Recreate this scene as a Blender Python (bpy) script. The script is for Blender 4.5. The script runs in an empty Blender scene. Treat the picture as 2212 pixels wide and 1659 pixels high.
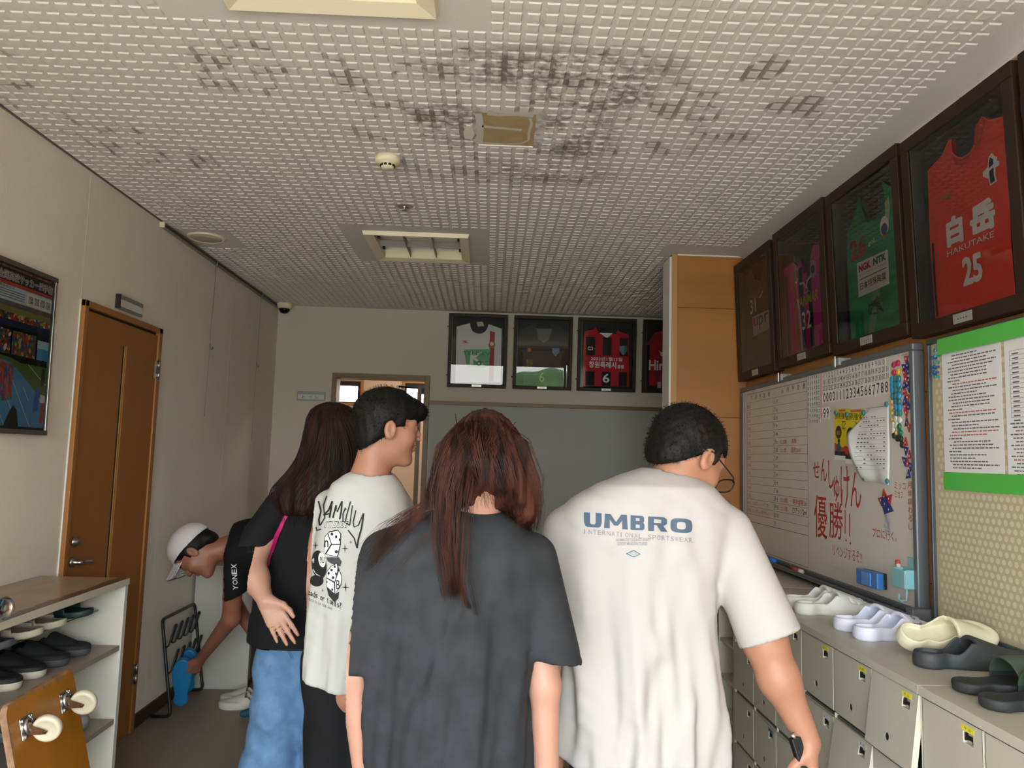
import bpy, bmesh, math, random
import numpy as np
from mathutils import Vector, Matrix, noise
from mathutils.bvhtree import BVHTree
random.seed(7)
S = bpy.context.scene
C = S.collection
PI = math.pi
R = math.radians

# ------------------------------------------------------------------ room sizes (metres; camera stands over the origin)
XL, XR, H, YB, YP, XP = -1.764, 1.444, 2.617, 6.144, 4.18, 1.022
EYE = 1.43
YE = -1.25          # entrance wall behind the camera

# ------------------------------------------------------------------ camera
cam_d = bpy.data.cameras.new('camera'); cam = bpy.data.objects.new('camera', cam_d); C.objects.link(cam)
F_PX, PITCH, YAW, ROLL = 1618.8, .0966, .0287, .028
fw = Vector((math.sin(YAW)*math.cos(PITCH), math.cos(YAW)*math.cos(PITCH), math.sin(PITCH)))
r0 = Vector((math.cos(YAW), -math.sin(YAW), 0)); u0 = r0.cross(fw)
cr = r0*math.cos(ROLL) + u0*math.sin(ROLL); cu = -r0*math.sin(ROLL) + u0*math.cos(ROLL)
cam.matrix_world = Matrix(((cr.x, cu.x, -fw.x, 0), (cr.y, cu.y, -fw.y, 0), (cr.z, cu.z, -fw.z, EYE), (0, 0, 0, 1)))
cam_d.sensor_fit = 'HORIZONTAL'; cam_d.sensor_width = 36; cam_d.lens = 36*F_PX/2212
cam_d.clip_start = .05; cam_d.clip_end = 200
S.camera = cam

def at(x, y, Y):
    """point of the world at depth Y seen at photograph pixel (x, y)"""
    d = fw*F_PX + cr*(x-1106) - cu*(y-829.5)
    return Vector((0, 0, EYE)) + d*(Y/d.y)

# ------------------------------------------------------------------ world, sun, daylight openings, exposure
W = bpy.data.worlds.new('sky'); S.world = W; W.use_nodes = True
nt = W.node_tree; nt.nodes.clear()
tc = nt.nodes.new('ShaderNodeTexCoord'); sx = nt.nodes.new('ShaderNodeSeparateXYZ'); cr_ = nt.nodes.new('ShaderNodeValToRGB')
bg = nt.nodes.new('ShaderNodeBackground'); wo = nt.nodes.new('ShaderNodeOutputWorld')
nt.links.new(tc.outputs['Generated'], sx.inputs[0]); nt.links.new(sx.outputs['Z'], cr_.inputs[0])
e = cr_.color_ramp.elements
e[0].position = 0.0; e[0].color = (.95, .94, .92, 1); e[1].position = .6; e[1].color = (.72, .83, 1, 1)
nt.links.new(cr_.outputs[0], bg.inputs[0]); bg.inputs[1].default_value = 5.0
nt.links.new(bg.outputs[0], wo.inputs[0])

sun_d = bpy.data.lights.new('sun', 'SUN'); sun_d.energy = 7.5; sun_d.angle = R(3); sun_d.color = (1, .95, .86)
sun = bpy.data.objects.new('sun', sun_d); C.objects.link(sun)
sun.location = (0, 3, 12); sun.rotation_euler = Vector((.18, -.62, -1)).to_track_quat('-Z', 'Y').to_euler()

def portal(loc, direction, w, h):
    d = bpy.data.lights.new('daylight_opening', 'AREA'); d.shape = 'RECTANGLE'; d.size = w; d.size_y = h
    d.cycles.is_portal = True
    o = bpy.data.objects.new('daylight_opening', d); C.objects.link(o); o.location = loc
    o.rotation_euler = Vector(direction).to_track_quat('-Z', 'Z').to_euler()
portal((-.16, YE-.02, 1.15), (0, 1, 0), 3.1, 2.3)

vs = S.view_settings; vs.view_transform = 'Standard'; vs.look = 'None'; vs.gamma = 1; vs.use_curve_mapping = False
vs.exposure = 1.75
S.cycles.max_bounces = 10; S.cycles.diffuse_bounces = 6; S.cycles.transparent_max_bounces = 16
S.cycles.caustics_reflective = False; S.cycles.caustics_refractive = False

# ------------------------------------------------------------------ materials
def lin(c):
    if isinstance(c, str): c = tuple(int(c[i:i+2], 16)/255 for i in (0, 2, 4))
    return tuple((v/12.92 if v <= .04045 else ((v+.055)/1.055)**2.4) for v in c)
_m = {}
def M(name, col='888888', rough=.6, metal=0., spec=.5, var=0., vs=8., bump=0., bs=60., col2=None, stretch=(1, 1, 1),
      alpha=1., trans=0., sub=0., emit=0., coat=0., bdist=.002, det=4, sheen=0.):
    """one procedural principled material; var mixes col with col2 through noise, bump adds fine relief"""
    if name in _m: return _m[name]
    m = bpy.data.materials.new(name); m.use_nodes = True; n = m.node_tree.nodes; L = m.node_tree.links
    b = n['Principled BSDF']; c = lin(col)
    b.inputs['Base Color'].default_value = (*c, 1); b.inputs['Roughness'].default_value = rough
    b.inputs['Metallic'].default_value = metal; b.inputs['Specular IOR Level'].default_value = spec
    b.inputs['Alpha'].default_value = alpha; b.inputs['Transmission Weight'].default_value = trans
    b.inputs['Coat Weight'].default_value = coat; b.inputs['Sheen Weight'].default_value = sheen
    if sub: b.inputs['Subsurface Weight'].default_value = sub; b.inputs['Subsurface Radius'].default_value = (.012, .005, .003); b.inputs['Subsurface Scale'].default_value = 1
    if emit: b.inputs['Emission Color'].default_value = (*c, 1); b.inputs['Emission Strength'].default_value = emit
    if var or bump:
        t = n.new('ShaderNodeTexCoord'); mp = n.new('ShaderNodeMapping'); mp.inputs['Scale'].default_value = stretch
        L.new(t.outputs['Object'], mp.inputs[0])
    if var:
        z = n.new('ShaderNodeTexNoise'); z.inputs['Scale'].default_value = vs; z.inputs['Detail'].default_value = det
        L.new(mp.outputs[0], z.inputs[0]); r = n.new('ShaderNodeValToRGB')
        r.color_ramp.elements[0].position = .5-.28/max(var, .01)*.5 if var > 1 else .25
        r.color_ramp.elements[1].position = .5+.28/max(var, .01)*.5 if var > 1 else .75
        c2 = lin(col2) if col2 else tuple(v*(1-min(var, 1)) for v in c)
        r.color_ramp.elements[0].color = (*c, 1); r.color_ramp.elements[1].color = (*c2, 1)
        L.new(z.outputs['Fac'], r.inputs[0]); L.new(r.outputs[0], b.inputs['Base Color'])
    if bump:
        z = n.new('ShaderNodeTexNoise'); z.inputs['Scale'].default_value = bs; z.inputs['Detail'].default_value = 3
        L.new(mp.outputs[0], z.inputs[0]); u = n.new('ShaderNodeBump'); u.inputs['Strength'].default_value = bump
        u.inputs['Distance'].default_value = bdist; L.new(z.outputs['Fac'], u.inputs['Height']); L.new(u.outputs[0], b.inputs['Normal'])
    _m[name] = m; return m
def glass(name, tint='ffffff', rough=.0, refl=1.):
    """thin pane: mostly see-through, mirrors the room by Fresnel"""
    if name in _m: return _m[name]
    m = bpy.data.materials.new(name); m.use_nodes = True; n = m.node_tree.nodes; L = m.node_tree.links; n.clear()
    o = n.new('ShaderNodeOutputMaterial'); mx = n.new('ShaderNodeMixShader'); t = n.new('ShaderNodeBsdfTransparent'); g = n.new('ShaderNodeBsdfGlossy')
    f = n.new('ShaderNodeFresnel'); f.inputs[0].default_value = 1.5; g.inputs['Roughness'].default_value = rough
    t.inputs[0].default_value = (*lin(tint), 1); k = n.new('ShaderNodeMath'); k.operation = 'MULTIPLY'; k.inputs[1].default_value = refl; k.use_clamp = True
    L.new(f.outputs[0], k.inputs[0]); L.new(k.outputs[0], mx.inputs[0]); L.new(t.outputs[0], mx.inputs[1]); L.new(g.outputs[0], mx.inputs[2]); L.new(mx.outputs[0], o.inputs[0])
    _m[name] = m; return m
def wood(name, a, b, axis='z', scale=7., rough=.45, var=1.0, coat=.0):
    """veneer: fine grain stretched along one axis"""
    st = {'x': (.06, 1, 1), 'y': (1, .06, 1), 'z': (1, 1, .06)}[axis]
    m = M(name, a, rough, var=var, vs=scale, col2=b, stretch=st, bump=.06, bs=90, det=8, coat=coat)
    return m

# ------------------------------------------------------------------ objects, tags
def tag(o, label=None, cat=None, group=None, kind=None):
    if label: o['label'] = label
    if cat: o['category'] = cat
    if group: o['group'] = group
    if kind: o['kind'] = kind
    return o
def thing(name, label, cat, loc=(0, 0, 0), group=None):
    o = bpy.data.objects.new(name, None); C.objects.link(o); o.location = loc; o.empty_display_size = .05
    return tag(o, label, cat, group)
def link(name, me, parent=None, kind=None):
    o = bpy.data.objects.new(name, me); C.objects.link(o)
    if parent is not None:
        o.parent = parent; mw = Matrix.Identity(4); q = parent
        while q is not None: mw = (Matrix.Translation(q.location) if q.type == 'EMPTY' else Matrix.Identity(4)) @ mw; q = q.parent
        o.matrix_parent_inverse = mw.inverted()
    if kind: o['kind'] = kind
    return o

class Fr:
    """a flat frame on a surface: x right, y up, z out of it"""
    def __init__(s, o, u, v):
        s.o = Vector(o); s.u = Vector(u).normalized(); s.v = Vector(v).normalized(); s.n = s.u.cross(s.v)
    def __call__(s, x, y, z=0): return s.o + s.u*x + s.v*y + s.n*z
    def rot(s, a, x=0, y=0):
        f = Fr(s(x, y), s.u*math.cos(a)+s.v*math.sin(a), s.v*math.cos(a)-s.u*math.sin(a)); return f
RW = Fr((XR, 0, 0), (0, -1, 0), (0, 0, 1))      # right wall, x = -Y
LW = Fr((XL, 0, 0), (0, 1, 0), (0, 0, 1))       # left wall, x = Y
BW = Fr((0, YB, 0), (1, 0, 0), (0, 0, 1))       # back wall, x = X
WD = Fr((0, 0, 0), (1, 0, 0), (0, 1, 0))        # world axes

_tx = {}; _asp = {}
def text_geo(s, bold=0.):
    k = (s, bold)
    if k in _tx: return _tx[k]
    c = bpy.data.curves.new('t', 'FONT'); c.body = s; c.size = 1; c.offset = min(bold*.3, .02); c.resolution_u = 2; c.fill_mode = 'BOTH'
    o = bpy.data.objects.new('t', c); C.objects.link(o)
    dg = bpy.context.evaluated_depsgraph_get(); me = bpy.data.meshes.new_from_object(o.evaluated_get(dg))
    V = np.array([v.co[:2] for v in me.vertices]) if len(me.vertices) else np.zeros((0, 2)); P = [tuple(p.vertices) for p in me.polygons]
    bpy.data.objects.remove(o); bpy.data.curves.remove(c); bpy.data.meshes.remove(me)
    asp = 1
    if len(V):
        d_ = V.max(0)-V.min(0); asp = d_[0]/max(d_[1], 1e-6); V = (V - V.min(0)) / np.maximum(V.max(0)-V.min(0), 1e-6)
    _tx[k] = (V, P); _asp[k] = asp; return _tx[k]

class MB:
    """collects shapes, then links them as ONE mesh object"""
    def __init__(s): s.v = []; s.f = []; s.mi = []; s.m = []; s.sm = []
    def _mat(s, m):
        if m not in s.m: s.m.append(m)
        return s.m.index(m)
    def add(s, V, F, m, smooth=False):
        b = len(s.v); s.v += [tuple(v) for v in V]; k = s._mat(m)
        for f in F: s.f.append(tuple(b+i for i in f)); s.mi.append(k); s.sm.append(smooth)
        return s
    def box(s, fr, x0, y0, x1, y1, z0, z1, m):
        P = [fr(x, y, z) for z in (z0, z1) for y in (y0, y1) for x in (x0, x1)]
        return s.add(P, [(0, 2, 3, 1), (4, 5, 7, 6), (0, 1, 5, 4), (2, 6, 7, 3), (0, 4, 6, 2), (1, 3, 7, 5)], m)
    def poly(s, fr, pts, z, m, th=0.):
        P = [fr(x, y, z) for x, y in pts]; n = len(P)
        a = sum(pts[i][0]*pts[(i+1) % n][1]-pts[(i+1) % n][0]*pts[i][1] for i in range(n))
        if a < 0: P = P[::-1]
        if th:
            Q = [p - fr.n*th for p in P]; return s.add(P+Q, [tuple(range(n)), tuple(range(2*n-1, n-1, -1))]+[(i, n+i, n+(i+1) % n, (i+1) % n) for i in range(n)], m)
        return s.add(P, [tuple(range(n))], m)
    def rect(s, fr, x0, y0, x1, y1, z, m): return s.poly(fr, [(x0, y0), (x1, y0), (x1, y1), (x0, y1)], z, m)
    def disc(s, fr, x, y, rx, z, m, ry=None, n=20, th=0): ry = ry or rx; return s.poly(fr, [(x+rx*math.cos(2*PI*i/n), y+ry*math.sin(2*PI*i/n)) for i in range(n)], z, m, th)
    def text(s, fr, t, x0, y0, x1, y1, z, m, bold=0., shear=0., fit=0):
        V, P = text_geo(t, bold)
        if not len(V): return s
        if fit: w_ = min(x1-x0, _asp[(t, bold)]*(y1-y0)*fit); c_ = (x0+x1)/2; x0, x1 = c_-w_/2, c_+w_/2
        return s.add([fr(x0+(x1-x0)*a+shear*(y1-y0)*b, y0+(y1-y0)*b, z) for a, b in V], P, m)
    def stroke(s, fr, pts, w, z, m):
        """flat pen line"""
        n = len(pts)
        V = []
        for i, (x, y) in enumerate(pts):
            a = pts[max(i-1, 0)]; b = pts[min(i+1, n-1)]; dx, dy = b[0]-a[0], b[1]-a[1]; l = math.hypot(dx, dy) or 1
            V += [fr(x-dy/l*w/2, y+dx/l*w/2, z), fr(x+dy/l*w/2, y-dx/l*w/2, z)]
        return s.add(V, [(2*i, 2*i+1, 2*i+3, 2*i+2) for i in range(n-1)], m)
    def tube(s, P, r, m, n=10, closed=False, smooth=True, flat=None):
        """round tube along points; r a number or a list"""
        P = [Vector(p) for p in P]; k = len(P); rr = r if hasattr(r, '__len__') else [r]*k; V = []; up = None
        for i, p in enumerate(P):
            a = P[(i-1) % k] if closed else P[max(i-1, 0)]; b = P[(i+1) % k] if closed else P[min(i+1, k-1)]
            t = (b-a).normalized()
            if up is None: up = t.orthogonal().normalized()
            up = (up - t*up.dot(t)).normalized(); w = t.cross(up)
            for j in range(n):
                an = 2*PI*j/n; V.append(p + up*math.cos(an)*rr[i] + w*math.sin(an)*rr[i]*(flat or 1))
        F = [(i*n+j, i*n+(j+1) % n, ((i+1) % k)*n+(j+1) % n, ((i+1) % k)*n+j) for i in range(k if closed else k-1) for j in range(n)]
        if not closed: F += [tuple(range(n-1, -1, -1)), tuple((k-1)*n+j for j in range(n))]
        return s.add(V, F, m, smooth)
    def lathe(s, c, axis, prof, m, n=28):
        """prof: (radius, distance along axis)"""
        ax = Vector(axis).normalized(); u = ax.orthogonal().normalized(); w = ax.cross(u); c = Vector(c); V = []
        for r_, h_ in prof:
            for j in range(n):
                a = 2*PI*j/n; V.append(c + ax*h_ + (u*math.cos(a)+w*math.sin(a))*r_)
        F = [(i*n+j, i*n+(j+1) % n, (i+1)*n+(j+1) % n, (i+1)*n+j) for i in range(len(prof)-1) for j in range(n)]
        F += [tuple(range(n-1, -1, -1)), tuple((len(prof)-1)*n+j for j in range(n))]
        return s.add(V, F, m, True)
    def build(s, name, parent=None, bevel=0., kind=None):
        me = bpy.data.meshes.new(name); me.from_pydata([tuple(v) for v in s.v], [], s.f)
        for m in s.m: me.materials.append(m)
        me.polygons.foreach_set('material_index', s.mi); me.polygons.foreach_set('use_smooth', s.sm); me.update()
        o = link(name, me, parent, kind)
        if bevel:
            b = o.modifiers.new('bevel', 'BEVEL'); b.width = bevel; b.segments = 2; b.limit_method = 'ANGLE'; b.angle_limit = R(50)
        return o

# ------------------------------------------------------------------ implicit surfaces for bodies, cloth, shoes
def smin(a, b, k):
    h = np.clip(.5+.5*(b-a)/k, 0, 1); return b*(1-h)+a*h-k*h*(1-h)
def smax(a, b, k): return -smin(-a, -b, k)
def cap(P, a, b, ra, rb=None, sq=None):
    """tapered capsule; sq squashes it: (direction, factor)"""
    rb = ra if rb is None else rb; a = np.array(a); b = np.array(b)
    if sq is not None:
        d = np.array(sq[0], float); d /= np.linalg.norm(d); f = 1/sq[1]-1
        P = P + ((P-a)@d)[:, None]*d*f; b = b + ((b-a)@d)*d*f
    ab = b-a; t = np.clip(((P-a)@ab)/max(ab@ab, 1e-9), 0, 1)
    return np.linalg.norm(P-a-t[:, None]*ab, axis=1) - (ra+(rb-ra)*t)
def ell(P, c, r, rot=None):
    q = P-np.array(c)
    if rot is not None: q = q@np.array(rot)
    r = np.array(r); k = np.linalg.norm(q/r, axis=1); g = np.linalg.norm(q/(r*r), axis=1)
    return k*(k-1)/np.maximum(g, 1e-6)
def bas(fwd, up=(0, 0, 1)):
    """columns: side, forward, up"""
    f = Vector(fwd).normalized(); s_ = f.cross(Vector(up)).normalized(); u = s_.cross(f)
    return np.array([[s_.x, f.x, u.x], [s_.y, f.y, u.y], [s_.z, f.z, u.z]])
def nets(fn, lo, hi, h):
    """surface nets: mesh of fn = 0"""
    lo = np.array(lo, float); n = np.ceil((np.array(hi)-lo)/h).astype(int)+1
    g = np.stack(np.meshgrid(*[lo[i]+h*np.arange(n[i]) for i in range(3)], indexing='ij'), -1).reshape(-1, 3)
    ev = lambda Q: np.concatenate([fn(Q[i:i+100000]) for i in range(0, len(Q), 100000)])
    if len(g) < 300000: v = ev(g).reshape(n)
    else:
        c_ = 5; nc = (n-1)//c_+2; ax_ = [np.minimum(np.arange(k)*c_, m-1) for k, m in zip(nc, n)]
        gc = np.stack(np.meshgrid(*[lo[i]+h*ax_[i] for i in range(3)], indexing='ij'), -1).reshape(-1, 3); vc = ev(gc).reshape(nc)
        near = np.abs(vc) < h*c_*1.9; nb = near.copy()
        for dx in (0, 1):
            for dy in (0, 1):
                for dz in (0, 1):
                    t = np.zeros_like(near); t[:nc[0]-dx, :nc[1]-dy, :nc[2]-dz] = near[dx:, dy:, dz:]; nb |= t
        blk = [np.minimum(np.arange(m)//c_, k-1) for m, k in zip(n, nc)]
        rnd = [np.minimum((np.arange(m)+c_//2)//c_, k-1) for m, k in zip(n, nc)]
        v = vc[np.ix_(*rnd)]; mask = nb[np.ix_(*blk)]; v = np.where(v < 0, -1., 1.)*.5
        v[mask] = ev(g.reshape(tuple(n)+(3,))[mask])
    s_ = v < 0; acc = np.zeros(tuple(n-1)+(3,)); cnt = np.zeros(tuple(n-1)); cs = [(a, b, c) for a in (0, 1) for b in (0, 1) for c in (0, 1)]
    sl = lambda o: v[o[0]:n[0]-1+o[0], o[1]:n[1]-1+o[1], o[2]:n[2]-1+o[2]]
    for o in cs:
        for ax in range(3):
            if o[ax]: continue
            q = list(o); q[ax] = 1; A, B = sl(o), sl(q); x = (A < 0) != (B < 0)
            t = np.where(x, A/np.where(x, A-B, 1), 0)
            for k in range(3): acc[..., k] += np.where(x, o[k]+(t if k == ax else 0), 0)
            cnt += x
    I = cnt > 0; idx = -np.ones(cnt.shape, int); idx[I] = np.arange(I.sum())
    ii = np.argwhere(I); V = lo + h*(ii + acc[I]/cnt[I][:, None]); F = []
    for ax in range(3):
        a, b = [(1, 2), (2, 0), (0, 1)][ax]
        A = np.moveaxis(s_, ax, 0); x = A[:-1] != A[1:]; e_ = np.argwhere(x); inn = A[:-1][x]
        rest = [k for k in range(3) if k != ax]; full = np.zeros((len(e_), 3), int); full[:, ax] = e_[:, 0]; full[:, rest[0]] = e_[:, 1]; full[:, rest[1]] = e_[:, 2]
        ok = (full[:, a] > 0) & (full[:, b] > 0) & (full[:, a] < n[a]-1) & (full[:, b] < n[b]-1); full = full[ok]; inn = inn[ok]
        def g_(da, db):
            k = full.copy(); k[:, a] -= da; k[:, b] -= db; return idx[k[:, 0], k[:, 1], k[:, 2]]
        q = np.stack([g_(1, 1), g_(0, 1), g_(0, 0), g_(1, 0)], 1); q[~inn] = q[~inn][:, ::-1]; F.append(q)
    F = np.concatenate(F); return V, F
def sdf(name, fn, lo, hi, h, m, parent=None, smooth=2, tagmat=None):
    """mesh from an implicit body; tagmat(V)->material index per vertex picks a second material"""
    V, F = nets(fn, lo, hi, h)
    for _ in range(smooth):
        a = np.zeros_like(V); c = np.zeros(len(V))
        for i in range(4):
            j = F[:, (i+1) % 4]; k = F[:, i]; np.add.at(a, k, V[j]); np.add.at(c, k, 1); np.add.at(a, j, V[k]); np.add.at(c, j, 1)
        V = V*.4 + a/np.maximum(c, 1)[:, None]*.6
    me = bpy.data.meshes.new(name); me.vertices.add(len(V)); me.vertices.foreach_set('co', V.ravel())
    me.loops.add(len(F)*4); me.loops.foreach_set('vertex_index', F.ravel().astype(np.int32)); me.polygons.add(len(F))
    me.polygons.foreach_set('loop_start', np.arange(0, len(F)*4, 4, dtype=np.int32))
    ms = m if isinstance(m, (list, tuple)) else [m]
    for q in ms: me.materials.append(q)
    me.update(calc_edges=True); me.polygons.foreach_set('use_smooth', np.ones(len(F), bool))
    if tagmat is not None: me.polygons.foreach_set('material_index', tagmat(V[F].mean(1)).astype(np.int32))
    me.validate(); me.update()
    o = link(name, me, parent); return o
# ================================================================== THE ROOM
m_wallp = M('wallpaper', 'ebe2d5', .85, var=.05, vs=3, bump=.5, bs=260, bdist=.0015, stretch=(1, 1, .35))
m_wallb = M('wall_paint_back', 'cac1b5', .85, bump=.15, bs=200)
m_panel = M('wall_panel_grey', 'a5a7a2', .6, var=.03)
m_white = M('white_trim', 'dcd8cf', .5)
m_floor = M('floor_vinyl', '8b8070', .45, var=.12, vs=1.2, bump=.12, bs=40, det=8)
m_base = M('baseboard_brown', '3a2a20', .5)
m_oak = wood('wall_veneer', 'a9733d', '9b6634', 'y', 9, .42, 1.0)
m_oakx = wood('pillar_veneer', 'ab7137', '99622e', 'x', 9, .42, 1.0)
m_oakd = M('veneer_groove', '6b3d17', .7)
m_oakl = wood('light_oak', 'b98c58', 'ad8350', 'z', 9, .45)
m_trim = wood('door_trim', '7d6038', '705430', 'x', 12, .45)
m_alu = M('alu', 'c9c9c6', .3, metal=.9)

def struct(name, mb, bevel=0.): return mb.build(name, None, bevel, 'structure')
# floor
b = MB(); b.box(WD, XL-.1, YE, 3.0, 8.2, -.12, 0, m_floor); struct('floor', b)
# left wall with the opening for the door leaf kept solid behind it
b = MB(); b.box(LW, YE, 0, YB+2.2, H+.1, -.12, 0, m_wallp)
for y in (3.214-.92, 3.214, 3.214+.92, 3.214+1.84):
    b.box(LW, y, 0, y+.0012, H, 0, .0006, m_white)
struct('wall_left', b)
# right wall: horizontal veneer boards with dark reveals
b = MB(); b.box(RW, -4.32, 0, -YE, H+.1, -.12, -.006, m_oakd)
zs = [0, .43, 1.058, 1.683, 2.304, H+.1]
for i in range(5): b.box(RW, -4.32, zs[i]+.002, -YE, zs[i+1]-.002, -.006, 0, m_oak)
struct('wall_right', b)
# pillar face that looks at the camera
PF = Fr((0, YP, 0), (1, 0, 0), (0, 0, 1))
b = MB(); b.box(PF, XP+.02, 0, XR+.12, H, -.16, -.006, m_oakd)
for i in range(5): b.box(PF, XP+.028, zs[i]+.002, XR, min(zs[i+1], H)-.002, -.006, 0, m_oakx)
struct('wall_pillar', b)
b = MB(); b.box(PF, XP-.004, 0, XP+.028, H-.004, -.16, .004, m_oakl); struct('trim_1', b, .002)
b = MB(); b.box(PF, XP-.016, 0, XP-.004, H-.02, -.165, -.004, m_white); struct('trim_2', b)
# back wall with door opening
D0, D1, DT = -1.262, -.531, 2.04
b = MB(); b.box(BW, XL-.1, 0, D0, H+.1, -.12, 0, m_wallb); b.box(BW, D1, 0, 2.7, H+.1, -.12, 0, m_wallb); b.box(BW, D0, DT, D1, H+.1, -.12, 0, m_wallb)
b.box(BW, D1+.04, .07, 2.6, 1.836, 0, .012, m_panel)
struct('wall_back', b)
b = MB(); b.box(BW, D1+.035, 1.836, 2.6, 1.868, 0, .022, m_trim); struct('trim_3', b, .002)
b = MB()
b.box(BW, D0-.032, 0, D0+.008, DT+.032, -.13, .018, m_trim); b.box(BW, D1-.008, 0, D1+.032, DT+.032, -.13, .018, m_trim); b.box(BW, D0+.008, DT-.008, D1-.008, DT+.032, -.13, .018, m_trim)
struct('trim_4', b, .002)
# side room right of the pillar
b = MB(); b.box(Fr((2.6, 0, 0), (0, -1, 0), (0, 0, 1)), -YB-2, 0, -YP, H+.1, -.1, 0, m_wallb); struct('wall_side', b)
b = MB(); b.box(PF, XR+.12, 0, 2.7, H+.1, -.16, -.05, m_wallb); struct('wall_return', b)
# baseboards
b = MB(); b.box(LW, YE, 0, 2.9, .07, 0, .012, m_base); b.box(LW, 3.985, 0, YB, .07, 0, .012, m_base); struct('baseboard_left', b, .002)
b = MB(); b.box(BW, XL, 0, D0-.032, .07, 0, .012, m_base); b.box(BW, D1+.032, 0, 2.6, .07, 0, .014, m_base); struct('baseboard_back', b, .002)
# entrance wall behind the camera: big glazed opening
EW = Fr((0, YE, 0), (-1, 0, 0), (0, 0, 1))
b = MB(); b.box(EW, -XR, 2.28, -XL, H+.1, -.12, 0, m_wallb)
b.box(EW, -XR, 0, -XR+.06, 2.28, -.12, 0, m_wallb); b.box(EW, -XL-.06, 0, -XL, 2.28, -.12, 0, m_wallb); struct('wall_entrance', b)
b = MB()
for x in (-1.36, 1.68): b.box(EW, x, 0, x+.045, 2.28, -.09, -.03, m_alu)
b.box(EW, -1.36, 2.23, 1.72, 2.28, -.09, -.03, m_alu); struct('trim_5', b, .003)

# ---- ceiling: a sheet with moulded raised pads, mould stains in the grooves
def ceiling_mat():
    m = bpy.data.materials.new('ceiling_board'); m.use_nodes = True; n = m.node_tree.nodes; L = m.node_tree.links; B = n['Principled BSDF']
    B.inputs['Roughness'].default_value = .95; B.inputs['Specular IOR Level'].default_value = .12
    g = n.new('ShaderNodeNewGeometry'); s_ = n.new('ShaderNodeSeparateXYZ'); L.new(g.outputs['Position'], s_.inputs[0])
    def mth(op, a, b=None, c=None):
        k = n.new('ShaderNodeMath'); k.operation = op
        for i, v in enumerate((a, b, c)):
            if v is None: continue
            if isinstance(v, (int, float)): k.inputs[i].default_value = v
            else: L.new(v, k.inputs[i])
        return k.outputs[0]
    def nz(scale, det=4, dist=0):
        z = n.new('ShaderNodeTexNoise'); z.inputs['Scale'].default_value = scale; z.inputs['Detail'].default_value = det; z.inputs['Distortion'].default_value = dist
        L.new(g.outputs['Position'], z.inputs[0]); return z.outputs['Fac']
    def blob(x, y, rx, ry, soft=1.):
        a = mth('POWER', mth('DIVIDE', mth('SUBTRACT', s_.outputs[0], x), rx), 2.); b_ = mth('POWER', mth('DIVIDE', mth('SUBTRACT', s_.outputs[1], y), ry), 2.)
        return mth('MAXIMUM', mth('SUBTRACT', 1., mth('MULTIPLY', mth('ADD', a, b_), soft)), 0.)
    groove = mth('GREATER_THAN', s_.outputs[2], H-.0030)
    deep = mth('GREATER_THAN', s_.outputs[2], H-.0008)
    # dark grime on pads near the patch
    core = mth('MAXIMUM', mth('MAXIMUM', blob(-.17, 2.6, .20, .20), blob(.30, 2.30, .26, .2)), mth('MAXIMUM', mth('MULTIPLY', blob(.28, 2.66, .22, .3), .8), mth('MULTIPLY', blob(.15, 2.2, .5, .18), .7)))
    core = mth('MAXIMUM', core, mth('MULTIPLY', blob(.2, 3.02, .4, .2), .55))
    spots = nz(34, 6); big = nz(7, 4)
    grime = mth('MULTIPLY', mth('MINIMUM', mth('MULTIPLY', core, 1.6), 1.), mth('MINIMUM', mth('MAXIMUM', mth('MULTIPLY', mth('SUBTRACT', mth('ADD', spots, mth('MULTIPLY', big, .6)), .72), 5.), 0.), 1.))
    # brown lines in the grooves further out
    rings = mth('MAXIMUM', mth('MAXIMUM', blob(-.72, 2.3, .34, .22), blob(.85, 2.35, .3, .35)), mth('MAXIMUM', blob(.1, 2.6, .75, .7), mth('MAXIMUM', blob(-1.35, 2.95, .3, .25), blob(-1.7, 2.45, .25, .5))))
    ln = mth('MULTIPLY', groove, mth('MULTIPLY', mth('MINIMUM', mth('MULTIPLY', rings, 2.5), 1.), mth('MINIMUM', mth('MAXIMUM', mth('MULTIPLY', mth('SUBTRACT', nz(9, 3, .4), .53), 12.), 0.), 1.)))
    fis = mth('GREATER_THAN', nz(95, 2, 1.2), .70)
    mx = n.new('ShaderNodeMix'); mx.data_type = 'RGBA'; mx.inputs['A'].default_value = (*lin('d3cec5'), 1); mx.inputs['B'].default_value = (*lin('6a655c'), 1); L.new(mth('MULTIPLY', grime, .75), mx.inputs['Factor'])
    m2 = n.new('ShaderNodeMix'); m2.data_type = 'RGBA'; L.new(mx.outputs['Result'], m2.inputs['A']); m2.inputs['B'].default_value = (*lin('6d6555'), 1); L.new(mth('MULTIPLY', ln, .7), m2.inputs['Factor'])
    m3 = n.new('ShaderNodeMix'); m3.data_type = 'RGBA'; L.new(m2.outputs['Result'], m3.inputs['A']); m3.inputs['B'].default_value = (*lin('b9b3a8'), 1); L.new(mth('MULTIPLY', fis, .5), m3.inputs['Factor'])
    L.new(m3.outputs['Result'], B.inputs['Base Color'])
    bu = n.new('ShaderNodeBump'); bu.inputs['Strength'].default_value = .35; bu.inputs['Distance'].default_value = .001; L.new(nz(220, 3), bu.inputs['Height']); L.new(bu.outputs[0], B.inputs['Normal'])
    return m
m_ceil = ceiling_mat()
b = MB()
CF = Fr((0, 0, H), (1, 0, 0), (0, -1, 0))    # faces down; x = X, y = -Y
b.box(CF, XL-.1, -8.2, 2.7, -YE, -.16, -.10, m_ceil)
holes = [(-.686, 1.409, -.219, 1.876), (-.666, 3.999, -.189, 4.461)]
ys = [YE, 1.409, 1.876, 3.999, 4.461, 8.2]
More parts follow.
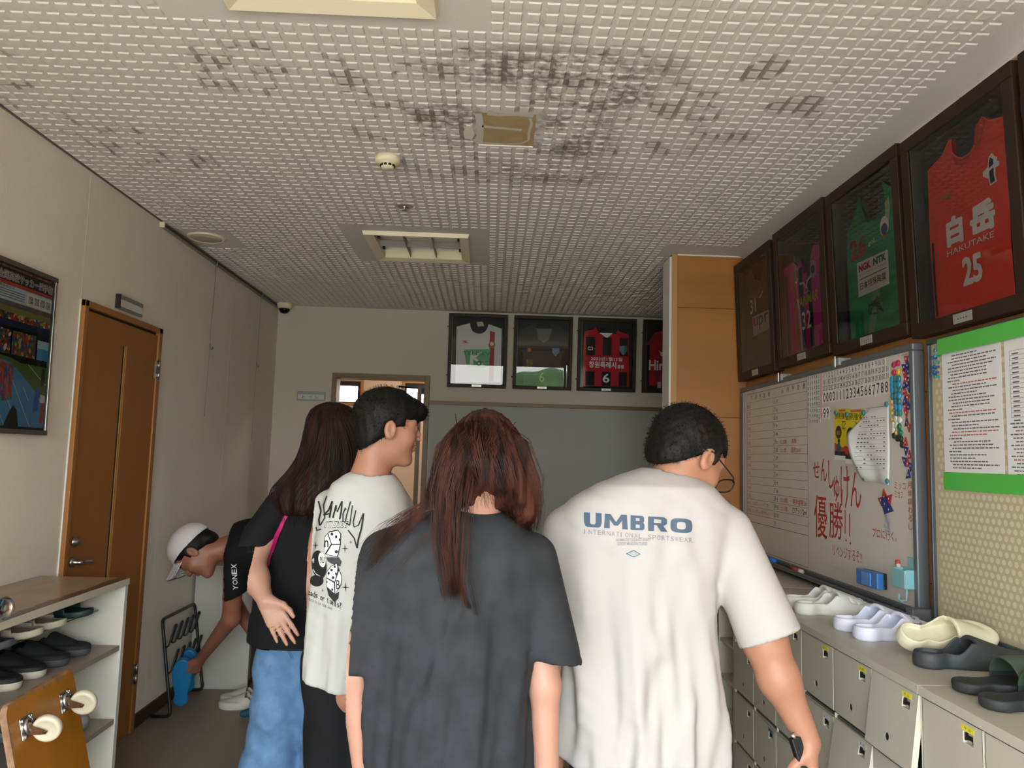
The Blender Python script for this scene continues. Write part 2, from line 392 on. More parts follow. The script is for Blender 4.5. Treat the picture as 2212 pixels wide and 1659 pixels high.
for k in range(5):
    hs = [h for h in holes if abs(h[1]-ys[k]) < .001]
    for x0, x1 in ([(XL-.1, hs[0][0]), (hs[0][2], 2.7)] if hs else [(XL-.1, 2.7)]): b.box(CF, x0, -ys[k+1], x1, -ys[k], -.10, 0, m_ceil)
pit = .0492; blanks = [(-.905, .9, -.065, 1.99), (-.81, 3.87, -.045, 4.585), (XL, 4.06, -1.46, 4.40), (-.072, 2.50, .134, 2.77)]
V = []; Fc = []
nx = int((2.58-XL)/pit)
for i in range(nx):
    x0 = XL+.012+i*pit; x1 = x0+.0365
    for j in range(int((YB-YE-.06)/pit)):
        y0 = 1.807-62*pit+j*pit; y1 = y0+.037
        if y1 > YB-.03: continue
        if y1 < 4.06 and x1 > 1.335: continue
        if y0 > 3.98 and y1 < 4.30 and x1 > .97: continue
        if y0 > 4.0 and x1 > 2.5: continue
        if any(x1 > a+.004 and x0 < c-.004 and y1 > bb+.004 and y0 < d-.004 for a, bb, c, d in blanks): continue
        k = len(V); s_ = .0032; t = .0038
        V += [(x0, y0, H+.0002), (x1, y0, H+.0002), (x1, y1, H+.0002), (x0, y1, H+.0002), (x0+s_, y0+s_, H-t), (x1-s_, y0+s_, H-t), (x1-s_, y1-s_, H-t), (x0+s_, y1-s_, H-t)]
        Fc += [(k+7, k+6, k+5, k+4), (k, k+4, k+5, k+1), (k+1, k+5, k+6, k+2), (k+2, k+6, k+7, k+3), (k+3, k+7, k+4, k)]
b.add(V, Fc, m_ceil)
struct('ceiling', b)
# rounded plaster cove along the right wall
b = MB(); prof = [(XR-.10+.1*math.sin(a)*1, H-.035+.035*math.cos(a)) for a in [i*PI/2/8 for i in range(9)]]
prof = [(XR-.095, H-.0002)] + [(XR-.09+.085*math.sin(a), H-.03+.03*math.cos(a)) for a in [i*PI/2/8 for i in range(9)]]
m_cove = M('plaster_cove', 'cfcac1', .8, bump=.3, bs=150, bdist=.001)
V = []
for y in (YE, YP): V += [(x, y, z) for x, z in prof]
n_ = len(prof); b.add(V, [(i, i+1, n_+i+1, n_+i) for i in range(n_-1)], m_cove, True)
b.box(RW, -YP, H-.034, -YE, H-.028, 0, .006, m_white)
b.box(PF, XP+.028, H-.012, XR, H-.004, 0, .006, m_white)
struct('trim_6', b)
# dark strip painted as the shadow gap along the left wall
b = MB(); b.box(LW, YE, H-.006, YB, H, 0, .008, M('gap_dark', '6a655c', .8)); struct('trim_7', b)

# ---- room behind the toilet door
m_pink = M('toilet_wall', 'e6cdb6', .8)
b = MB(); b.box(BW, -2.3, 0, -2.2, H, -2.05, -.12, m_pink); b.box(BW, .25, 0, .35, H, -2.05, -.12, m_pink); struct('wall_toilet_side', b)
TW = Fr((0, 8.0, 0), (1, 0, 0), (0, 0, 1))
wins = [(-1.72, -1.30, 1.80, 2.08), (-.66, -.34, 1.86, 2.10)]
b = MB(); b.box(TW, -2.3, 0, .35, 1.95, -.1, 0, m_pink); b.box(TW, -2.3, 2.18, .35, H, -.1, 0, m_pink)
for x0, x1 in ((-2.3, -1.66), (-1.38, -.91), (-.68, .35)): b.box(TW, x0, 1.95, x1, 2.18, -.1, 0, m_pink)
struct('wall_toilet_back', b)
for i, (x0, x1) in enumerate(((-1.66, -1.38), (-.91, -.68))):
    b = MB(); mk = M('sash_black', '221f1d', .4)
    for a in ((x0, 1.95, x1, 1.962), (x0, 2.13, x1, 2.18), (x0, 1.962, x0+.02, 2.13), (x1-.03, 1.962, x1, 2.13)): b.box(TW, *a, -.09, .01, mk)
    for a in ((x0-.03, 1.92, x1+.03, 1.95), (x0-.03, 2.18, x1+.03, 2.205), (x0-.03, 1.95, x0, 2.18), (x1, 1.95, x1+.03, 2.18)): b.box(TW, *a, -.02, .014, m_oakl)
    w_ = b.build('window_%d' % (i+1), None, 0, 'structure')
    portal(((x0+x1)/2, 8.12, 2.065), (0, -1, 0), x1-x0, .25)
lt = bpy.data.lights.new('toilet_fill_light', 'POINT'); lt.energy = 5; lt.color = (1, .90, .80); lt.shadow_soft_size = .12; lo = bpy.data.objects.new('toilet_fill_light', lt); C.objects.link(lo); lo.location = (-.3, 7.1, 2.45)  # unseen fill light, added to brighten the toilet walls

# ---- outside the entrance: pavement and hedge (seen mirrored in the picture glass)
b = MB(); b.box(WD, -30, -40, 30, YE, -.3, -.06, M('pavement', 'b9b4aa', .9, var=.1, vs=1)); struct('ground_outside', b)
m_leaf = M('hedge_leaves', '4c7a35', .7, var=.6, vs=1.6, bump=.6, bs=6, bdist=.2)
def hedge(P):
    d = np.full(len(P), 9.)
    for i, (x, z, r) in enumerate([(-8, .6, 1.7), (-5.2, .5, 1.5), (-2.9, .3, 1.25), (-.6, -.2, .9), (1.9, .7, 1.6), (4.6, .9, 1.8), (7.6, .6, 1.6)]):
        d = smin(d, ell(P, (x, -13+.4*math.sin(i*2.3), z), (r*1.2, 1.4, r)), .4)
    return d + .12*np.sin(P[:, 0]*5+P[:, 2]*3)*np.sin(P[:, 2]*6+1)
h_ = sdf('hedge', hedge, (-12, -15.2, -.1), (11, -11, 3.9), .18, m_leaf)
tag(h_, 'green rounded hedge outside the entrance, mirrored in the picture glass', 'hedge')
# ================================================================== CEILING FITTINGS
m_cream = M('cream_plastic', 'e6dcbd', .5)
m_tube = M('fluorescent_tube', 'f4f4f2', .3)
m_refl = M('lamp_reflector', 'e9e3d3', .35)
m_louv = M('louvre_grey', '8d877c', .5)
m_dark = M('black_plastic', '141414', .45)
m_chrome = M('chrome', 'd0d0d0', .18, metal=1.)
def light_fix(x0, y0, x1, y1, label):
    """recessed square fluorescent light: flange frame, sloped sides, louvre cross bars, tubes"""
    t = thing('ceiling_light', label, 'ceiling light', ((x0+x1)/2, (y0+y1)/2, H), 'recessed louvre lights in the ceiling')
    b = MB(); w = .055; d = .022
    o = [(x0, y0), (x1, y0), (x1, y1), (x0, y1)]; i_ = [(x0+w, y0+w), (x1-w, y0+w), (x1-w, y1-w), (x0+w, y1-w)]
    V = [(x, y, H+.001) for x, y in o]+[(x, y, H-d) for x, y in [(x0+.006, y0+.006), (x1-.006, y0+.006), (x1-.006, y1-.006), (x0+.006, y1-.006)]]+[(x, y, H-.010) for x, y in i_]+[(x, y, H+.075) for x, y in i_]
    F = []
    for k in range(4):
        j = (k+1) % 4; F += [(k, 4+k, 4+j, j), (4+k, 8+k, 8+j, 4+j), (8+k, 12+k, 12+j, 8+j)]
    b.add(V, F, m_cream); b.build('frame', t)
    b = MB(); b.add([(x, y, H+.074) for x, y in i_], [(0, 1, 2, 3)], m_refl); b.build('reflector', t)
    xi0, xi1, yi0, yi1 = x0+w, x1-w, y0+w, y1-w
    for f in (1/3, 2/3):
        b = MB(); xm = xi0+(xi1-xi0)*f; b.box(WD, xm-.0025, yi0, xm+.0025, yi1, H-.004, H+.03, m_louv); b.build('louvre_bar', t)
    b = MB(); ym = (yi0+yi1)/2; b.box(WD, xi0, ym-.0025, xi1, ym+.0025, H-.004, H+.03, m_louv); b.build('louvre_bar', t)
    for f in (.27, .75):
        y = yi0+(yi1-yi0)*f; b = MB(); b.tube([(xi0+.015, y, H+.035), (xi1-.015, y, H+.035)], .014, m_tube, 14); b.build('tube', t)
        for xx in (xi0+.001, xi1-.016):
            b = MB(); b.box(WD, xx, y-.012, xx+.015, y+.012, H+.01, H+.06, m_dark); b.build('tube_socket', t)
light_fix(-.735, 1.36, -.17, 1.925, 'cream square recessed ceiling light cut by the top edge of the photo')
light_fix(-.715, 3.95, -.14, 4.51, 'cream square recessed ceiling light with unlit tubes above the toilet door side')
# brown patched hole: bare board with filler smears
t = thing('ceiling_patch', 'brown rectangle of bare board smeared with filler among the ceiling mould', 'ceiling patch', (.03, 2.64, H))
b = MB(); m_brd = M('bare_board', 'a58a5e', .7, var=.6, vs=14, col2='b6a27c'); m_fill = M('filler', 'c9c4ba', .8)
V = [(-.072, 2.502, H+.0), (.131, 2.502, H), (.134, 2.770, H), (-.074, 2.770, H)]
b.add([(x, y, H-.0012) for x, y, z in V], [(3, 2, 1, 0)], m_brd); b.build('board', t)
b = MB()
for pts, w_ in (([(-.072, 2.51), (-.066, 2.60), (-.068, 2.70), (-.07, 2.765)], .026), ([(-.06, 2.61), (0, 2.618), (.06, 2.624), (.085, 2.63)], .018), ([(-.06, 2.752), (.03, 2.757), (.09, 2.745), (.115, 2.71), (.112, 2.65), (.118, 2.57), (.11, 2.53)], .010), ([(-.04, 2.508), (.0, 2.515), (.06, 2.506), (.12, 2.512)], .02)):
    b.stroke(CF, [(x, -y) for x, y in pts], w_, .0018, m_fill)
b.box(WD, -.074, 2.768, .134, 2.778, H-.006, H, m_white); b.build('filler_smear', t)
b = MB(); b.poly(CF, [(-.115, -2.60), (-.10, -2.60), (-.092, -2.635), (-.088, -2.68), (-.10, -2.715), (-.125, -2.71), (-.128, -2.66)], .007, M('loose_plaster', 'd9d2c4', .9, bump=.5, bs=60, bdist=.004), .006); tag(b.build('plaster_flake'), 'pale torn flake of plaster hanging left of the brown ceiling patch', 'plaster flake')
# smoke detector
t = thing('smoke_detector', 'round cream smoke detector on the mouldy ceiling', 'smoke detector', (-.441, 2.93, H))
b = MB(); b.lathe((-.441, 2.93, H), (0, 0, -1), [(.046, 0), (.050, .004), (.050, .022), (.045, .028), (.030, .032), (.026, .046), (.022, .05), (0.001, .051)], m_cream); b.build('housing', t)
for k in range(10):
    a = k*2*PI/10+.15; b = MB(); f = Fr((-.441+.029*math.cos(a), 2.93+.029*math.sin(a), H-.039), (-math.sin(a), math.cos(a), 0), (0, 0, 1))
    b.box(f, -.006, -.004, .006, .004, -.003, .0012, m_dark); b.build('vent_slot', t)
t = thing('sprinkler', 'small round grey sprinkler rose on the ceiling', 'sprinkler', (-.44, 3.52, H))
b = MB(); b.lathe((-.44, 3.52, H), (0, 0, -1), [(.043, 0), (.042, .003), (.036, .007), (.02, .009), (.019, .003)], M('grey_metal', 'a9a59c', .4, metal=.4)); b.build('rose', t)
b = MB(); b.lathe((-.44, 3.52, H), (0, 0, -1), [(.012, 0), (.012, .010), (.005, .014), (.005, .022), (.011, .023), (.011, .025)], m_chrome, 14); b.build('nozzle', t)
t = thing('ceiling_speaker', 'flat round cream speaker grille on the ceiling by the picture rail', 'speaker', (-1.63, 4.19, H))
b = MB(); b.lathe((-1.63, 4.19, H), (0, 0, -1), [(.103, 0), (.105, .006), (.10, .011), (.086, .012), (.084, .008)], m_cream, 40); b.build('rim', t)
b = MB(); b.lathe((-1.63, 4.19, H-.006), (0, 0, -1), [(.085, 0), (.085, .003), (.04, .006), (.001, .007)], M('speaker_mesh', 'bdb6a0', .7, bump=.6, bs=500), 40); b.build('grille', t)
t = thing('security_camera', 'small cream dome camera with dark lens in the far ceiling corner', 'security camera', (-1.69, 6.05, H))
b = MB(); b.lathe((-1.69, 6.05, H), (0, 0, -1), [(.06, 0), (.062, .004), (.062, .018), (.056, .032), (.045, .046)], m_cream); b.build('housing', t)
b = MB(); b.lathe((-1.69, 6.05, H-.046), (0, 0, -1), [(.044, 0), (.043, .010), (.036, .024), (.022, .035), (.001, .039)], M('dome_dark', '101014', .08)); b.build('dome', t)

# ================================================================== LEFT WALL
# door: frame in wood, leaf with a long slot, lock, lever, hinges
m_dfr = wood('door_frame_wood', 'a36d38', '93602e', 'z', 10, .55)
m_dlf = wood('door_leaf_wood', '9c652e', '915c29', 'z', 6, .6)
m_nick = M('satin_nickel', 'a9a49a', .32, metal=1.)
b = MB()
b.box(LW, 3.217, 0, 3.245, 2.05, 0, .022, m_dfr); b.box(LW, 3.945, 0, 3.983, 2.05, 0, .022, m_dfr); b.box(LW, 3.217, 2.022, 3.983, 2.05, 0, .022, m_dfr)
b.box(LW, 3.209, 0, 3.217, 2.05, 0, .006, m_white)
dr = b.build('door_1', None, .002, 'structure')
b = MB(); b.box(LW, 3.247, .005, 3.585, 2.008, 0, .014, m_dlf); b.box(LW, 3.625, .005, 3.943, 2.008, 0, .014, m_dlf); b.box(LW, 3.585, 1.902, 3.625, 2.008, 0, .014, m_dlf); b.box(LW, 3.585, .005, 3.625, .2, 0, .014, m_dlf)
b.box(LW, 3.247, 2.008, 3.943, 2.022, 0, .002, m_dark)
dl = b.build('door_leaf', dr)
b = MB(); b.box(LW, 3.585, .2, 3.609, 1.902, 0, .0085, M('slot_shade', '3a2210', .8)); b.box(LW, 3.609, .2, 3.625, 1.902, 0, .0115, M('slot_lit_side', 'b5824f', .5)); b.build('door_slot', dr, .001)  # shade on the slot floor and its lit far side painted as colours
b = MB(); b.lathe(LW(3.29, 1.018, .014), (1, 0, 0), [(.021, 0), (.021, .008), (.014, .011), (.013, .024), (.004, .026)], m_nick, 20); b.build('door_lock', dr)
b = MB(); b.lathe(LW(3.29, .932, .014), (1, 0, 0), [(.022, 0), (.022, .006), (.012, .009), (.009, .03), (.008, .045)], m_nick, 20)
b.tube([LW(3.285, .932, .05), LW(3.30, .932, .054), LW(3.34, .93, .052), LW(3.38, .926, .048), LW(3.40, .918, .046)], [.009, .0095, .009, .007, .004], m_nick, 12); b.build('door_handle', dr)
for z in (1.83, .29):
    b = MB(); b.tube([LW(3.95, z-.05, .028), LW(3.95, z-.002, .028)], .007, m_nick, 12); b.tube([LW(3.95, z+.002, .028), LW(3.95, z+.05, .028)], .007, m_nick, 12); b.box(LW, 3.93, z-.045, 3.95, z+.045, .014, .024, m_nick); b.build('door_hinge', dr)
# blank room sign above the door
t = thing('room_sign', 'grey metal room plate with blank white insert above the wooden door', 'sign', LW(3.63, 2.1, 0))
b = MB(); b.box(LW, 3.512, 2.07, 3.748, 2.137, 0, .018, M('sign_grey', '8d8a82', .4, metal=.3)); b.build('plate', t, .001)
b = MB(); b.box(LW, 3.505, 2.07, 3.514, 2.137, 0, .022, m_dark); b.build('end_cap', t)
b = MB(); b.box(LW, 3.517, 2.082, 3.742, 2.115, .018, .0195, M('sign_white', 'cfcdc8', .5)); b.build('insert', t)
# poster in metal frame
def img_mat(name, cols, vs=40, sx=1, sy=1):
    """speckled print: several inks chosen by cellular noise"""
    if name in _m: return _m[name]
    m = bpy.data.materials.new(name); m.use_nodes = True; n = m.node_tree.nodes; L = m.node_tree.links; B = n['Principled BSDF']; B.inputs['Roughness'].default_value = .35
    t = n.new('ShaderNodeTexCoord'); mp = n.new('ShaderNodeMapping'); mp.inputs['Scale'].default_value = (1, sx, sy); v = n.new('ShaderNodeTexVoronoi'); v.inputs['Scale'].default_value = vs
    s_ = n.new('ShaderNodeSeparateColor'); r = n.new('ShaderNodeValToRGB'); r.color_ramp.interpolation = 'CONSTANT'
    L.new(t.outputs['Object'], mp.inputs[0]); L.new(mp.outputs[0], v.inputs[0]); L.new(v.outputs['Color'], s_.inputs[0]); L.new(s_.outputs[0], r.inputs[0]); L.new(r.outputs[0], B.inputs['Base Color'])
    while len(r.color_ramp.elements) < len(cols): r.color_ramp.elements.new(.5)
    for i, c in enumerate(cols): r.color_ramp.elements[i].position = i/len(cols); r.color_ramp.elements[i].color = (*lin(c), 1)
    _m[name] = m; return m
t = thing('framed_poster', 'metal framed blue and green soccer tournament poster left of the wooden door', 'poster', LW(2.6, 1.78, .02))
PX0, PX1, PZ0, PZ1 = 2.53, 3.005, 1.462, 2.088
PF2 = Fr(LW(PX0, PZ0, .022), (0, 1, 0), (-.012, 0, 1)); pw, ph = PX1-PX0, PZ1-PZ0
b = MB(); m_sil = M('poster_silver', 'b5b2aa', .3, metal=.9); m_brz = M('poster_bronze', '6e675a', .35, metal=.7)
b.box(PF2, 0, 0, pw, .018, -.018, .008, m_brz); b.box(PF2, 0, ph-.018, pw, ph, -.018, .008, m_brz); b.box(PF2, pw-.012, .018, pw, ph-.018, -.018, .006, m_sil); b.box(PF2, 0, .018, .012, ph-.018, -.018, .006, m_sil)
b.build('frame', t, .001)
def ink(n, c): return M('ink_'+n, ''.join('%02x' % min(255, int(int(c[i:i+2], 16)*(1.22 if n != 'black' else 1))) for i in (0, 2, 4)), .35)
b = MB(); b.box(PF2, .005, .005, pw-.005, ph-.005, -.015, -.001, ink('black', '17191b'))
P = lambda u, v: (u*pw, v*ph)
def PR(u0, v0, u1, v1, z, m): b.rect(PF2, u0*pw, v0*ph, u1*pw, v1*ph, z, m)
PR(.02, .045, .955, .42, .0002, ink('track', '4a86b8'))
b.poly(PF2, [P(.45, .42), P(.955, .42), P(.955, .20), P(.80, .27), P(.62, .36)], .0004, ink('grass', '4f6b35'))
b.poly(PF2, [P(.02, .42), P(.6, .42), P(.48, .44), P(.02, .47)], .0004, ink('grass', '4f6b35'))
for k in range(6): b.stroke(PF2, [P(.02+.16*k, .36-.01*k), P(.30+.16*k, .045)] if k < 4 else [P(.02+.16*k, .28), P(.1+.16*k, .2)], .0022, .0006, ink('white', 'd8d8d4'))
b.stroke(PF2, [P(.70, .42), P(.955, .31)], .0022, .0006, ink('white', 'd8d8d4'))
mcr = img_mat('print_crowd', ['b3382a', '2c4f8f', 'c9a23a', '5b7a3d', 'd8d4cc', 'a33a2f', '33405e'], 90)
b.poly(PF2, [P(.30, .17), P(.52, .20), P(.52, .40), P(.30, .42)], .0007, img_mat('print_march', ['c84a30', '3b63a0', 'c04530', '6f8fb8', 'd86a48'], 120, 1, .4))
b.poly(PF2, [P(.80, .13), P(.87, .15), P(.87, .30), P(.82, .28)], .0008, ink('banner', '2f5fae')); b.poly(PF2, [P(.89, .20), P(.955, .20), P(.955, .245), P(.89, .25)], .0008, ink('white', 'd8d8d4'))
b.poly(PF2, [P(.90, .07), P(.945, .07), P(.95, .20), P(.91, .19)], .0008, ink('red', 'b5362a')); b.poly(PF2, [P(.45, .045), P(.63, .045), P(.60, .14), P(.55, .17), P(.50, .12)], .0009, ink('black', '17191b'))
b.poly(PF2, [P(.88, .30), P(.93, .31), P(.93, .40), P(.89, .41)], .0008, ink('shade', '32402c'))
PR(.02, .46, .46, .60, .0003, mcr); PR(.48, .46, .78, .60, .0003, img_mat('print_parade', ['3f7a38', 'b8402c', '2d58a8', 'c7a53c', 'a83a2c', '4c8a3e'], 110, 1, .6)); PR(.80, .46, .955, .58, .0003, ink('sea', '3e88bd')); PR(.80, .53, .955, .58, .0005, ink('sky', '9cc3dd'))
PR(.02, .62, .955, .66, .0003, ink('navy', '1c2b44')); PR(.02, .66, .955, .73, .0003, mcr); PR(.02, .70, .955, .735, .0005, ink('grass2', '6f7a45')); PR(.02, .735, .955, .765, .0003, ink('stand', '5d5a58'))
PR(.02, .765, .955, .855, .0003, ink('pale', 'aebfd0')); PR(.62, .77, .95, .845, .0005, ink('paper', 'cdd2d6'))
for k in range(4): b.rect(PF2, (.64+.078*k)*pw, .785*ph, (.70+.078*k)*pw, .83*ph, .0006, img_mat('print_lists', ['55585e', 'cdd2d6', 'cdd2d6', '8a8d92'], 260))
for k in range(4): b.rect(PF2, .22*pw, (.78+.014*k)*ph, .59*pw, (.786+.014*k)*ph, .0006, ink('grey', '6c7178'))
b.text(PF2, '白鷹高等学校', .24*pw, .835*ph, .46*pw, .852*ph, .0008, ink('black', '17191b'))
PR(.02, .858, .955, .875, .0004, ink('red', 'b5362a'))
b.text(PF2, 'ALL JAPAN HIGH SCHOOL SOCCER TOURNAMENT', .10*pw, .948*ph, .93*pw, .964*ph, .0008, ink('pink', 'd0897a'), .02)
for q in range(8): b.text(PF2, '第92回 全国高校サッカー選手権', .05*pw+.0012*math.cos(q*PI/4), .884*ph+.0015*math.sin(q*PI/4), .95*pw+.0012*math.cos(q*PI/4), .936*ph+.0015*math.sin(q*PI/4), .0006+q*.00002, ink('white', 'e6e6e4'), .05)
b.text(PF2, '第92回 全国高校サッカー選手権', .05*pw, .884*ph, .95*pw, .936*ph, .0009, ink('navyt', '23305f'), .012)
b.build('poster_print', t)
b = MB(); b.rect(PF2, .012, .018, pw-.012, ph-.018, .0035, glass('poster_pane', refl=.8)); b.build('glass_pane', t)
# picture rail, two hanging wires
t = thing('picture_rail', 'grey metal picture rail with cream end cap under the ceiling', 'picture rail', LW(4.98, 2.59, 0))
b = MB(); b.box(LW, 3.905, 2.582, 6.09, 2.606, 0, .022, M('rail_alu', '8c8a80', .35, metal=.6)); b.box(LW, 3.905, 2.587, 6.09, 2.601, .018, .0225, M('rail_slot', '3c3a34', .6)); b.build('channel', t, .001)
b = MB(); b.box(LW, 3.893, 2.578, 3.907, 2.608, 0, .026, m_cream); b.build('end_cap', t, .003)
m_wire = M('steel_wire', '7e7a70', .4, metal=.6)
def pic_wire(y, zh, bow, label, zend):
    t = thing('hanging_wire', label, 'hanging wire', LW(y, 2.58, .02), 'picture wires on the rail')
    b = MB(); b.tube([LW(y+bow*math.sin(k*.9)*min(1, (10-k)/4+.4), 2.57-(2.57-zend)*k/12, .022-.010*k/12) for k in range(13)], .0014, m_wire, 6); b.build('wire', t)
    b = MB(); b.tube([LW(y, 2.603, .023), LW(y+.006, 2.598, .03), LW(y, 2.585, .03), LW(y, 2.56, .024)], .0035, m_nick, 8); b.build('runner', t)
    b = MB(); b.tube([LW(y, zh+.02, .016), LW(y, zh-.015, .016), LW(y+.004, zh-.022, .024), LW(y+.01, zh-.018, .03), LW(y+.012, zh-.004, .032)], .0034, m_nick, 8); b.build('hook', t)
pic_wire(4.66, 2.06, .006, 'thin picture wire with dark hook, nearer of the two on the rail', 1.62)
pic_wire(5.60, 2.06, .002, 'thin picture wire with bright hook, nearer the far corner', 1.5)

# ================================================================== BACK WALL
t = thing('toilet_sign', 'grey plate lettered in Japanese beside the far doorway', 'sign', BW(-1.457, 1.875, 0))
b = MB(); b.box(BW, -1.57, 1.838, -1.345, 1.912, 0, .016, M('sign_grey2', '8b8f90', .4, metal=.2)); b.build('plate', t, .001)
b = MB(); b.box(BW, -1.564, 1.848, -1.351, 1.888, .016, .0175, M('sign_white2', 'c3c6c8', .5)); b.build('insert', t)
b = MB()
for k, c in enumerate('トイレ'): b = MB(); b.text(BW, c, -1.525+.052*k, 1.856, -1.50+.052*k, 1.88, .018, M('sign_ink', '3a3c40', .6), .01); b.build('letter', t)
# open door leaf hinged on the right jamb + closer
t = thing('open_door_leaf', 'narrow edge of the opened toilet door with closer arm', 'door', (D1-.02, YB+.1, 0))
LF = Fr((D1-.06, YB+.135, 0), Vector((-.10, 1, 0)), (0, 0, 1))
b = MB(); b.box(LF, 0, .01, .74, DT-.04, -.0175, .0175, m_trim); b.build('leaf', t, .001)
b = MB(); b.tube([LF(.05, 1.98, .0175), LF(.08, 1.98, .10), (D1-.24, YB+.14, 1.99)], .008, m_dark, 8); b.box(LF, .03, 1.94, .16, 1.985, .0175, .05, m_dark); b.build('closer', t)

m_fr = wood('frame_dark_wood', '33231b', '271a14', 'z', 20, .5); m_fr.node_tree.nodes['Principled BSDF'].inputs['Specular IOR Level'].default_value = .25
m_back = M('shadow_box_back', '1a1a1e', .8)
m_pane = glass('picture_pane')
m_lin = M('box_liner', '6c737c', .6)
m_name = M('name_plate', 'b9b7b0', .35, metal=.6)
def jersey_box(fr, x0, z0, w, h, lean, label, group, shapes, depth=.042, knobs=False, bd=.045, hook=True):
    """shadow-box frame leaning off the wall; shapes(b, N, f) draws the jersey in 0..1 coordinates"""
    a = R(lean); f = Fr(fr(x0, z0, depth*.55), fr.u, fr.v*math.cos(a)+fr.n*math.sin(a))
    t = thing('framed_jersey', label, 'framed jersey', tuple(fr(x0+w/2, z0, 0)), group)
    fb = MB()
    for r_ in ((0, 0, w, bd), (0, h-bd, w, h), (0, bd, bd, h-bd), (w-bd, bd, w, h-bd)): fb.box(f, *r_, -depth*.55+.002, depth*.45, m_fr)
    fb.build('frame', t, .003)
    b = MB(); b.box(f, bd*.6, bd*.6, w-bd*.6, h-bd*.6, -depth*.55+.003, -depth*.55+.007, m_back)
    for r_ in ((bd, bd, bd+.004, h-bd), ): b.box(f, *r_, -depth*.5, depth*.3, m_lin)
    b.build('backing', t)
    b = MB(); N = lambda pts: [(u*w, v*h) for u, v in pts]
    shapes(b, N, f, w, h); b.build('jersey', t)
    b = MB(); b.rect(f, bd, bd, w-bd, h-bd, depth*.36, m_pane); b.build('glass_pane', t)
    b = MB(); b.box(f, w*.42, bd*.2, w*.58, bd*.85, depth*.45, depth*.45+.0015, m_name); b.text(f, '• • • •', w*.46, bd*.42, w*.54, bd*.55, depth*.45+.002, m_dark); b.build('name_plate', t)
    if hook:
        b = MB(); b.tube([f(w/2-.01, h-.004, -.01), f(w/2, h+.03, -.018), f(w/2+.01, h-.004, -.01)], .0015, m_nick, 6); b.build('hanging_loop', t)
    if knobs:
        for z in (h*.82, h*.16):
            b = MB(); b.lathe(f(-.002, z, 0), -fr.u, [(.004, 0), (.004, .005), (.007, .008), (.004, .012)], m_chrome, 10); b.build('latch', t)
    else:
        for z in (h*.2, h*.8):
            b = MB(); b.tube([f(w+.004, z-.03, .004), f(w+.004, z+.03, .004)], .004, m_dark, 8); b.build('hinge', t)
    return t
ZJ = -.008
def ck(n, c): return M('cloth_'+n, c, .8, bump=.2, bs=300)
def arcp(a, b_, c, n=8): return [tuple((1-k/n)**2*a[i]+2*(k/n)*(1-k/n)*b_[i]+(k/n)**2*c[i] for i in (0, 1)) for k in range(n+1)]
def j_white(b, N, f, w, h):
    b.poly(f, N([(.13, .82), (.35, .875)] + arcp((.36, .87), (.37, .74), (.51, .735)) + arcp((.52, .735), (.65, .74), (.67, .87)) + [(.90, .81), (.91, .08), (.14, .06)]), ZJ, ck('white', 'cfcdd2'), .008)
    b.poly(f, N([(.70, .78), (.785, .76), (.785, .09), (.71, .09)]), ZJ+.001, ck('crimson', 'a81c3c'))
    b.poly(f, N([(.27, .51), (.72, .53), (.70, .30), (.60, .27), (.32, .29)]), ZJ+.002, ck('mint', '5fae84'))
    b.text(f, 'TENSEV', .25*w, .44*h, .72*w, .49*h, ZJ+.003, ck('green_d', '1d7a4b'), .05); b.text(f, 'K', .38*w, .31*h, .62*w, .49*h, ZJ+.0025, ck('white2', 'e2e2e4'), .08)
    b.disc(f, .53*w, .33*h, .045*w, ZJ+.003, ck('green_d', '1d7a4b')); b.disc(f, .53*w, .33*h, .022*w, ZJ+.0035, ck('white2', 'e2e2e4'))
    b.poly(f, N([(.22, .60), (.34, .60), (.30, .62), (.34, .63), (.23, .63), (.28, .61)]), ZJ+.002, ck('crimson', 'a81c3c'))
    b.disc(f, .74*w, .585*h, .06*w, ZJ+.003, ck('gold', '8a6a2a'), .05*h); b.disc(f, .74*w, .60*h, .03*w, ZJ+.004, ck('ivory', 'd8d0b8'))
    b.poly(f, N([(.47, .89), (.57, .90), (.60, .84), (.49, .83)]), ZJ+.004, ck('ivory', 'd8d0b8'))
def j_black(b, N, f, w, h):
    b.poly(f, N([(.09, .80), (.36, .90), (.40, .80), (.52, .66), (.60, .80), (.64, .90), (.94, .80), (.95, .55), (.83, .50), (.80, .07), (.18, .06), (.16, .5), (.08, .55)]), ZJ, ck('charcoal', '3b3937'), .008)
    b.poly(f, N([(.38, .83), (.65, .83), (.60, .69), (.51, .64), (.42, .69)]), ZJ+.001, ck('ash', '6f6e70')); b.stroke(f, N([(.42, .70), (.51, .65), (.60, .70)]), .012, ZJ+.002, ck('ochre', '8f7433'))
    b.poly(f, N([(.08, .56), (.95, .56), (.95, .53), (.08, .53)]), ZJ+.0015, ck('black', '141416'))
    b.disc(f, .27*w, .535*h, .035*w, ZJ+.003, ck('ochre', '8f7433'))
    b.poly(f, N([(.66, .57), (.78, .57), (.78, .51), (.72, .46), (.66, .51)]), ZJ+.003, ck('crest_blue', '6f84a8')); b.text(f, '창원', .22*w, .30*h, .33*w, .41*h, ZJ+.003, ck('ochre', '8f7433'), .03)
    b.text(f, '6', .45*w, .10*h, .54*w, .24*h, ZJ+.003, ck('gold_n', 'b7a04c'), .06)
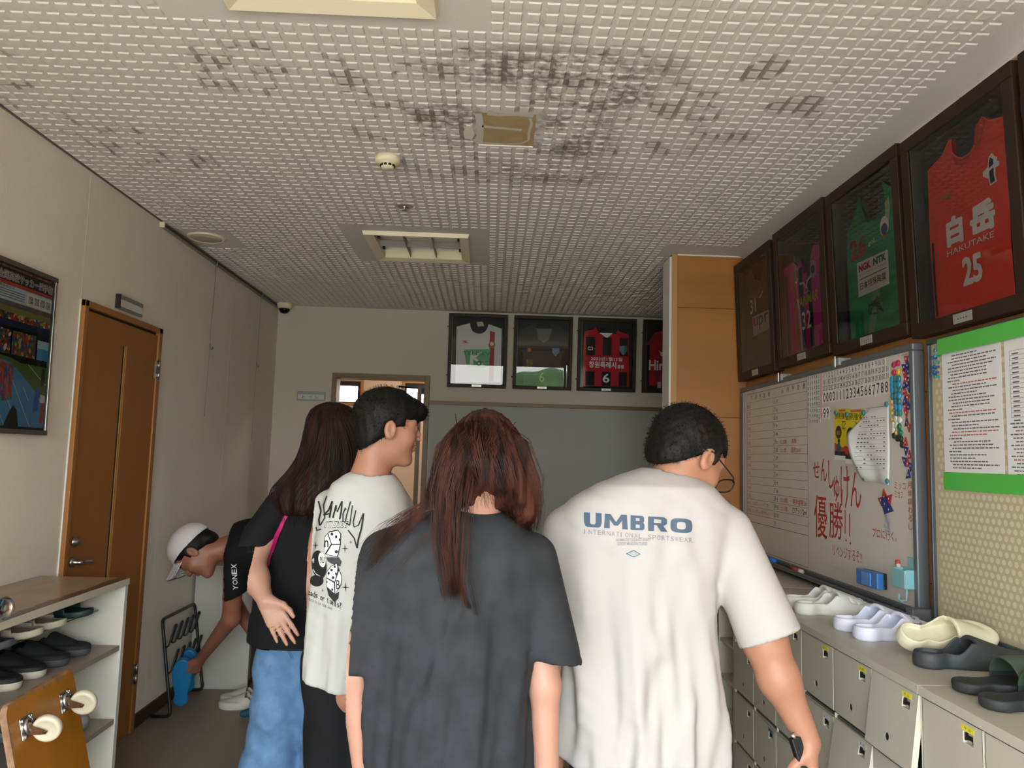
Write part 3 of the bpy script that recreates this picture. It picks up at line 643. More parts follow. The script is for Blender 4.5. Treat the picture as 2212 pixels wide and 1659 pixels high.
def j_stripe(b, N, f, w, h):
    rd = ck('red', 'b3182a'); bk = ck('black', '141416'); wh = ck('white2', 'e2e2e4')
    b.poly(f, N([(.11, .81), (.28, .85), (.30, .88), (.35, .80), (.50, .76), (.65, .80), (.69, .86), (.70, .83), (.87, .79), (.90, .08), (.10, .07)]), ZJ, rd, .008)
    for u0, u1 in ((.14, .30), (.43, .58), (.72, .86)):
        for v0, v1 in ((.49, .74), (.08, .27)): b.rect(f, u0*w, v0*h, u1*w, v1*h, ZJ+.001, bk)
    b.poly(f, N([(.37, .80), (.60, .80), (.50, .73)]), ZJ+.001, wh)
    b.text(f, '2022년1월13일', .23*w, .42*h, .77*w, .47*h, ZJ+.002, wh, .03); b.text(f, '창원특례시', .20*w, .32*h, .67*w, .41*h, ZJ+.002, wh, .07); b.text(f, '출범', .69*w, .32*h, .80*w, .37*h, ZJ+.002, wh, .05)
    b.text(f, '6', .44*w, .12*h, .56*w, .245*h, ZJ+.002, wh, .08); b.poly(f, N([(.72, .63), (.85, .63), (.85, .56), (.785, .50), (.72, .56)]), ZJ+.002, ck('crest_blue', '6f84a8')); b.poly(f, N([(.81, .63), (.85, .63), (.85, .56), (.80, .52)]), ZJ+.003, ck('green_d', '1d7a4b'))
    b.stroke(f, N([(.18, .60), (.26, .60), (.26, .565), (.18, .565), (.18, .60)]), .006, ZJ+.002, wh)
def j_hiro(b, N, f, w, h):
    b.poly(f, N([(.09, .68), (.22, .83), (.36, .86), (.45, .74), (.60, .70), (.75, .80), (.85, .78), (.95, .6), (.93, .1), (.13, .1), (.13, .66), (.08, .66)]), ZJ, M('cloth_redblack', 'b8182a', .8, var=1.1, vs=14, col2='6d0f1c'), .008)
    wh = ck('white2', 'e2e2e4'); b.text(f, 'Hiroshima', .12*w, .31*h, .90*w, .45*h, ZJ+.002, wh, .08); b.text(f, '23', .44*w, .16*h, .7*w, .28*h, ZJ+.002, wh, .06)
    b.poly(f, N([(.28, .59), (.32, .56), (.36, .57), (.38, .54), (.34, .54), (.33, .51), (.36, .50), (.31, .52), (.30, .56)]), ZJ+.002, wh)
    for k in range(4): b.rect(f, (.27+.1*k)*w, .07*h, (.33+.1*k)*w, .155*h, ZJ+.003, ck('pinkwhite', 'cf9ea6'))
    b.poly(f, N([(.42, .83), (.62, .83), (.55, .72), (.48, .73)]), ZJ+.001, ck('ash', '6f6e70'))
for x0, fn, lb in ((-.357, j_white, 'white and green jersey in black frame, leftmost on the far wall'), (.180, j_black, 'charcoal jersey in black frame, second from left on the far wall'), (.709, j_stripe, 'red and black striped jersey with number 6 on the far wall'), (1.247, j_hiro, 'red jersey frame half hidden behind the wooden pillar')):
    jersey_box(BW, x0, 1.985, .483, .606, 3.2, lb, 'framed jerseys on the far wall', fn, .036, True, .028)

def j_red(b, N, f, w, h):
    rd = M('cloth_scarlet', 'e5382c', .75, bump=.5, bs=9, bdist=.01); wh = ck('white2', 'e2e2e4'); bk = ck('black', '141416')
    b.poly(f, N([(.185, .80), (.329, .83), (.40, .88), (.425, .875), (.429, .81), (.47, .775), (.511, .76), (.571, .762), (.616, .787), (.632, .82), (.641, .85), (.70, .877), (.744, .846), (.909, .81), (.923, .75), (.921, .52), (.927, .067), (.19, .071), (.165, .081), (.162, .454)]), ZJ, rd, .012)
    b.poly(f, N([(.43, .80), (.47, .77), (.511, .752), (.571, .755), (.60, .77), (.58, .735), (.51, .72), (.45, .74)]), ZJ+.002, M('cloth_scarlet_d', 'c22a22', .8))
    b.poly(f, N([(.62, .79), (.64, .855), (.70, .88), (.715, .85), (.68, .80), (.64, .745)]), ZJ+.003, M('cloth_scarlet_d', 'c22a22', .8))
    b.stroke(f, N([(.193, .44), (.186, .30), (.19, .085)]), .011, ZJ+.002, bk); b.stroke(f, N([(.862, .44), (.852, .3), (.856, .072)]), .013, ZJ+.002, bk)
    b.poly(f, N([(.725, .69), (.75, .70), (.775, .675), (.79, .67), (.78, .65), (.80, .65), (.80, .63), (.77, .63), (.765, .60), (.775, .57), (.72, .565), (.71, .60), (.67, .62), (.67, .64), (.71, .65)]), ZJ+.002, wh)
    b.poly(f, N([(.735, .685), (.76, .67), (.755, .60), (.762, .575), (.727, .572), (.722, .60), (.722, .66)]), ZJ+.003, bk); b.stroke(f, N([(.675, .625), (.795, .648)]), .008, ZJ+.0035, wh)
    b.poly(f, N([(.31, .62), (.33, .64), (.38, .63), (.40, .645), (.39, .62), (.37, .605), (.35, .615)]), ZJ+.002, ck('ochre', '8f7433'))
    for q in range(8): dx_, dy_ = .0042*math.cos(q*PI/4), .0042*math.sin(q*PI/4); b.text(f, '白', .335*w+dx_, .39*h+dy_, .47*w+dx_, .515*h+dy_, ZJ+.002+q*.00003, wh, .07); b.text(f, '岳', .545*w+dx_, .39*h+dy_, .735*w+dx_, .515*h+dy_, ZJ+.002+q*.00003, wh, .07); b.text(f, '25', .452*w+dx_*.7, .184*h+dy_*.7, .607*w+dx_*.7, .306*h+dy_*.7, ZJ+.002+q*.00003, wh, .04)
    b.text(f, 'HAKUTAKE', .322*w, .345*h, .72*w, .372*h, ZJ+.002, wh, .01); b.text(f, '25', .447*w, .18*h, .612*w, .31*h, ZJ+.002, wh, .04)
def j_green(b, N, f, w, h):
    g = M('cloth_emerald', '1f9a68', .75, var=1.2, vs=16, col2='177d54', stretch=(1, .5, 1.6)); wh = ck('white2', 'e2e2e4'); dk = ck('green_k', '1a3f30')
    b.poly(f, N([(.202, .72), (.30, .77), (.37, .84), (.42, .881), (.44, .80), (.50, .71), (.631, .70), (.68, .80), (.72, .883), (.80, .83), (.893, .809), (.884, .059), (.184, .065), (.18, .5)]), ZJ, g, .012)
    b.poly(f, N([(.40, .77), (.42, .881), (.44, .80), (.50, .71), (.44, .72)]), ZJ+.001, ck('teal', '1d5a58')); b.poly(f, N([(.64, .70), (.70, .85), (.72, .883), (.74, .80), (.74, .70)]), ZJ+.001, ck('teal', '1d5a58'))
    b.poly(f, N([(.742, .76), (.79, .775), (.80, .72), (.76, .60), (.70, .56), (.73, .66)]), ZJ+.001, ck('palegreen', '9cc4a0')); b.poly(f, N([(.50, .30), (.62, .31), (.58, .20), (.50, .07), (.42, .07), (.50, .20)]), ZJ+.001, ck('palegreen2', '5f9a76'))
    for q in range(8): dx_, dy_ = .003*math.cos(q*PI/4), .003*math.sin(q*PI/4); b.text(f, '26', .25*w+dx_, .53*h+dy_, .47*w+dx_, .65*h+dy_, ZJ+.002+q*.00003, ck('red_n', 'b8322a'), .05); b.text(f, 'NGK', .36*w+dx_*.4, .447*h+dy_*.4, .52*w+dx_*.4, .488*h+dy_*.4, ZJ+.003+q*.00003, ck('red_n', 'b8322a'), .07); b.text(f, 'NTK', .56*w+dx_*.4, .447*h+dy_*.4, .72*w+dx_*.4, .485*h+dy_*.4, ZJ+.003+q*.00003, ck('green_k2', '1f5a40'), .07); b.text(f, 'gol.', .50*w, .565*h, .60*w, .60*h, ZJ+.002, wh, .04)
    b.disc(f, .72*w, .63*h, .055*w, ZJ+.002, wh, .055*h); b.disc(f, .72*w, .615*h, .04*w, ZJ+.003, ck('crest_blue2', '3f4f86')); b.stroke(f, N([(.68, .575), (.76, .58)]), .012, ZJ+.003, ck('ochre', '8f7433'))
    b.poly(f, N([(.33, .507), (.745, .497), (.74, .31), (.33, .306)]), ZJ+.002, wh)
    b.text(f, 'NGK', .36*w, .445*h, .52*w, .49*h, ZJ+.003, ck('red_n', 'a8322a'), .07); b.text(f, 'NTK', .56*w, .445*h, .72*w, .485*h, ZJ+.003, ck('green_k2', '1f5a40'), .07)
    b.text(f, 'スパークプラグ', .36*w, .42*h, .52*w, .435*h, ZJ+.003, dk, .02); b.text(f, 'ニューセラミック', .56*w, .42*h, .72*w, .435*h, ZJ+.003, dk, .02); b.text(f, '日本特殊陶業', .36*w, .34*h, .71*w, .385*h, ZJ+.003, dk, .03)
    b.stroke(f, N([(.54, .42), (.54, .49)]), .002, ZJ+.003, dk); b.stroke(f, N([(.36, .403), (.72, .403)]), .003, ZJ+.003, dk)
    for k in range(14): b.stroke(f, N([(.45+.2*random.random(), .17+.1*random.random()) for _ in range(3)]), .004, ZJ+.0015, dk)
def j_pink(b, N, f, w, h):
    b.poly(f, N([(.06, .72), (.295, .73), (.38, .68), (.45, .715), (.50, .60), (.60, .62), (.64, .70), (.70, .756), (.80, .74), (.84, .60), (.871, .10), (.60, .07), (.456, .065), (.192, .06), (.08, .08)]), ZJ, ck('magenta', 'cc2a90'), .012)
    for u, c in ((.10, '3a2330'), (.30, '8a2a3a'), (.40, '201a38'), (.56, '201a38'), (.78, '6d1650')):
        b.poly(f, N([(u, .66), (u+.07, .66), (u+.08, .09), (u+.01, .09)]), ZJ+.001, ck('stripe'+c, c))
    wh = ck('white2', 'e2e2e4'); b.text(f, 'YANMAR', .33*w, .385*h, .75*w, .455*h, ZJ+.003, ck('yellow', 'c9a52c'), .06, .15); b.text(f, '32', .43*w, .22*h, .60*w, .345*h, ZJ+.003, wh, .04)
    b.stroke(f, N([(.42, .55), (.50, .54), (.54, .50), (.56, .54), (.64, .565)]), .010, ZJ+.003, wh); b.stroke(f, N([(.53, .52), (.50, .47), (.58, .47), (.54, .52)]), .005, ZJ+.003, wh)
    b.stroke(f, N([(.33, .58), (.36, .565), (.38, .60)]), .006, ZJ+.003, wh); b.disc(f, .68*w, .60*h, .06*w, ZJ+.002, ck('pale_p', 'b48aa6'), .06*h); b.disc(f, .68*w, .60*h, .035*w, ZJ+.003, ck('stripe3a2330', '3a2330'))
def j_brown(b, N, f, w, h):
    b.poly(f, N([(.15, .86), (.38, .90), (.45, .80), (.6, .76), (.7, .84), (.75, .9), (.90, .84), (.93, .05), (.12, .05)]), ZJ, M('cloth_umber', '4a4030', .8, var=1.1, vs=10, col2='403225'), .012)
    wh = ck('white2', 'e2e2e4'); b.text(f, '31', .30*w, .53*h, .46*w, .65*h, ZJ+.003, wh, .04); b.stroke(f, N([(.55, .63), (.60, .635), (.66, .67)]), .005, ZJ+.003, wh)
    b.disc(f, .845*w, .62*h, .06*w, ZJ+.003, ck('orange', 'c05a38'), .065*h)
    b.poly(f, N([(.35, .505), (.82, .495), (.80, .35), (.35, .34)]), ZJ+.003, ck('white3', 'bdbab8'))
    b.text(f, 'u', .385*w, .415*h, .50*w, .485*h, ZJ+.004, ck('red_n', 'a8322a'), .03); b.text(f, 'p', .53*w, .375*h, .645*w, .485*h, ZJ+.004, ck('slate', '3a4a55'), .03); b.text(f, 'r', .68*w, .415*h, .77*w, .485*h, ZJ+.004, ck('navy', '1f2a5a'), .03)
for x0, z0, w_, h_2, fn, lb in ((-4.159, 1.886, .54, .662, j_brown, 'brown jersey with number 31 in dark frame by the pillar'), (-3.577, 1.893, .552, .664, j_pink, 'magenta and navy striped jersey with number 32 in dark frame'), (-2.994, 1.876, .546, .668, j_green, 'green jersey with number 26 in dark frame above the whiteboard'), (-2.424, 1.856, .546, .674, j_red, 'large red jersey with number 25 in dark frame, nearest on the wood wall')):
    jersey_box(RW, x0, z0, w_, h_2, 2.3, lb, 'framed jerseys on the wood wall', fn, .05)
b = MB(); b.box(RW, -2.235, 2.548, -2.229, 2.575, 0, .003, m_white); tag(b.build('tape_scrap'), 'tiny strip of white tape above the red jersey frame', 'tape')
b = MB(); t0 = thing('framed_jersey', 'dark picture frame cut off by the right edge of the photo', 'framed jersey', (XR, 1.85, 1.86), 'framed jerseys on the wood wall')
b.box(Fr(RW(-1.855, 1.85, .02), RW.u, RW.v+RW.n*.04), 0, 0, .05, .68, -.018, .028, m_fr); b.build('frame', t0, .003)
# ================================================================== WHITEBOARD ON THE WOOD WALL
m_bfr = M('board_frame_grey', '5f6468', .4, metal=.2)
m_bwh = M('board_white', 'c9c4bb', .25, spec=.5)
m_ink = M('marker_black', '2b2a2a', .6); m_red = M('marker_red', 'b03a35', .6); m_redf = M('marker_red_faded', 'bd7c74', .6); m_redl = M('marker_red_light', 'b55a52', .6)
m_mag = M('magnet_sheet', 'd3d1cd', .5); m_magp = M('magnet_sheet_pink', 'd6bdb8', .5)
ZB = .034
t = thing('whiteboard', 'large grey-framed magnetic whiteboard with monthly schedule on the wood wall', 'whiteboard', RW(-3.3, .94, 0))
b = MB(); b.box(RW, -4.10, .97, -2.45, 1.825, .004, ZB, m_bwh)
# printed schedule grid
gx0, gxm, gx1 = -4.06, -3.69, -3.283
for k in range(17): b.rect(RW, gx0, 1.757-.0397*k-.0006, gx1, 1.757-.0397*k+.0006, ZB+.0006, m_ink)
for z in (1.803, .984, 1.1215): b.rect(RW, gx0, z-.0011, gx1, z+.0011, ZB+.0007, m_ink)
for x in (gx0, gx1): b.rect(RW, x-.001, .984, x+.001, 1.803, ZB+.0007, m_ink)
for x in (gx0+.06, gxm, gxm+.075): b.rect(RW, x-.0005, 1.1215, x+.0005, 1.757, ZB+.0005, M('grid_light', '9a958c', .6))
b.rect(RW, gxm-.0005, 1.757, gxm+.0005, 1.803, ZB+.0005, M('grid_light', '9a958c', .6))
b.build('panel', t)
for nm, r_ in (('frame_rail', (-4.14, 1.822, -2.432, 1.846)), ('frame_rail', (-4.14, .955, -2.432, .975)), ('frame_stile', (-4.14, .975, -4.10, 1.822)), ('frame_stile', (-2.456, .975, -2.432, 1.822))):
    b = MB(); b.box(RW, *r_, .002, .044, m_bfr); b.build(nm, t, .005)
b = MB(); b.box(RW, -4.12, .946, -2.40, .956, .002, .085, m_bfr); b.box(RW, -4.12, .956, -2.40, .966, .078, .085, m_bfr); b.box(RW, -2.425, .946, -2.385, .985, .002, .09, m_bfr); b.build('pen_tray', t, .003)
for x in (-3.56, -2.965):
    b = MB(); b.box(RW, x-.028, 1.832, x+.028, 1.862, .002, .054, M('clip_grey', '8e9190', .4)); b.box(RW, x-.004, 1.825, x+.004, 1.87, .054, .058, m_alu); b.build('wall_clip', t, .003)
# printed and handwritten words, one part per passage
def words(name, items, label=None):
    for s_, x0, z0, x1, z1, m in items: b = MB(); b.text(RW, s_, x0, z0, x1, z1, ZB+.0012, m, .012); tag(b.build(name, t), label)
for c, k in zip('7月予定表', range(5)): words('heading_character', [(c, -4.0+.062*k, 1.768, -3.97+.062*k, 1.792, m_redl if k == 0 else m_ink)])
for c, k in zip('6月予定表', range(5)): words('heading_character', [(c, -3.575+.062*k, 1.770, -3.548+.062*k, 1.795, m_redl if k == 0 else m_ink)])
m_gry = M('marker_grey', '6a6764', .6)
dl_ = '日月火水木金土日月火水木金土日月'; dr_ = '月火水木金土日月火水木金土日月'
b = MB()
for k in range(15):
    z = 1.727-.0397*k; b.text(RW, dl_[k], gx0+.035, z, gx0+.053, z+.018, ZB+.001, m_ink, .01); b.text(RW, str(k+1), gx0+.008, z, gx0+.022, z+.018, ZB+.001, m_gry)
b.build('july_dates', t)
b = MB()
for k in range(16):
    z = 1.727-.0397*k; b.text(RW, str(16+k), gxm+.008, z-.002, gxm+.036, z+.022, ZB+.001, m_gry)
    if k < 15: b.text(RW, dr_[k], gxm+.045, z, gxm+.065, z+.018, ZB+.001, m_ink, .01)
b.build('june_dates', t)
words('red_note', [('CL2部', -3.60, 1.526, -3.515, 1.548, m_redl), ('県新', -3.46, 1.526, -3.40, 1.550, m_redl)])
words('red_note', [('CL1部', -3.60, 1.486, -3.52, 1.508, m_redl), ('国府2nd', -3.465, 1.484, -3.36, 1.510, m_redl)])
words('red_note', [('CL2部', -3.60, 1.248, -3.51, 1.272, m_redl), ('東海星翔2nd', -3.45, 1.246, -3.29, 1.274, m_redl)])
words('red_note', [('CL1部', -3.60, 1.208, -3.51, 1.232, m_redl), ('ロアッソ2nd', -3.45, 1.206, -3.30, 1.232, m_ink)])
words('red_note', [('CL2部 vs 小川工業', -3.98, 1.210, -3.75, 1.232, m_redf), ('CL1部 vs 東海2nd', -3.98, 1.168, -3.75, 1.192, m_redf)])
for c, x0, z0, x1, z1 in (('せ', -3.228, 1.375, -3.165, 1.445), ('ん', -3.156, 1.362, -3.095, 1.459), ('し', -3.082, 1.335, -3.035, 1.452), ('ゅ', -3.035, 1.283, -2.985, 1.39), ('け', -2.975, 1.262, -2.90, 1.43), ('ん', -2.895, 1.272, -2.81, 1.41), ('優', -3.222, 1.125, -3.10, 1.305), ('勝', -3.08, 1.135, -2.96, 1.285)):
    words('red_character', [(c, x0, z0, x1, z1, m_red)])
for x, z0, z1 in ((-2.94, 1.165, 1.258), (-2.905, 1.158, 1.245)):
    b = MB(); b.stroke(RW, [(x, z1), (x-.003, z0)], .006, ZB+.001, m_red); b.disc(RW, x+.004, z0-.025, .005, ZB+.001, m_red); b.build('exclamation_mark', t)
words('red_line', [('リベンジするぞ!!', -3.05, 1.068, -2.81, 1.112, m_redl)]); words('red_line', [('プロに行く。', -2.732, 1.175, -2.568, 1.21, m_red)])
for k, c in enumerate('月体調わるし'): words('red_character', [(c, -2.493, 1.362-.0275*k, -2.469, 1.384-.0275*k, m_red)])
words('red_line', [('ミッコ', -2.575, 1.355, -2.505, 1.38, m_redl), ('ミカフ', -2.575, 1.326, -2.522, 1.35, m_redl)])
words('smudge_writing', [('うえの選手たち', -3.129, 1.012, -2.945, 1.028, M('faint_pen', 'a9a59e', .6))])
b = MB(); m_sm = M('grey_smear', '93979f', .7, var=1.2, vs=60, col2='b9b7b2'); b.poly(RW, [(-2.652, 1.266), (-2.625, 1.262), (-2.63, 1.245), (-2.615, 1.262), (-2.604, 1.25), (-2.612, 1.225), (-2.6, 1.195), (-2.615, 1.19), (-2.628, 1.215), (-2.65, 1.195), (-2.655, 1.225), (-2.645, 1.245)], ZB+.001, m_sm); b.build('tape_residue', t)
b = MB(); b.text(RW, 'MAGIC MAGNET', -2.515, 1.812, -2.478, 1.816, ZB+.001, m_ink); b.text(RW, '↑', -2.533, 1.806, -2.528, 1.818, ZB+.001, m_ink); b.build('maker_mark', t)
b = MB()
for r_ in ((-2.55, .983, -2.485, .9835), (-2.55, .993, -2.485, .9935), (-2.55, .983, -2.5495, .9935)): b.rect(RW, *r_, ZB+.001, m_gry)
b.build('maker_label', t)
# loose magnet tiles: every number is a tile
def tile(s_, x, z, w, h, m, mi, label, grp, cat='magnet', bold=.014):
    b = MB(); b.box(RW, x, z, x+w, z+h, ZB+.0002, ZB+.0012, m); b.text(RW, s_, x+w*.12, z+h*.12, x+w*.88, z+h*.9, ZB+.0016, mi, bold, 0, .8)
    tag(b.build('number_magnet' if cat == 'magnet' else cat), label, 'magnet', grp)
rows = [[1, 1, 2, 2, 3, 3, 4, 4, 5, 5, 6, 6, 7, 7, 8, 8, 9, 9, 10, 10], [11, 11, 12, 12, 13, 13, 14, 14, 15, 15, 16, 16, 17, 17, 18, 18, 19, 19, 20, 20, 31], [21, 21, 22, 22, 23, 23, 24, 24, 25, 25, 26, 26, 27, 27, 28, 28, 29, 29, 30, 30, 31]]
for r, (row, z) in enumerate(zip(rows, (1.793, 1.7665, 1.740))):
    for k, v in enumerate(row):
        side = ('left of its pair' if k % 2 == 0 else 'right of its pair') if k < 20 else 'at the right end'
        tile(str(v), -3.124+.02525*k, z, .0246, .0255, m_mag, m_ink, 'white magnet tile, black %d, in the %s number row, %s' % (v, ('top', 'second', 'third')[r], side), 'date number tiles')
for k, c in enumerate('000011123345667788'):
    n = '000011123345667788'[:k].count(c); tot = '000011123345667788'.count(c)
    lb = 'tall white magnet tile with bold black %s in the row of large digits' % c + ('' if tot == 1 else ', %s %s' % (('first', 'second', 'third', 'fourth')[n], c))
    tile(c, -3.124+.0292*k, 1.689-(.003 if k == 14 else 0), .0287, .0500, m_mag, m_ink, lb, 'large digit tiles', 'magnet', .02)
for k in range(2): tile('9', -3.124+.0292*k, 1.622, .0287, .052, m_mag, m_ink, 'tall white magnet tile with bold black 9 below the zeros, %s one' % ('left', 'right')[k], 'large digit tiles', 'magnet', .02)
en = {'月': 'Monday', '火': 'Tuesday', '水': 'Wednesday', '木': 'Thursday', '金': 'Friday', '土': 'Saturday', '日': 'Sunday'}
for r in range(9):
    for k, c in enumerate('月火水木金土日'):
        if r == 8 and c in '月土日': continue
        tile(c, -3.277+.0212*k, 1.800-.0236*r-(.0015*k if r > 5 else 0)+.0005*k, .0206, .0226, m_magp if c == '日' else m_mag, (m_red if r == 7 else M('marker_pink', 'c58f8a', .6)) if c == '日' else m_ink,
             '%s weekday magnet tile with the %s character in row %s from the top' % ('pinkish' if c == '日' else 'white', en[c], ('one', 'two', 'three', 'four', 'five', 'six', 'seven', 'eight', 'nine')[r]), 'weekday tiles')
tile('2', -3.277+.0212*5, 1.800-.0236*8, .0206, .0226, m_mag, m_ink, 'white magnet tile with black 2 below the Saturday tiles', 'weekday tiles')
# round magnets
MC = {'pink': 'b02f4e', 'yellow': 'd7a52a', 'blue': '2f8fc0', 'teal': '3f7680', 'white': 'cfccc0', 'green': '1d6a45', 'black': '2a2b26', 'gold': 'c7a75c'}
mg = [('pink', -2.559, 1.787), ('pink', -2.532, 1.790), ('pink', -2.560, 1.760), ('yellow', -2.532, 1.759), ('blue', -2.571, 1.738), ('teal', -2.550, 1.737), ('teal', -2.530, 1.735), ('blue', -2.572, 1.718), ('teal', -2.551, 1.717), ('blue', -2.529, 1.716),
      ('blue', -2.572, 1.698), ('teal', -2.550, 1.697), ('teal', -2.527, 1.695), ('teal', -2.571, 1.677), ('teal', -2.550, 1.677), ('blue', -2.528, 1.676), ('teal', -2.552, 1.657), ('teal', -2.531, 1.656), ('blue', -2.549, 1.637), ('blue', -2.527, 1.636), ('teal', -2.549, 1.617), ('teal', -2.527, 1.616),
      ('gold', -2.574, 1.657), ('gold', -2.574, 1.638), ('gold', -2.574, 1.619), ('gold', -2.577, 1.598), ('white', -2.553, 1.598), ('white', -2.527, 1.592), ('white', -2.569, 1.578), ('white', -2.548, 1.577), ('green', -2.534, 1.569), ('green', -2.529, 1.549), ('gold', -2.551, 1.549), ('black', -2.566, 1.540), ('black', -2.545, 1.529), ('black', -2.524, 1.527), ('black', -2.517, 1.507), ('white', -2.572, 1.558)]
prev = {}
ordn = ('topmost', 'second', 'third', 'fourth', 'fifth', 'sixth', 'seventh', 'eighth', 'ninth', 'tenth', 'eleventh', 'twelfth')
for c, x, z in mg:
    n = prev.get(c, 0); prev[c] = n+1; rr = .0105 if c in ('pink', 'yellow') else .0112 if c != 'gold' else .008
    b = MB(); b.lathe(RW(x, z, ZB+.0008), (-1, 0, 0), [(rr, 0), (rr, .004), (rr*.86, .0065), (rr*.5, .0075), (.0004, .0078)], M('magnet_'+c, MC[c], .3), 18)
    tag(b.build('round_magnet'), 'round %s magnet, %s of the %s ones in the cluster at the board edge' % (c, ordn[n], c), 'magnet', 'round magnets at the board edge')
for x, z, lb in ((-2.998, 1.644, 'teal magnet holding the left yellow flyer'), (-2.905, 1.633, 'teal magnet holding the right yellow flyer'), (-2.775, 1.632, 'teal magnet at the left edge of the curled paper'), (-2.608, 1.652, 'teal magnet at the top right of the curled paper'), (-2.776, 1.386, 'teal magnet at the lower left of the curled paper'), (-2.613, 1.381, 'teal magnet at the lower right of the curled paper'), (-2.815, 1.448, 'teal magnet at the foot of the right yellow flyer')):
    b = MB(); b.lathe(RW(x, z, ZB+.003), (-1, 0, 0), [(.010, 0), (.010, .004), (.0086, .0065), (.005, .0075), (.0004, .0078)], M('magnet_teal', MC['teal'], .3), 18); tag(b.build('round_magnet'), lb+' on the whiteboard', 'magnet')
# red and blue triangle magnets
m_tr = M('magnet_tri_red', 'b0302f', .4); m_tb = M('magnet_tri_blue', '23307a', .4); m_td = M('magnet_dot', 'e0e0dc', .4)
def tri(pts, m, label, n=0):
    b = MB(); b.poly(RW, pts, ZB+.0035+.0009*n, m, .0028); cx = sum(p[0] for p in pts)/len(pts); cz = sum(p[1] for p in pts)/len(pts); b.disc(RW, cx, cz, .0028, ZB+.0038+.0009*n, m_td, .0038, 12)
    tag(b.build('triangle_magnet'), label, 'magnet', 'red and blue triangle magnets')
seq = [(-2.480, 1.795, 'r'), (-2.474, 1.777, 'b'), (-2.494, 1.768, 'b'), (-2.470, 1.757, 'b'), (-2.494, 1.750, 'r'), (-2.486, 1.731, 'r'), (-2.468, 1.722, 'b'), (-2.495, 1.712, 'b'), (-2.470, 1.697, 'b'), (-2.496, 1.691, 'r'), (-2.478, 1.664, 'r'), (-2.496, 1.656, 'b'), (-2.493, 1.634, 'r'), (-2.474, 1.636, 'b'), (-2.488, 1.612, 'r'), (-2.486, 1.583, 'b'), (-2.474, 1.566, 'r'), (-2.496, 1.516, 'r'), (-2.494, 1.487, 'b'), (-2.474, 1.472, 'r'), (-2.505, 1.452, 'b'), (-2.486, 1.446, 'r'), (-2.470, 1.434, 'b'), (-2.484, 1.408, 'b')]
cnt = {}
for k, (x, z, c) in enumerate(seq):
    u = 1 if k % 2 else -1; s_ = .016; cnt[c] = cnt.get(c, 0)+1; nm = 'red' if c == 'r' else 'dark blue'
    tri([(x-s_*.85, z-u*s_*.9), (x+s_*.85, z-u*s_*.7), (x+.004*(k % 3-1), z+u*s_*1.1)], m_tr if c == 'r' else m_tb, '%s triangle magnet, %s %s one from the top of the right edge strip' % (nm, ordn[cnt[c]-1] if cnt[c] < 12 else 'lowest' if c == 'b' and cnt[c] == 13 else 'twelfth', nm), k % 3)
tri([(-2.645, 1.354), (-2.665, 1.30), (-2.615, 1.318)], m_tr, 'red triangle magnet forming the top point of the star', 0); tri([(-2.591, 1.337), (-2.640, 1.325), (-2.603, 1.298)], m_tr, 'red triangle magnet forming the right point of the star', 0)
tri([(-2.686, 1.318), (-2.648, 1.326), (-2.662, 1.29)], m_tr, 'red triangle magnet forming the left point of the star', 0); tri([(-2.655, 1.322), (-2.625, 1.325), (-2.605, 1.29), (-2.64, 1.265), (-2.66, 1.30)], m_tb, 'dark blue magnet at the heart of the star', 1); tri([(-2.605, 1.305), (-2.581, 1.279), (-2.641, 1.264)], m_tb, 'dark blue triangle magnet at the foot of the star', 2)
# flyers and curled sheet
m_fy = M('flyer_yellow', 'd4c11c', .5); m_pp = M('paper_white', 'd9d9d8', .7)
def flyer(x0, z0, x1, z1, dz, label):
    f = Fr(RW(x0, z0, ZB+.001+dz), RW.u, (0, 0, 1)).rot(-.03); w, h = x1-x0, z1-z0
    b = MB(); b.box(f, 0, 0, w, h, 0, .0006, m_fy); t_ = .001
    b.rect(f, 0, 0, w, h*.085, t_, m_pp); b.rect(f, 0, h*.085, w, h*.17, t_, m_ink); b.poly(f, [(0, h*.17), (w, h*.17), (w, h*.33), (w*.6, h*.24), (0, h*.33)], t_, m_red); b.disc(f, w*.32, h*.24, w*.14, t_+.0003, M('flyer_teal', '2f5a60', .6), h*.1); b.disc(f, w*.32, h*.37, w*.09, t_+.0003, m_ink, h*.04)
    b.text(f, '罰則強化', w*.05, h*.80, w*.95, h*.93, t_+.0002, m_ink, .02); b.rect(f, w*.3, h*.945, w*.9, h*.985, t_, m_redl); b.disc(f, w*.3, h*.54, w*.22, t_+.0002, m_ink, h*.13, 20)
    b.text(f, '違反', w*.16, h*.49, w*.44, h*.57, t_+.0005, M('flyer_gold', 'd39b3a', .6), .01)
    for a in ((.55, .75, .85, .74), (.62, .75, .60, .60), (.60, .60, .9, .62), (.60, .60, .8, .72), (.8, .72, .9, .62)): b.stroke(f, [(a[0]*w, a[1]*h), (a[2]*w, a[3]*h)], .003, t_+.0003, m_ink)
    b.disc(f, w*.88, h*.60, w*.13, t_+.0002, m_ink, h*.07, 18); b.disc(f, w*.88, h*.60, w*.10, t_+.0004, m_fy, h*.055, 18)
    tag(b.build('flyer'), label, 'flyer', 'yellow bicycle flyers')
flyer(-3.022, 1.455, -2.905, 1.660, 0, 'yellow bicycle flyer on the whiteboard, left of the two, partly covered'); flyer(-2.928, 1.440, -2.785, 1.652, .0012, 'yellow bicycle flyer on the whiteboard, right of the two, tucked under the curled paper')
b = MB(); nx_, nz_ = 16, 12; V = []
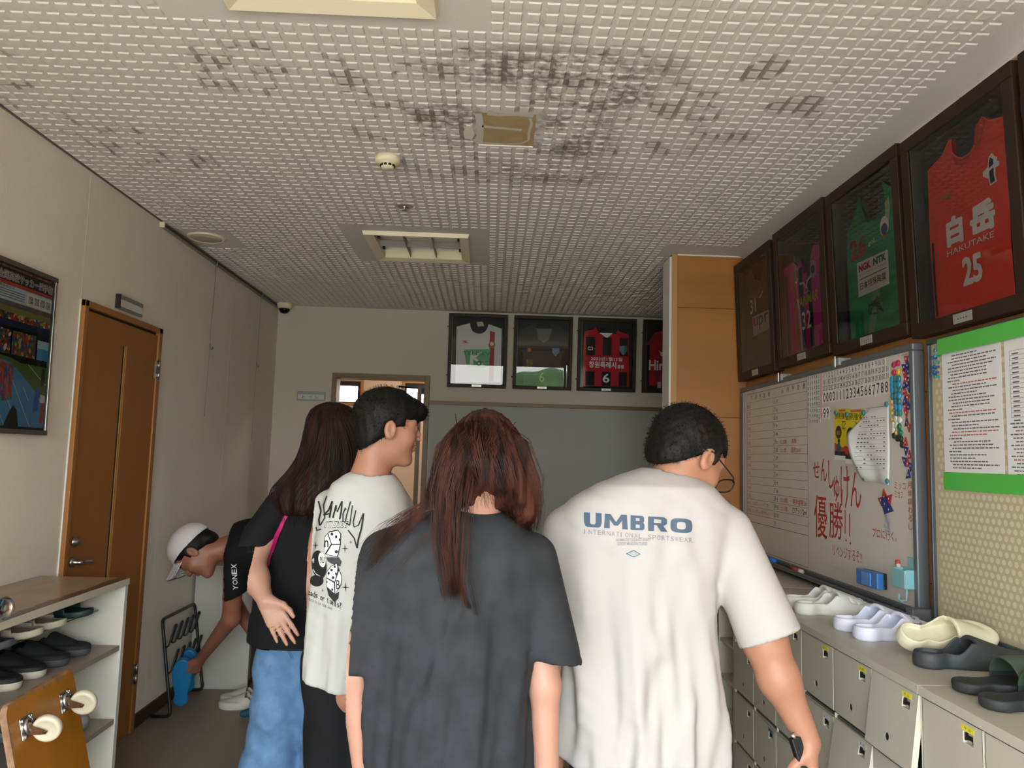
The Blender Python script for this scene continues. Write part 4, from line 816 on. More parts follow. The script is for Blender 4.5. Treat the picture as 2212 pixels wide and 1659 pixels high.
for j in range(nz_+1):
    v = j/nz_
    xl = [(-2.797, 0), (-2.800, .15), (-2.835, .45), (-2.872, .66), (-2.80, .86), (-2.72, 1.)]
    for q in range(len(xl)-1):
        if xl[q][1] <= v <= xl[q+1][1]: xL = xl[q][0]+(xl[q+1][0]-xl[q][0])*(v-xl[q][1])/(xl[q+1][1]-xl[q][1])
    for i in range(nx_+1):
        u = i/nx_; x = xL+(-2.598-.006*(1-v)-xL)*u; z = 1.378-.010*u+(.268+.022*u)*v
        V.append(RW(x, z, ZB+.004+.030*(1-u)**2*math.sin(PI*min(v*1.2, 1))+.004*math.sin(u*9+v*4)*(1-v)))
b.add(V, [(j*(nx_+1)+i, j*(nx_+1)+i+1, (j+1)*(nx_+1)+i+1, (j+1)*(nx_+1)+i) for j in range(nz_) for i in range(nx_)], m_pp, True)
sh = b.build('notice_sheet'); so = sh.modifiers.new('thickness', 'SOLIDIFY'); so.thickness = .0004; tag(sh, 'white printed table sheet curling off the whiteboard beside the flyers', 'paper')
def over(name, parent, items, m, bv=None):
    """print that follows a curved sheet: pushed out along the wall normal onto it"""
    b = MB()
    for x0, z0, x1, z1 in items: b.rect(RW, x0, z0, x1, z1, 0, m)
    me_v = []; dg = bpy.context.evaluated_depsgraph_get(); bv = BVHTree.FromObject(parent, dg)
    for v in b.v:
        h = bv.ray_cast(Vector((1.0, v[1], v[2])), Vector((1, 0, 0))); me_v.append((h[0].x-.0008, v[1], v[2]) if h[0] else (1.405, v[1], v[2]))
    b.v = me_v; return b.build(name, parent)
li = []
for k in range(13):
    z = 1.605-.0155*k
    for x in [-2.80+.02*q for q in range(9)]:
        if x > -2.86+.0: li.append((x, z, x+.0195, z+.0009))
        if random.random() < .45: li.append((x+.003, z+.005, x+.014, z+.009))
li += [(-2.75+.02*q, 1.645, -2.73+.02*q, 1.6465) for q in range(7)]
over('printed_table', sh, li, M('print_grey', '5a5d66', .7))
# eraser, pen holder, marker
t2 = thing('board_eraser', 'blue whiteboard eraser stuck to the lower whiteboard', 'eraser', RW(-2.7, 1.035, ZB))
f = Fr(RW(-2.785, 1.000, ZB+.0015), RW.u, (0, 0, 1)).rot(.02); b = MB(); b.box(f, 0, 0, .15, .055, 0, .012, m_dark); b.build('felt', t2, .002)
b = MB(); b.box(f, 0, 0, .15, .055, .012, .036, M('eraser_blue', '3f78c0', .35)); b.box(f, .045, .004, .11, .05, .036, .040, M('eraser_blue2', '5a8fd0', .35)); b.build('handle', t2, .007)
t2 = thing('pen_holder', 'pale turquoise plastic pen holder at the whiteboard corner', 'pen holder', RW(-2.49, 1.03, ZB)); m_tq = M('turquoise', '7fb4bd', .4)
b = MB(); b.box(RW, -2.528, 1.035, -2.452, 1.10, ZB+.0015, ZB+.006, m_tq); b.box(RW, -2.528, 1.035, -2.452, 1.095, ZB+.038, ZB+.042, m_tq); b.box(RW, -2.528, 1.035, -2.522, 1.097, ZB+.006, ZB+.038, m_tq); b.box(RW, -2.458, 1.035, -2.452, 1.097, ZB+.006, ZB+.038, m_tq); b.box(RW, -2.522, 1.035, -2.458, 1.041, ZB+.006, ZB+.038, m_tq)
b.box(RW, -2.495, 1.10, -2.455, 1.135, ZB+.0015, ZB+.006, m_tq); b.build('pocket', t2, .002)
b = MB(); b.tube([RW(-2.46, 1.04, ZB+.03), RW(-2.457, 1.0, ZB+.034), RW(-2.47, .993, ZB+.04), RW(-2.488, .997, ZB+.042), RW(-2.488, 1.015, ZB+.04)], .003, m_tq, 8); b.build('hook', t2)
t2 = thing('marker_pen', 'white marker pen with red cap standing in the turquoise holder', 'marker', RW(-2.54, 1.1, ZB+.02))
b = MB(); b.tube([RW(-2.512, 1.048, ZB+.018), RW(-2.536, 1.105, ZB+.016)], .0075, M('marker_body', 'dcd8d6', .4), 14); b.build('barrel', t2)
b = MB(); b.tube([RW(-2.536, 1.105, ZB+.016), RW(-2.541, 1.118, ZB+.015)], [.0082, .007], m_red, 14); b.build('cap', t2)
t2 = thing('marker_pen', 'red marker pen lying in the whiteboard tray', 'marker', RW(-3.3, .963, .06))
b = MB(); b.tube([RW(-3.40, .966, .066), RW(-3.32, .966, .066)], .0095, m_red, 14); b.build('barrel', t2); b = MB(); b.tube([RW(-3.32, .966, .066), RW(-3.28, .966, .066)], .0102, M('marker_body2', 'c9b0ac', .4), 14); b.build('cap', t2)
b = MB(); b.tube([RW(-3.68, .968, .064), RW(-3.60, .968, .062)], .012, M('marker_blue', '1f6fc0', .4), 14); tag(b.build('marker_pen'), 'blue marker pen in the whiteboard tray beside the white sleeve', 'marker')

# ================================================================== PERFORATED NOTICE BOARD
t = thing('notice_board', 'beige perforated notice board with dark frame at the right edge', 'notice board', RW(-1.9, .95, 0))
m_peg = M('peg_beige', 'b3a88c', .55); m_hole = M('peg_hole', 'c9bfa4', .7); m_pfr = M('peg_frame', '3b4347', .45)
b = MB(); b.box(RW, -2.36, .962, -1.2, 1.83, .004, .022, m_peg); b.build('panel', t)
b = MB(); pz = .0215; k = 0
zz = .985
while zz < 1.81:
    xx = -2.335+(pz*.577 if k % 2 else 0)
    while xx < -1.62: b.disc(RW, xx, zz, .0083, .0223, m_hole, None, 12); xx += pz*1.155
    zz += pz*1.0; k += 1
o = b.build('perforations', t); o['kind'] = 'stuff'
for nm, r_ in (('frame_rail', (-2.372, 1.828, -1.2, 1.842)), ('frame_rail', (-2.372, .948, -1.2, .962)), ('frame_stile', (-2.372, .962, -2.360, 1.828))):
    b = MB(); b.box(RW, *r_, .002, .034, m_pfr); b.build(nm, t, .003)
m_grt = M('green_tape', '53b04a', .5)
for nm, x0, x1, lb in (('notice_sheet', -2.302, -2.03, 'white printed notice under green tape, left sheet on the beige board'), ('notice_sheet', -2.016, -1.75, 'white printed notice with a table, right sheet cut by the photo edge')):
    b = MB(); b.box(RW, x0, 1.405, x1, 1.80, .0235, .0242, m_pp); mi = M('print_grey', '5a5d66', .7)
    if x0 < -2.2:
        for q in range(36):
            z = 1.775-.0098*q; ind = random.choice((0, .012, .02)); ln = random.choice((.12, .17, .21, .2))
            if q in (8, 17, 20, 26, 30): ind, ln = -.005, .06
            m_ = m_redl if q in (9, 18, 24, 25) else mi; x = x0+.03+ind
            while x < x0+.03+ind+ln: w = random.uniform(.006, .02); b.rect(RW, x, z, min(x+w, x1-.02), z+.0036, .0245, m_); x += w+.003
    else:
        for q in range(15): b.rect(RW, x0+.02, 1.755-.013*q, x0+.2, 1.756-.013*q, .0245, mi); b.rect(RW, x0+.03, 1.745-.013*q, x0+.055, 1.749-.013*q, .0245, mi)
        b.rect(RW, x0+.02, 1.573, x0+.021, 1.755, .0245, mi)
        for q in range(16):
            z = 1.555-.0098*q; x = x0+.015+.01*(q % 3)
            while x < x0+.2: w = random.uniform(.006, .02); b.rect(RW, x, z, x+w, z+.0036, .0245, m_redl if q in (2, 10) else mi); x += w+.003
    tag(b.build(nm), lb, 'notice')
for z0, z1, lb in ((1.786, 1.836, 'bright green tape strip along the top of the notices'), (1.366, 1.420, 'bright green tape strip along the foot of the notices')):
    b = MB(); b.box(RW, -2.308, z0, -1.7, z1, .0346 if z1 > 1.8 else .0246, .0350 if z1 > 1.8 else .0252, m_grt); tag(b.build('green_tape'), lb, 'tape', 'green tape strips')
for k, (x, z, c) in enumerate([(-2.317, 1.803, 'teal'), (-2.318, 1.785, 'teal'), (-2.332, 1.781, 'blue'), (-2.319, 1.766, 'teal'), (-2.322, 1.752, 'blue'), (-2.336, 1.749, 'blue'), (-2.323, 1.735, 'blue'), (-2.337, 1.731, 'blue'), (-2.32, 1.720, 'teal')]):
    mc = M('pin_'+c, {'teal': '2a8a86', 'blue': '24508c'}[c], .3); b = MB(); b.lathe(RW(x, z, .0225), (-1, 0, 0), [(.004, 0), (.0028, .004), (.0028, .011), (.0055, .013), (.0055, .016), (.001, .017)], mc, 12)
    tag(b.build('push_pin'), '%s push pin, number %s down the upper left corner of the beige board' % (c, ('one', 'two', 'three', 'four', 'five', 'six', 'seven', 'eight', 'nine')[k]), 'push pin', 'push pins')
# ================================================================== SHOE LOCKERS ALONG THE WOOD WALL
m_lk = M('locker_steel', 'b3b0a3', .45, bump=.1, bs=300, bdist=.0005); m_lkw = M('locker_edge', 'c9c6b8', .45); m_lkd = M('locker_inside', '55574f', .6)
m_yl = M('label_yellow', 'd8cf2e', .5); m_lb = M('label_blue', '3f6690', .5); m_lw = M('label_white', 'b9bcc2', .5)
LX, LTOP = 1.03, .925
LKF = Fr((LX, 0, 0), (0, -1, 0), (0, 0, 1))       # locker front plane; x = -Y, z toward the room
def locker_unit(y_far, ncol, label, doors, pitch=.2213, top=.905, tilt={}):
    """steel cabinet: carcass, grid of flap doors hinged at the top"""
    y_near = y_far-ncol*pitch-.004; t = thing('shoe_locker', label, 'shoe locker', (1.23, (y_far+y_near)/2, 0), 'grey shoe lockers'); x0 = -y_far; x1 = -y_near
    b = MB(); dp = -(XR-LX-.012)
    b.box(LKF, x0, .903, x1, LTOP, dp, .010, m_lk); b.box(LKF, x0, 0, x1, .06, dp, -.01, m_lk); b.box(LKF, x0, .06, x1, .903, dp, dp+.01, m_lkd)
    for c in range(ncol+1): xx = x0+.002+c*pitch; b.box(LKF, xx-.003, .06, xx+.003, .903, dp+.01, .002, m_lkw)
    for r in range(5): z = top-.1965*r; b.box(LKF, x0, z-.016 if r else z-.002, x1, z+.002, dp+.01, -.004, m_lkd)
    b.build('carcass', t, .0015)
    for c in range(ncol):
        for r in range(4):
            if (c, r) not in doors: continue
            a = R(tilt.get((c, r), 0)); xl = x0+.002+c*pitch+.004; w = pitch-.0075; zt = top-.1965*r-.004; h = .180
            f = Fr(LKF(xl, zt, .002), LKF.u, Vector((0, 0, 1))*math.cos(a)+LKF.n*-math.sin(a))
            b = MB(); cx, cz, rr = w*.47, -.136, .0095
            # plate with shallow round hole, black backing painted for its dark inside, slot recess
            sx0, sx1, sz0, sz1 = w*.70, w*.70+.034, -.046, -.022
            n = 16; ring = [(cx+rr*math.cos(2*PI*k/n), cz+rr*math.sin(2*PI*k/n)) for k in range(n)]
            xs = [0, sx0, sx1, w]; A = (0, -h)
            def quad(u0, v0, u1, v1, z=.003): b.rect(f, u0, v0, u1, v1, z, m_lk)
            quad(0, sz1, w, 0); quad(0, sz0, sx0, sz1); quad(sx1, sz0, w, sz1); quad(0, cz+.02, w, sz0); quad(0, -h, w, cz-.02); quad(0, cz-.02, cx-.02, cz+.02); quad(cx+.02, cz-.02, w, cz+.02)
            sq = []
            for k in range(n):
                an = 2*PI*k/n; m_ = max(abs(math.cos(an)), abs(math.sin(an))); sq.append((cx+.02*math.cos(an)/m_, cz+.02*math.sin(an)/m_))
            V = [f(*p, .003) for p in sq]+[f(*p, .003) for p in ring]+[f(*p, .0018) for p in ring]
            b.add(V, [(k, (k+1) % n, n+(k+1) % n, n+k) for k in range(n)], m_lk); b.add(V, [(n+k, n+(k+1) % n, 2*n+(k+1) % n, 2*n+k) for k in range(n)], m_lkw)
            for (u0, v0, u1, v1) in ((0, -h, .0015, 0), (w-.0015, -h, w, 0), (0, -h, w, -h+.0015), (0, -.0015, w, 0)): b.box(f, u0, v0, u1, v1, -.012, .003, m_lkw)
            b.rect(f, cx-.018, cz-.018, cx+.018, cz+.018, .0017, m_dark)
            b.build('door', t)
            b = MB(); b.rect(f, sx0, sz0, sx1, sz1, -.006, m_lk); b.box(f, sx0, sz0, sx0+.0015, sz1, -.006, .0036, m_lkw); b.box(f, sx0, sz0-.0015, sx1, sz0, -.006, .0036, m_lkw)
            b.box(f, sx0+.004, sz0+.009, sx1-.001, sz0+.0155, -.005, .0015, m_dark); b.box(f, sx0+.003, sz0+.005, sx0+.0065, sz1-.003, -.005, .0016, m_dark); b.box(f, sx1-.0045, sz0+.004, sx1-.001, sz1-.006, -.005, .0016, m_dark)
            b.build('handle_slot', t)
            lc = doors[(c, r)]
            if lc:
                b = MB(); b.box(f, sx0-.004, sz1+.001, sx1+.004, sz1+.0125, .003, .0036, lc)
                for q in range(2): b.text(f, '中山小林田村'[(c*2+q) % 5:(c*2+q) % 5+1], sx0+.006+.014*q, sz1+.004, sx0+.013+.014*q, sz1+.0105, .0038, m_ink, .02)
                b.build('name_label', t)
    return t
vis = {(c, 0): m_yl for c in range(6)}; vis.update({(c, 1): m_lw for c in range(6)}); vis[(0, 1)] = m_lb; vis[(1, 1)] = m_lb; vis.update({(c, 2): m_lw for c in range(6)}); vis[(0, 2)] = None; vis[(1, 2)] = m_lb; vis.update({(c, 3): None for c in range(6)})
vis[(0, 1)] = m_lb
locker_unit(3.114, 6, 'grey steel shoe locker block with two flap doors ajar under the whiteboard', vis, tilt={(5, 0): 7.5, (4, 1): 8.5})
vis2 = {(c, 0): m_yl for c in range(3)}; vis2.update({(c, r): m_lw for c in range(3) for r in (1, 2, 3)})
locker_unit(1.780, 3, 'grey steel shoe locker block nearest the camera, at the right edge', vis2, .2213)
# open shelf beyond the lockers with teal slippers
t = thing('open_shelf', 'grey open shoe shelf with dark pigeonholes beyond the steel lockers', 'shelf', (1.23, 3.64, 0))
b = MB(); b.box(LKF, -4.16, .903, -3.122, LTOP, -.40, .0, m_lk); b.box(LKF, -4.16, 0, -3.122, .06, -.40, -.01, m_lk); b.box(LKF, -4.16, .06, -3.122, .903, -.40, -.39, m_lkd)
for k in range(6): b.box(LKF, -4.16+.2036*k, .06, -4.154+.2036*k+.008, .903, -.39, 0, m_lk)
for z in (.215, .36, .51, .66, .79): b.box(LKF, -4.16, z, -3.122, z+.012, -.39, -.004, m_lk)
b.build('carcass', t, .001)

# ================================================================== FOOTWEAR
_sl = {}
def foot2(P, L):
    x, y = P[:, 0], P[:, 1]
    a = np.hypot(x, y-.040)-.036; q = P[:, :2].copy(); c = ell(np.c_[q, np.zeros(len(q))], (0, L-.082, 0), (.049, .082, 1)); w = ell(np.c_[q, np.zeros(len(q))], (0, L*.5, 0), (.039, .09, 1))
    return smin(smin(a, c, .03), w, .02)
def shoe_mesh(kind, mats, L=.27):
    key = (kind, tuple(m.name for m in mats), L)
    if key in _sl: return _sl[key]
    slide = kind in ('slide',); sneaker = kind == 'sneaker'
    def fn(P):
        z = P[:, 2]; y = P[:, 1]; d2 = foot2(P, L); toe = .010*np.clip((y-.8*L)/(.2*L), 0, 1)**2
        zz = z-toe
        sole = smax(d2-.002*np.clip(zz/.03, 0, 1), np.abs(zz-.013)-.013, .008)
        if slide:
            bed = np.maximum(d2+.006, -(zz-.022)); sole = smax(sole, -bed, .003)
            o = ell(P, (0, .60*L, .018), (.056, .30, .062)); i = ell(P, (0, .60*L, .016), (.0515, .29, .0575)); cut = np.abs(y-.61*L+z*.15)-.155*L*(1-.6*np.clip((z-.02)/.06, 0, 1)*0)
            return smin(sole, smax(np.maximum(o, -i), np.maximum(cut, .012-z), .004), .003)
        rim = .040 if not sneaker else .030
        wall = smax(d2, np.abs(z-.020)-.020*rim/.04, .01); d = smin(sole, wall, .006)
        if sneaker:
            body = smin(smin(ell(P, (0, L*.72, .026), (.046, .092, .042)), ell(P, (0, L*.30, .045), (.038, .085, .060)), .05), ell(P, (0, L*.52, .038), (.040, .07, .052)), .03); body = smax(body, smax(d2, .004-z, .01), .01)
            mouth = ell(P, (0, L*.27, .118), (.029, .066, .062)); inside = ell(P, (0, L*.30, .055), (.031, .075, .05))
            d = smin(d, body, .008); d = smax(d, -np.minimum(mouth, inside), .006); return np.minimum(d, smax(sole, z-.026, .004))
        o = cap(P, (0, .46*L, .032), (0, .86*L, .010), .050, .033); o = smax(o, d2-.001, .010); o = smax(o, -z, .004)
        inner = np.maximum(cap(P, (0, .40*L, .032), (0, .84*L, .010), .043, .0265), d2+.006)
        cut = (.34*L+(z-.035)*.95)-y
        d = smin(d, smax(o, cut, .008), .006)
        well = np.maximum(d2+.008, .40*L+(z-.03)*.3-y if False else y-.50*L)
        cav = np.maximum(np.minimum(inner, well), .026+.010*np.clip((.3*L-y)/L, 0, 1)-z)
        d = smax(d, -cav, .004)
        if kind == 'slots':
            for yy, zz2 in ((.62*L, .055), (.70*L, .05)):
                for s_ in (-1, 1): d = np.maximum(d, -cap(P, (s_*.020, yy, zz2+.02), (s_*.036, yy+.012, .035), .0045))
            d = np.maximum(d, -ell(P, (0, L*.97, .048), (.028, .03, .022)))
        if kind == 'stripes':
            for yy in (.60, .67, .74): d = np.maximum(d, -cap(P, (-.040, yy*L, .050), (.040, yy*L, .050), .0022)) if False else np.maximum(d, -cap(P, (.028, yy*L-.006, .048), (.047, yy*L+.006, .030), .0028))
        return d
    V, F = nets(fn, (-.062, -.006, -.004), (.062, L+.008, .115 if sneaker else .10), .003)
    for _ in range(2):
        a = np.zeros_like(V); c = np.zeros(len(V))
        for i in range(4): j = F[:, (i+1) % 4]; k = F[:, i]; np.add.at(a, k, V[j]); np.add.at(c, k, 1); np.add.at(a, j, V[k]); np.add.at(c, j, 1)
        V = V*.5+a/np.maximum(c, 1)[:, None]*.5
    me = bpy.data.meshes.new('shoe_'+kind); me.from_pydata(V.tolist(), [], F.tolist())
    for q in mats: me.materials.append(q)
    me.polygons.foreach_set('use_smooth', np.ones(len(F), bool)); ce = V[F].mean(1)
    if len(mats) > 1: me.polygons.foreach_set('material_index', ((ce[:, 2] < (.024 if not slide else .034)) & ((kind != 'slide') | True)).astype(np.int32))
    me.update(); _sl[key] = me; return me
def shoe(name, kind, mats, loc, heading, label, group=None, roll=0, pitch=0, L=.27, cat='slipper', deco=None, mirror=False):
    """heading: angle of the toe direction from +X, degrees"""
    me = shoe_mesh(kind, mats, L); o = bpy.data.objects.new(name, me); C.objects.link(o); tag(o, label, cat, group)
    o.matrix_world = Matrix.Translation(loc) @ Matrix.Rotation(R(heading-90), 4, 'Z') @ Matrix.Rotation(R(pitch), 4, 'X') @ Matrix.Rotation(R(roll), 4, 'Y')
    if deco: deco(o)
    return o
def deco_text(lines, m):
    def fn(o):
        """print laid on the upper by casting down onto it"""
        bv = BVHTree.FromPolygons([v.co for v in o.data.vertices], [p.vertices for p in o.data.polygons])
        for nm, items in lines:
            b = MB()
            for s_, x0, y0, x1, y1 in items:
                V, P = text_geo(s_, .02); W_ = []
                for a, c in V:
                    p = Vector((.12, x0+(x1-x0)*a, y0+(y1-y0)*c+.05)); dr_ = Vector((-1, 0, -.55)).normalized(); h = bv.ray_cast(p, dr_); W_.append(tuple((h[0] if h[0] else Vector((.04, p.y, .03)))-dr_*.0012))
                b.add(W_, P, m)
            q = b.build(nm); q.parent = o
    return fn
m_sw = M('slipper_white', 'd9dad4', .55, var=.08, vs=20); m_slv = M('slipper_lavender', 'd6d9ec', .5); m_scr = M('slipper_cream', 'ddd8bb', .55, var=.15, vs=16); m_sbk = M('slipper_charcoal', '353b3e', .6); m_sdk = M('slide_black', '272c2e', .65); m_sgr = M('slide_olive', '3d4c40', .5)
T = LTOP+.0006
shoe('slipper', 'slots', [m_sw], (1.07, 2.70, T), 2, 'off-white slotted slipper under the whiteboard, rear one of its pair', 'slippers on the lockers', L=.285)
shoe('slipper', 'slots', [m_sw], (1.06, 2.585, T), 4, 'off-white slotted slipper under the whiteboard, front one of its pair', 'slippers on the lockers', L=.285)
dk = deco_text([('print', [('earth', .155, .040, .205, .053), ('◎', .170, .062, .186, .078)])], M('print_dark', '33363c', .6))
shoe('slipper', 'closed', [m_slv], (1.085, 2.345, T), 8, 'pale lavender-white clog slipper, rear one of its pair on the lockers', 'slippers on the lockers', L=.285)
shoe('slipper', 'closed', [m_slv], (1.088, 2.225, T), 8, 'pale lavender-white clog slipper with dark print, front one of its pair', 'slippers on the lockers', L=.285, deco=dk)
shoe('slipper', 'closed', [m_scr], (1.128, 2.075, T+.031), 3, 'cream slipper tipped on its side against the charcoal clog', 'slippers on the lockers', roll=38, L=.28)
shoe('slipper', 'closed', [m_sbk], (1.105, 1.945, T), 2, 'big charcoal clog slipper in front of the cream one', 'slippers on the lockers', L=.295)
dg_ = deco_text([('print', [('●▲', .145, .055, .175, .070), ('★', .160, .072, .172, .084)])], M('print_grey2', 'a9b2ae', .6))
shoe('slide_sandal', 'slide', [m_sgr, m_sdk], (1.075, 1.735, T), 2, 'black slide sandal with olive strap, rear one at the right edge', 'slide sandals on the lockers', L=.28, deco=dg_)
shoe('slide_sandal', 'slide', [m_sgr, m_sdk], (1.062, 1.62, T), 2, 'black slide sandal with olive strap, nearest one cut by the right edge', 'slide sandals on the lockers', L=.28, deco=dg_)
m_bl = M('slipper_blue', '1d78b4', .4)
m_teal = M('slipper_teal', '1f4a58', .5)
for k, (y, z) in enumerate([(3.24, .672), (3.24, .522), (3.24, .227), (3.44, .672), (3.44, .372)]):
    shoe('slipper', 'closed', [m_teal], (1.10, y, z+.0006), 0, 'dark teal slipper in the open shelf beyond the lockers, %s' % ('upper hole', 'second hole', 'lowest hole', 'upper hole of the next column', 'lower hole of the next column')[k], 'teal slippers in the open shelf', L=.24)

# ================================================================== SHOE RACK ON THE LEFT
t = thing('shoe_rack', 'cream shoe rack with worn brown top along the left wall', 'shoe rack', (-1.58, 2.3, 0))
m_rk = M('rack_cream', 'c6c0ae', .5, var=.06, vs=9); m_rkw = M('rack_white', 'cfccc1', .5); m_rsh = M('rack_shelf', '9b9184', .5)
def worn_mat():
    m = bpy.data.materials.new('worn_top'); m.use_nodes = True; n = m.node_tree.nodes; L = m.node_tree.links; B = n['Principled BSDF']; B.inputs['Roughness'].default_value = .3
    g = n.new('ShaderNodeNewGeometry'); s_ = n.new('ShaderNodeSeparateXYZ'); L.new(g.outputs['Position'], s_.inputs[0]); z = n.new('ShaderNodeTexNoise'); z.inputs['Scale'].default_value = 14; z.inputs['Detail'].default_value = 8
    mp = n.new('ShaderNodeMapping'); mp.inputs['Scale'].default_value = (1, .45, 1); L.new(g.outputs['Position'], mp.inputs[0]); L.new(mp.outputs[0], z.inputs[0])
    a = n.new('ShaderNodeMath'); a.operation = 'MULTIPLY_ADD'; L.new(z.outputs['Fac'], a.inputs[0]); a.inputs[1].default_value = .10; L.new(s_.outputs[0], a.inputs[2])
    c = n.new('ShaderNodeMath'); c.operation = 'GREATER_THAN'; L.new(a.outputs[0], c.inputs[0]); c.inputs[1].default_value = -1.388
    r = n.new('ShaderNodeValToRGB'); r.color_ramp.elements[0].position = .4; r.color_ramp.elements[1].position = .65; r.color_ramp.elements[0].color = (*lin('9c8b72'), 1); r.color_ramp.elements[1].color = (*lin('8d7458'), 1); L.new(z.outputs['Fac'], r.inputs[0])
    x = n.new('ShaderNodeMix'); x.data_type = 'RGBA'; L.new(c.outputs[0], x.inputs['Factor']); L.new(r.outputs[0], x.inputs['A']); x.inputs['B'].default_value = (*lin('5a4233'), 1); L.new(x.outputs['Result'], B.inputs['Base Color']); return m
RX, RY0, RY1, RT = -1.402, .9, 3.062, .912
b = MB(); b.box(WD, XL+.014, RY0, RX, RY1, RT-.024, RT, worn_mat()); b.build('top', t, .001)
b = MB(); b.box(WD, RX-.012, RY0, RX+.004, RY1, RT-.026, RT-.0008, m_rk); b.build('front_edge', t, .001)
for y, nm in ((RY1-.024, 'side_panel'), (1.9, 'divider_panel'), (RY0, 'side_panel')):
    b = MB(); b.box(WD, XL+.014, y, RX, y+.024, 0, RT-.025, m_rkw); b.build(nm, t, .001)
for z in (.66, .385, .12):
    for y0, y1 in ((1.925, RY1-.026), (RY0+.026, 1.898)):
        b = MB(); b.box(WD, XL+.016, y0, RX-.004, y1, z-.02, z, m_rsh); b.build('shelf', t, .001)
b = MB(); b.box(WD, XL+.014, RY0+.02, XL+.018, RY1-.02, .03, RT-.03, m_rkw); b.build('back_panel', t)
for x in (-1.70, -1.50):
    b = MB(); b.tube([(x, 1.93, .79), (x, RY1-.028, .79)], .004, m_nick, 8); b.build('rod', t)
m_bs = M('shoe_black', '17191b', .65, bump=.3, bs=120); m_bs2 = M('shoe_black_suede', '1c1f22', .8); m_ws = M('sole_white', 'cfcbb8', .5); m_gs = M('sole_grey', '4a4e55', .55); m_in = M('shoe_grey', '6c6864', .7)
rk = [('sneaker', [m_bs, m_ws], 2.17, .66, 'black canvas sneaker with white sole, nearest on the rack shelf', 'sneaker', .29), ('sneaker', [m_bs, m_bs2], 2.33, .66, 'black canvas sneaker, second on the rack shelf', 'sneaker', .29),
      ('closed', [m_bs, m_ws], 2.49, .66, 'black slip-on shoe with cream sole stripe, left one on the shelf', 'shoe', .275), ('closed', [m_bs, m_ws], 2.62, .66, 'black slip-on shoe with cream sole stripe, right one on the shelf', 'shoe', .275),
      ('closed', [m_bs2, m_gs], 2.76, .66, 'black suede slipper with dark grey sole, left one near the rack end', 'slipper', .285), ('closed', [m_bs2, m_gs], 2.90, .66, 'black suede slipper with dark grey sole, at the rack end', 'slipper', .285),
      ('slide', [m_in, M('sole_pale', 'b0b0b2', .5)], 2.10, .795, 'pale-soled slide sandal high under the rack top, nearest one', 'sandal', .265), ('slide', [m_bs2, m_gs], 2.30, .795, 'black slide with grey sole under the rack top, left one', 'sandal', .28), ('slide', [m_bs2, m_gs], 2.43, .795, 'black slide with grey sole under the rack top, right one', 'sandal', .28),
      ('slide', [m_in, M('sole_cream', 'b9b5a0', .5)], 2.585, .795, 'grey slide with cream sole under the rack top, left one', 'sandal', .27), ('slide', [m_in, M('sole_cream', 'b9b5a0', .5)], 2.72, .795, 'grey slide with cream sole under the rack top, right one', 'sandal', .285),
      ('slide', [m_bs, M('sole_teal', '24383c', .5)], 2.90, .795, 'dark teal-soled slide in the top far corner of the rack', 'sandal', .29),
      ('sneaker', [M('shoe_grey_run', '8a8c90', .6), M('sole_greyrun', '7a7d82', .5)], 2.93, .385, 'grey and black running shoe on the lower rack shelf', 'sneaker', .28),
      ('sneaker', [M('shoe_grey_run', '8a8c90', .6), M('sole_greyrun', '7a7d82', .5)], 2.80, .385, 'grey running shoe beside the far one on the lower shelf', 'sneaker', .28),
      ('closed', [m_bs, m_gs], 2.10, .12, 'black shoe on the bottom shelf behind the wooden dolly', 'shoe', .27), ('closed', [m_bs, m_gs], 2.12, .385, 'black shoe on the middle shelf behind the wooden dolly', 'shoe', .27)]
for kd, ms, y, z, lb, ct, L_ in rk:
    o = shoe(ct if ct != 'shoe' else 'slip_on_shoe', kd, ms, (RX-.335+(.29-L_), y, z+.0008), -2, lb, 'shoes in the rack', L=L_, cat=ct)
    if 'running shoe on' in lb:
        b = MB()
        bv = BVHTree.FromPolygons([v.co for v in o.data.vertices], [p.vertices for p in o.data.polygons]); V, P = text_geo('N', .03); W_ = []
        for a, c in V:
            p = Vector((.12, .135+.03*a+.008*c, .032+.028*c)); h = bv.ray_cast(p, Vector((-1, 0, 0))); W_.append(((h[0].x if h[0] else .05)+.001, p.y, p.z))
        b.add(W_, P, m_dark); q = b.build('side_letter'); q.parent = o
# chrome object at the left end of the rack top
t = thing('chrome_fitting', 'chrome-rimmed round fitting on the rack top at the left photo edge', 'metal fitting', (-1.43, 2.27, RT))
b = MB(); b.lathe((-1.405, 2.285, RT+.036), (.9, -.35, .1), [(.030, -.02), (.034, -.012), (.034, .008), (.029, .012), (.026, .006), (.001, .005)], m_chrome); b.build('case', t)
b = MB(); b.box(WD, -1.425, 2.26, -1.395, 2.322, RT+.0006, RT+.012, M('clock_foot', '9fb0bd', .3, metal=.5)); b.build('foot', t, .002)

# ================================================================== WOODEN DOLLY LEANING ON THE RACK
t = thing('wooden_dolly', 'scuffed orange wooden dolly board with white casters leaning on the shoe rack', 'dolly', (-1.25, 2.2, 0))
def dolly_mat():
    m = M('dolly_wood', 'b4761c', .35, var=1.2, vs=5, col2='a0650f', stretch=(1, 1, .3)); return m
m_dw = dolly_mat(); m_raw = M('dolly_raw', 'b08a68', .8, var=1.2, vs=30, col2='8d6a52'); m_cas = M('caster_white', 'd5ccb4', .45)
A = Vector((-1.300, 2.165, .712)); Bp = Vector((-1.325, 2.545, .714)); Dn = Vector((-1.12, 2.165, .0)); u_ = (Bp-A).normalized(); v_ = (A-Dn).normalized(); v_ = (v_-u_*v_.dot(u_)).normalized()
DF = Fr(A, u_, v_); dw, dh = (Bp-A).length, .735
if DF.n.x < 0: DF.n = -DF.n
b = MB(); pts = []
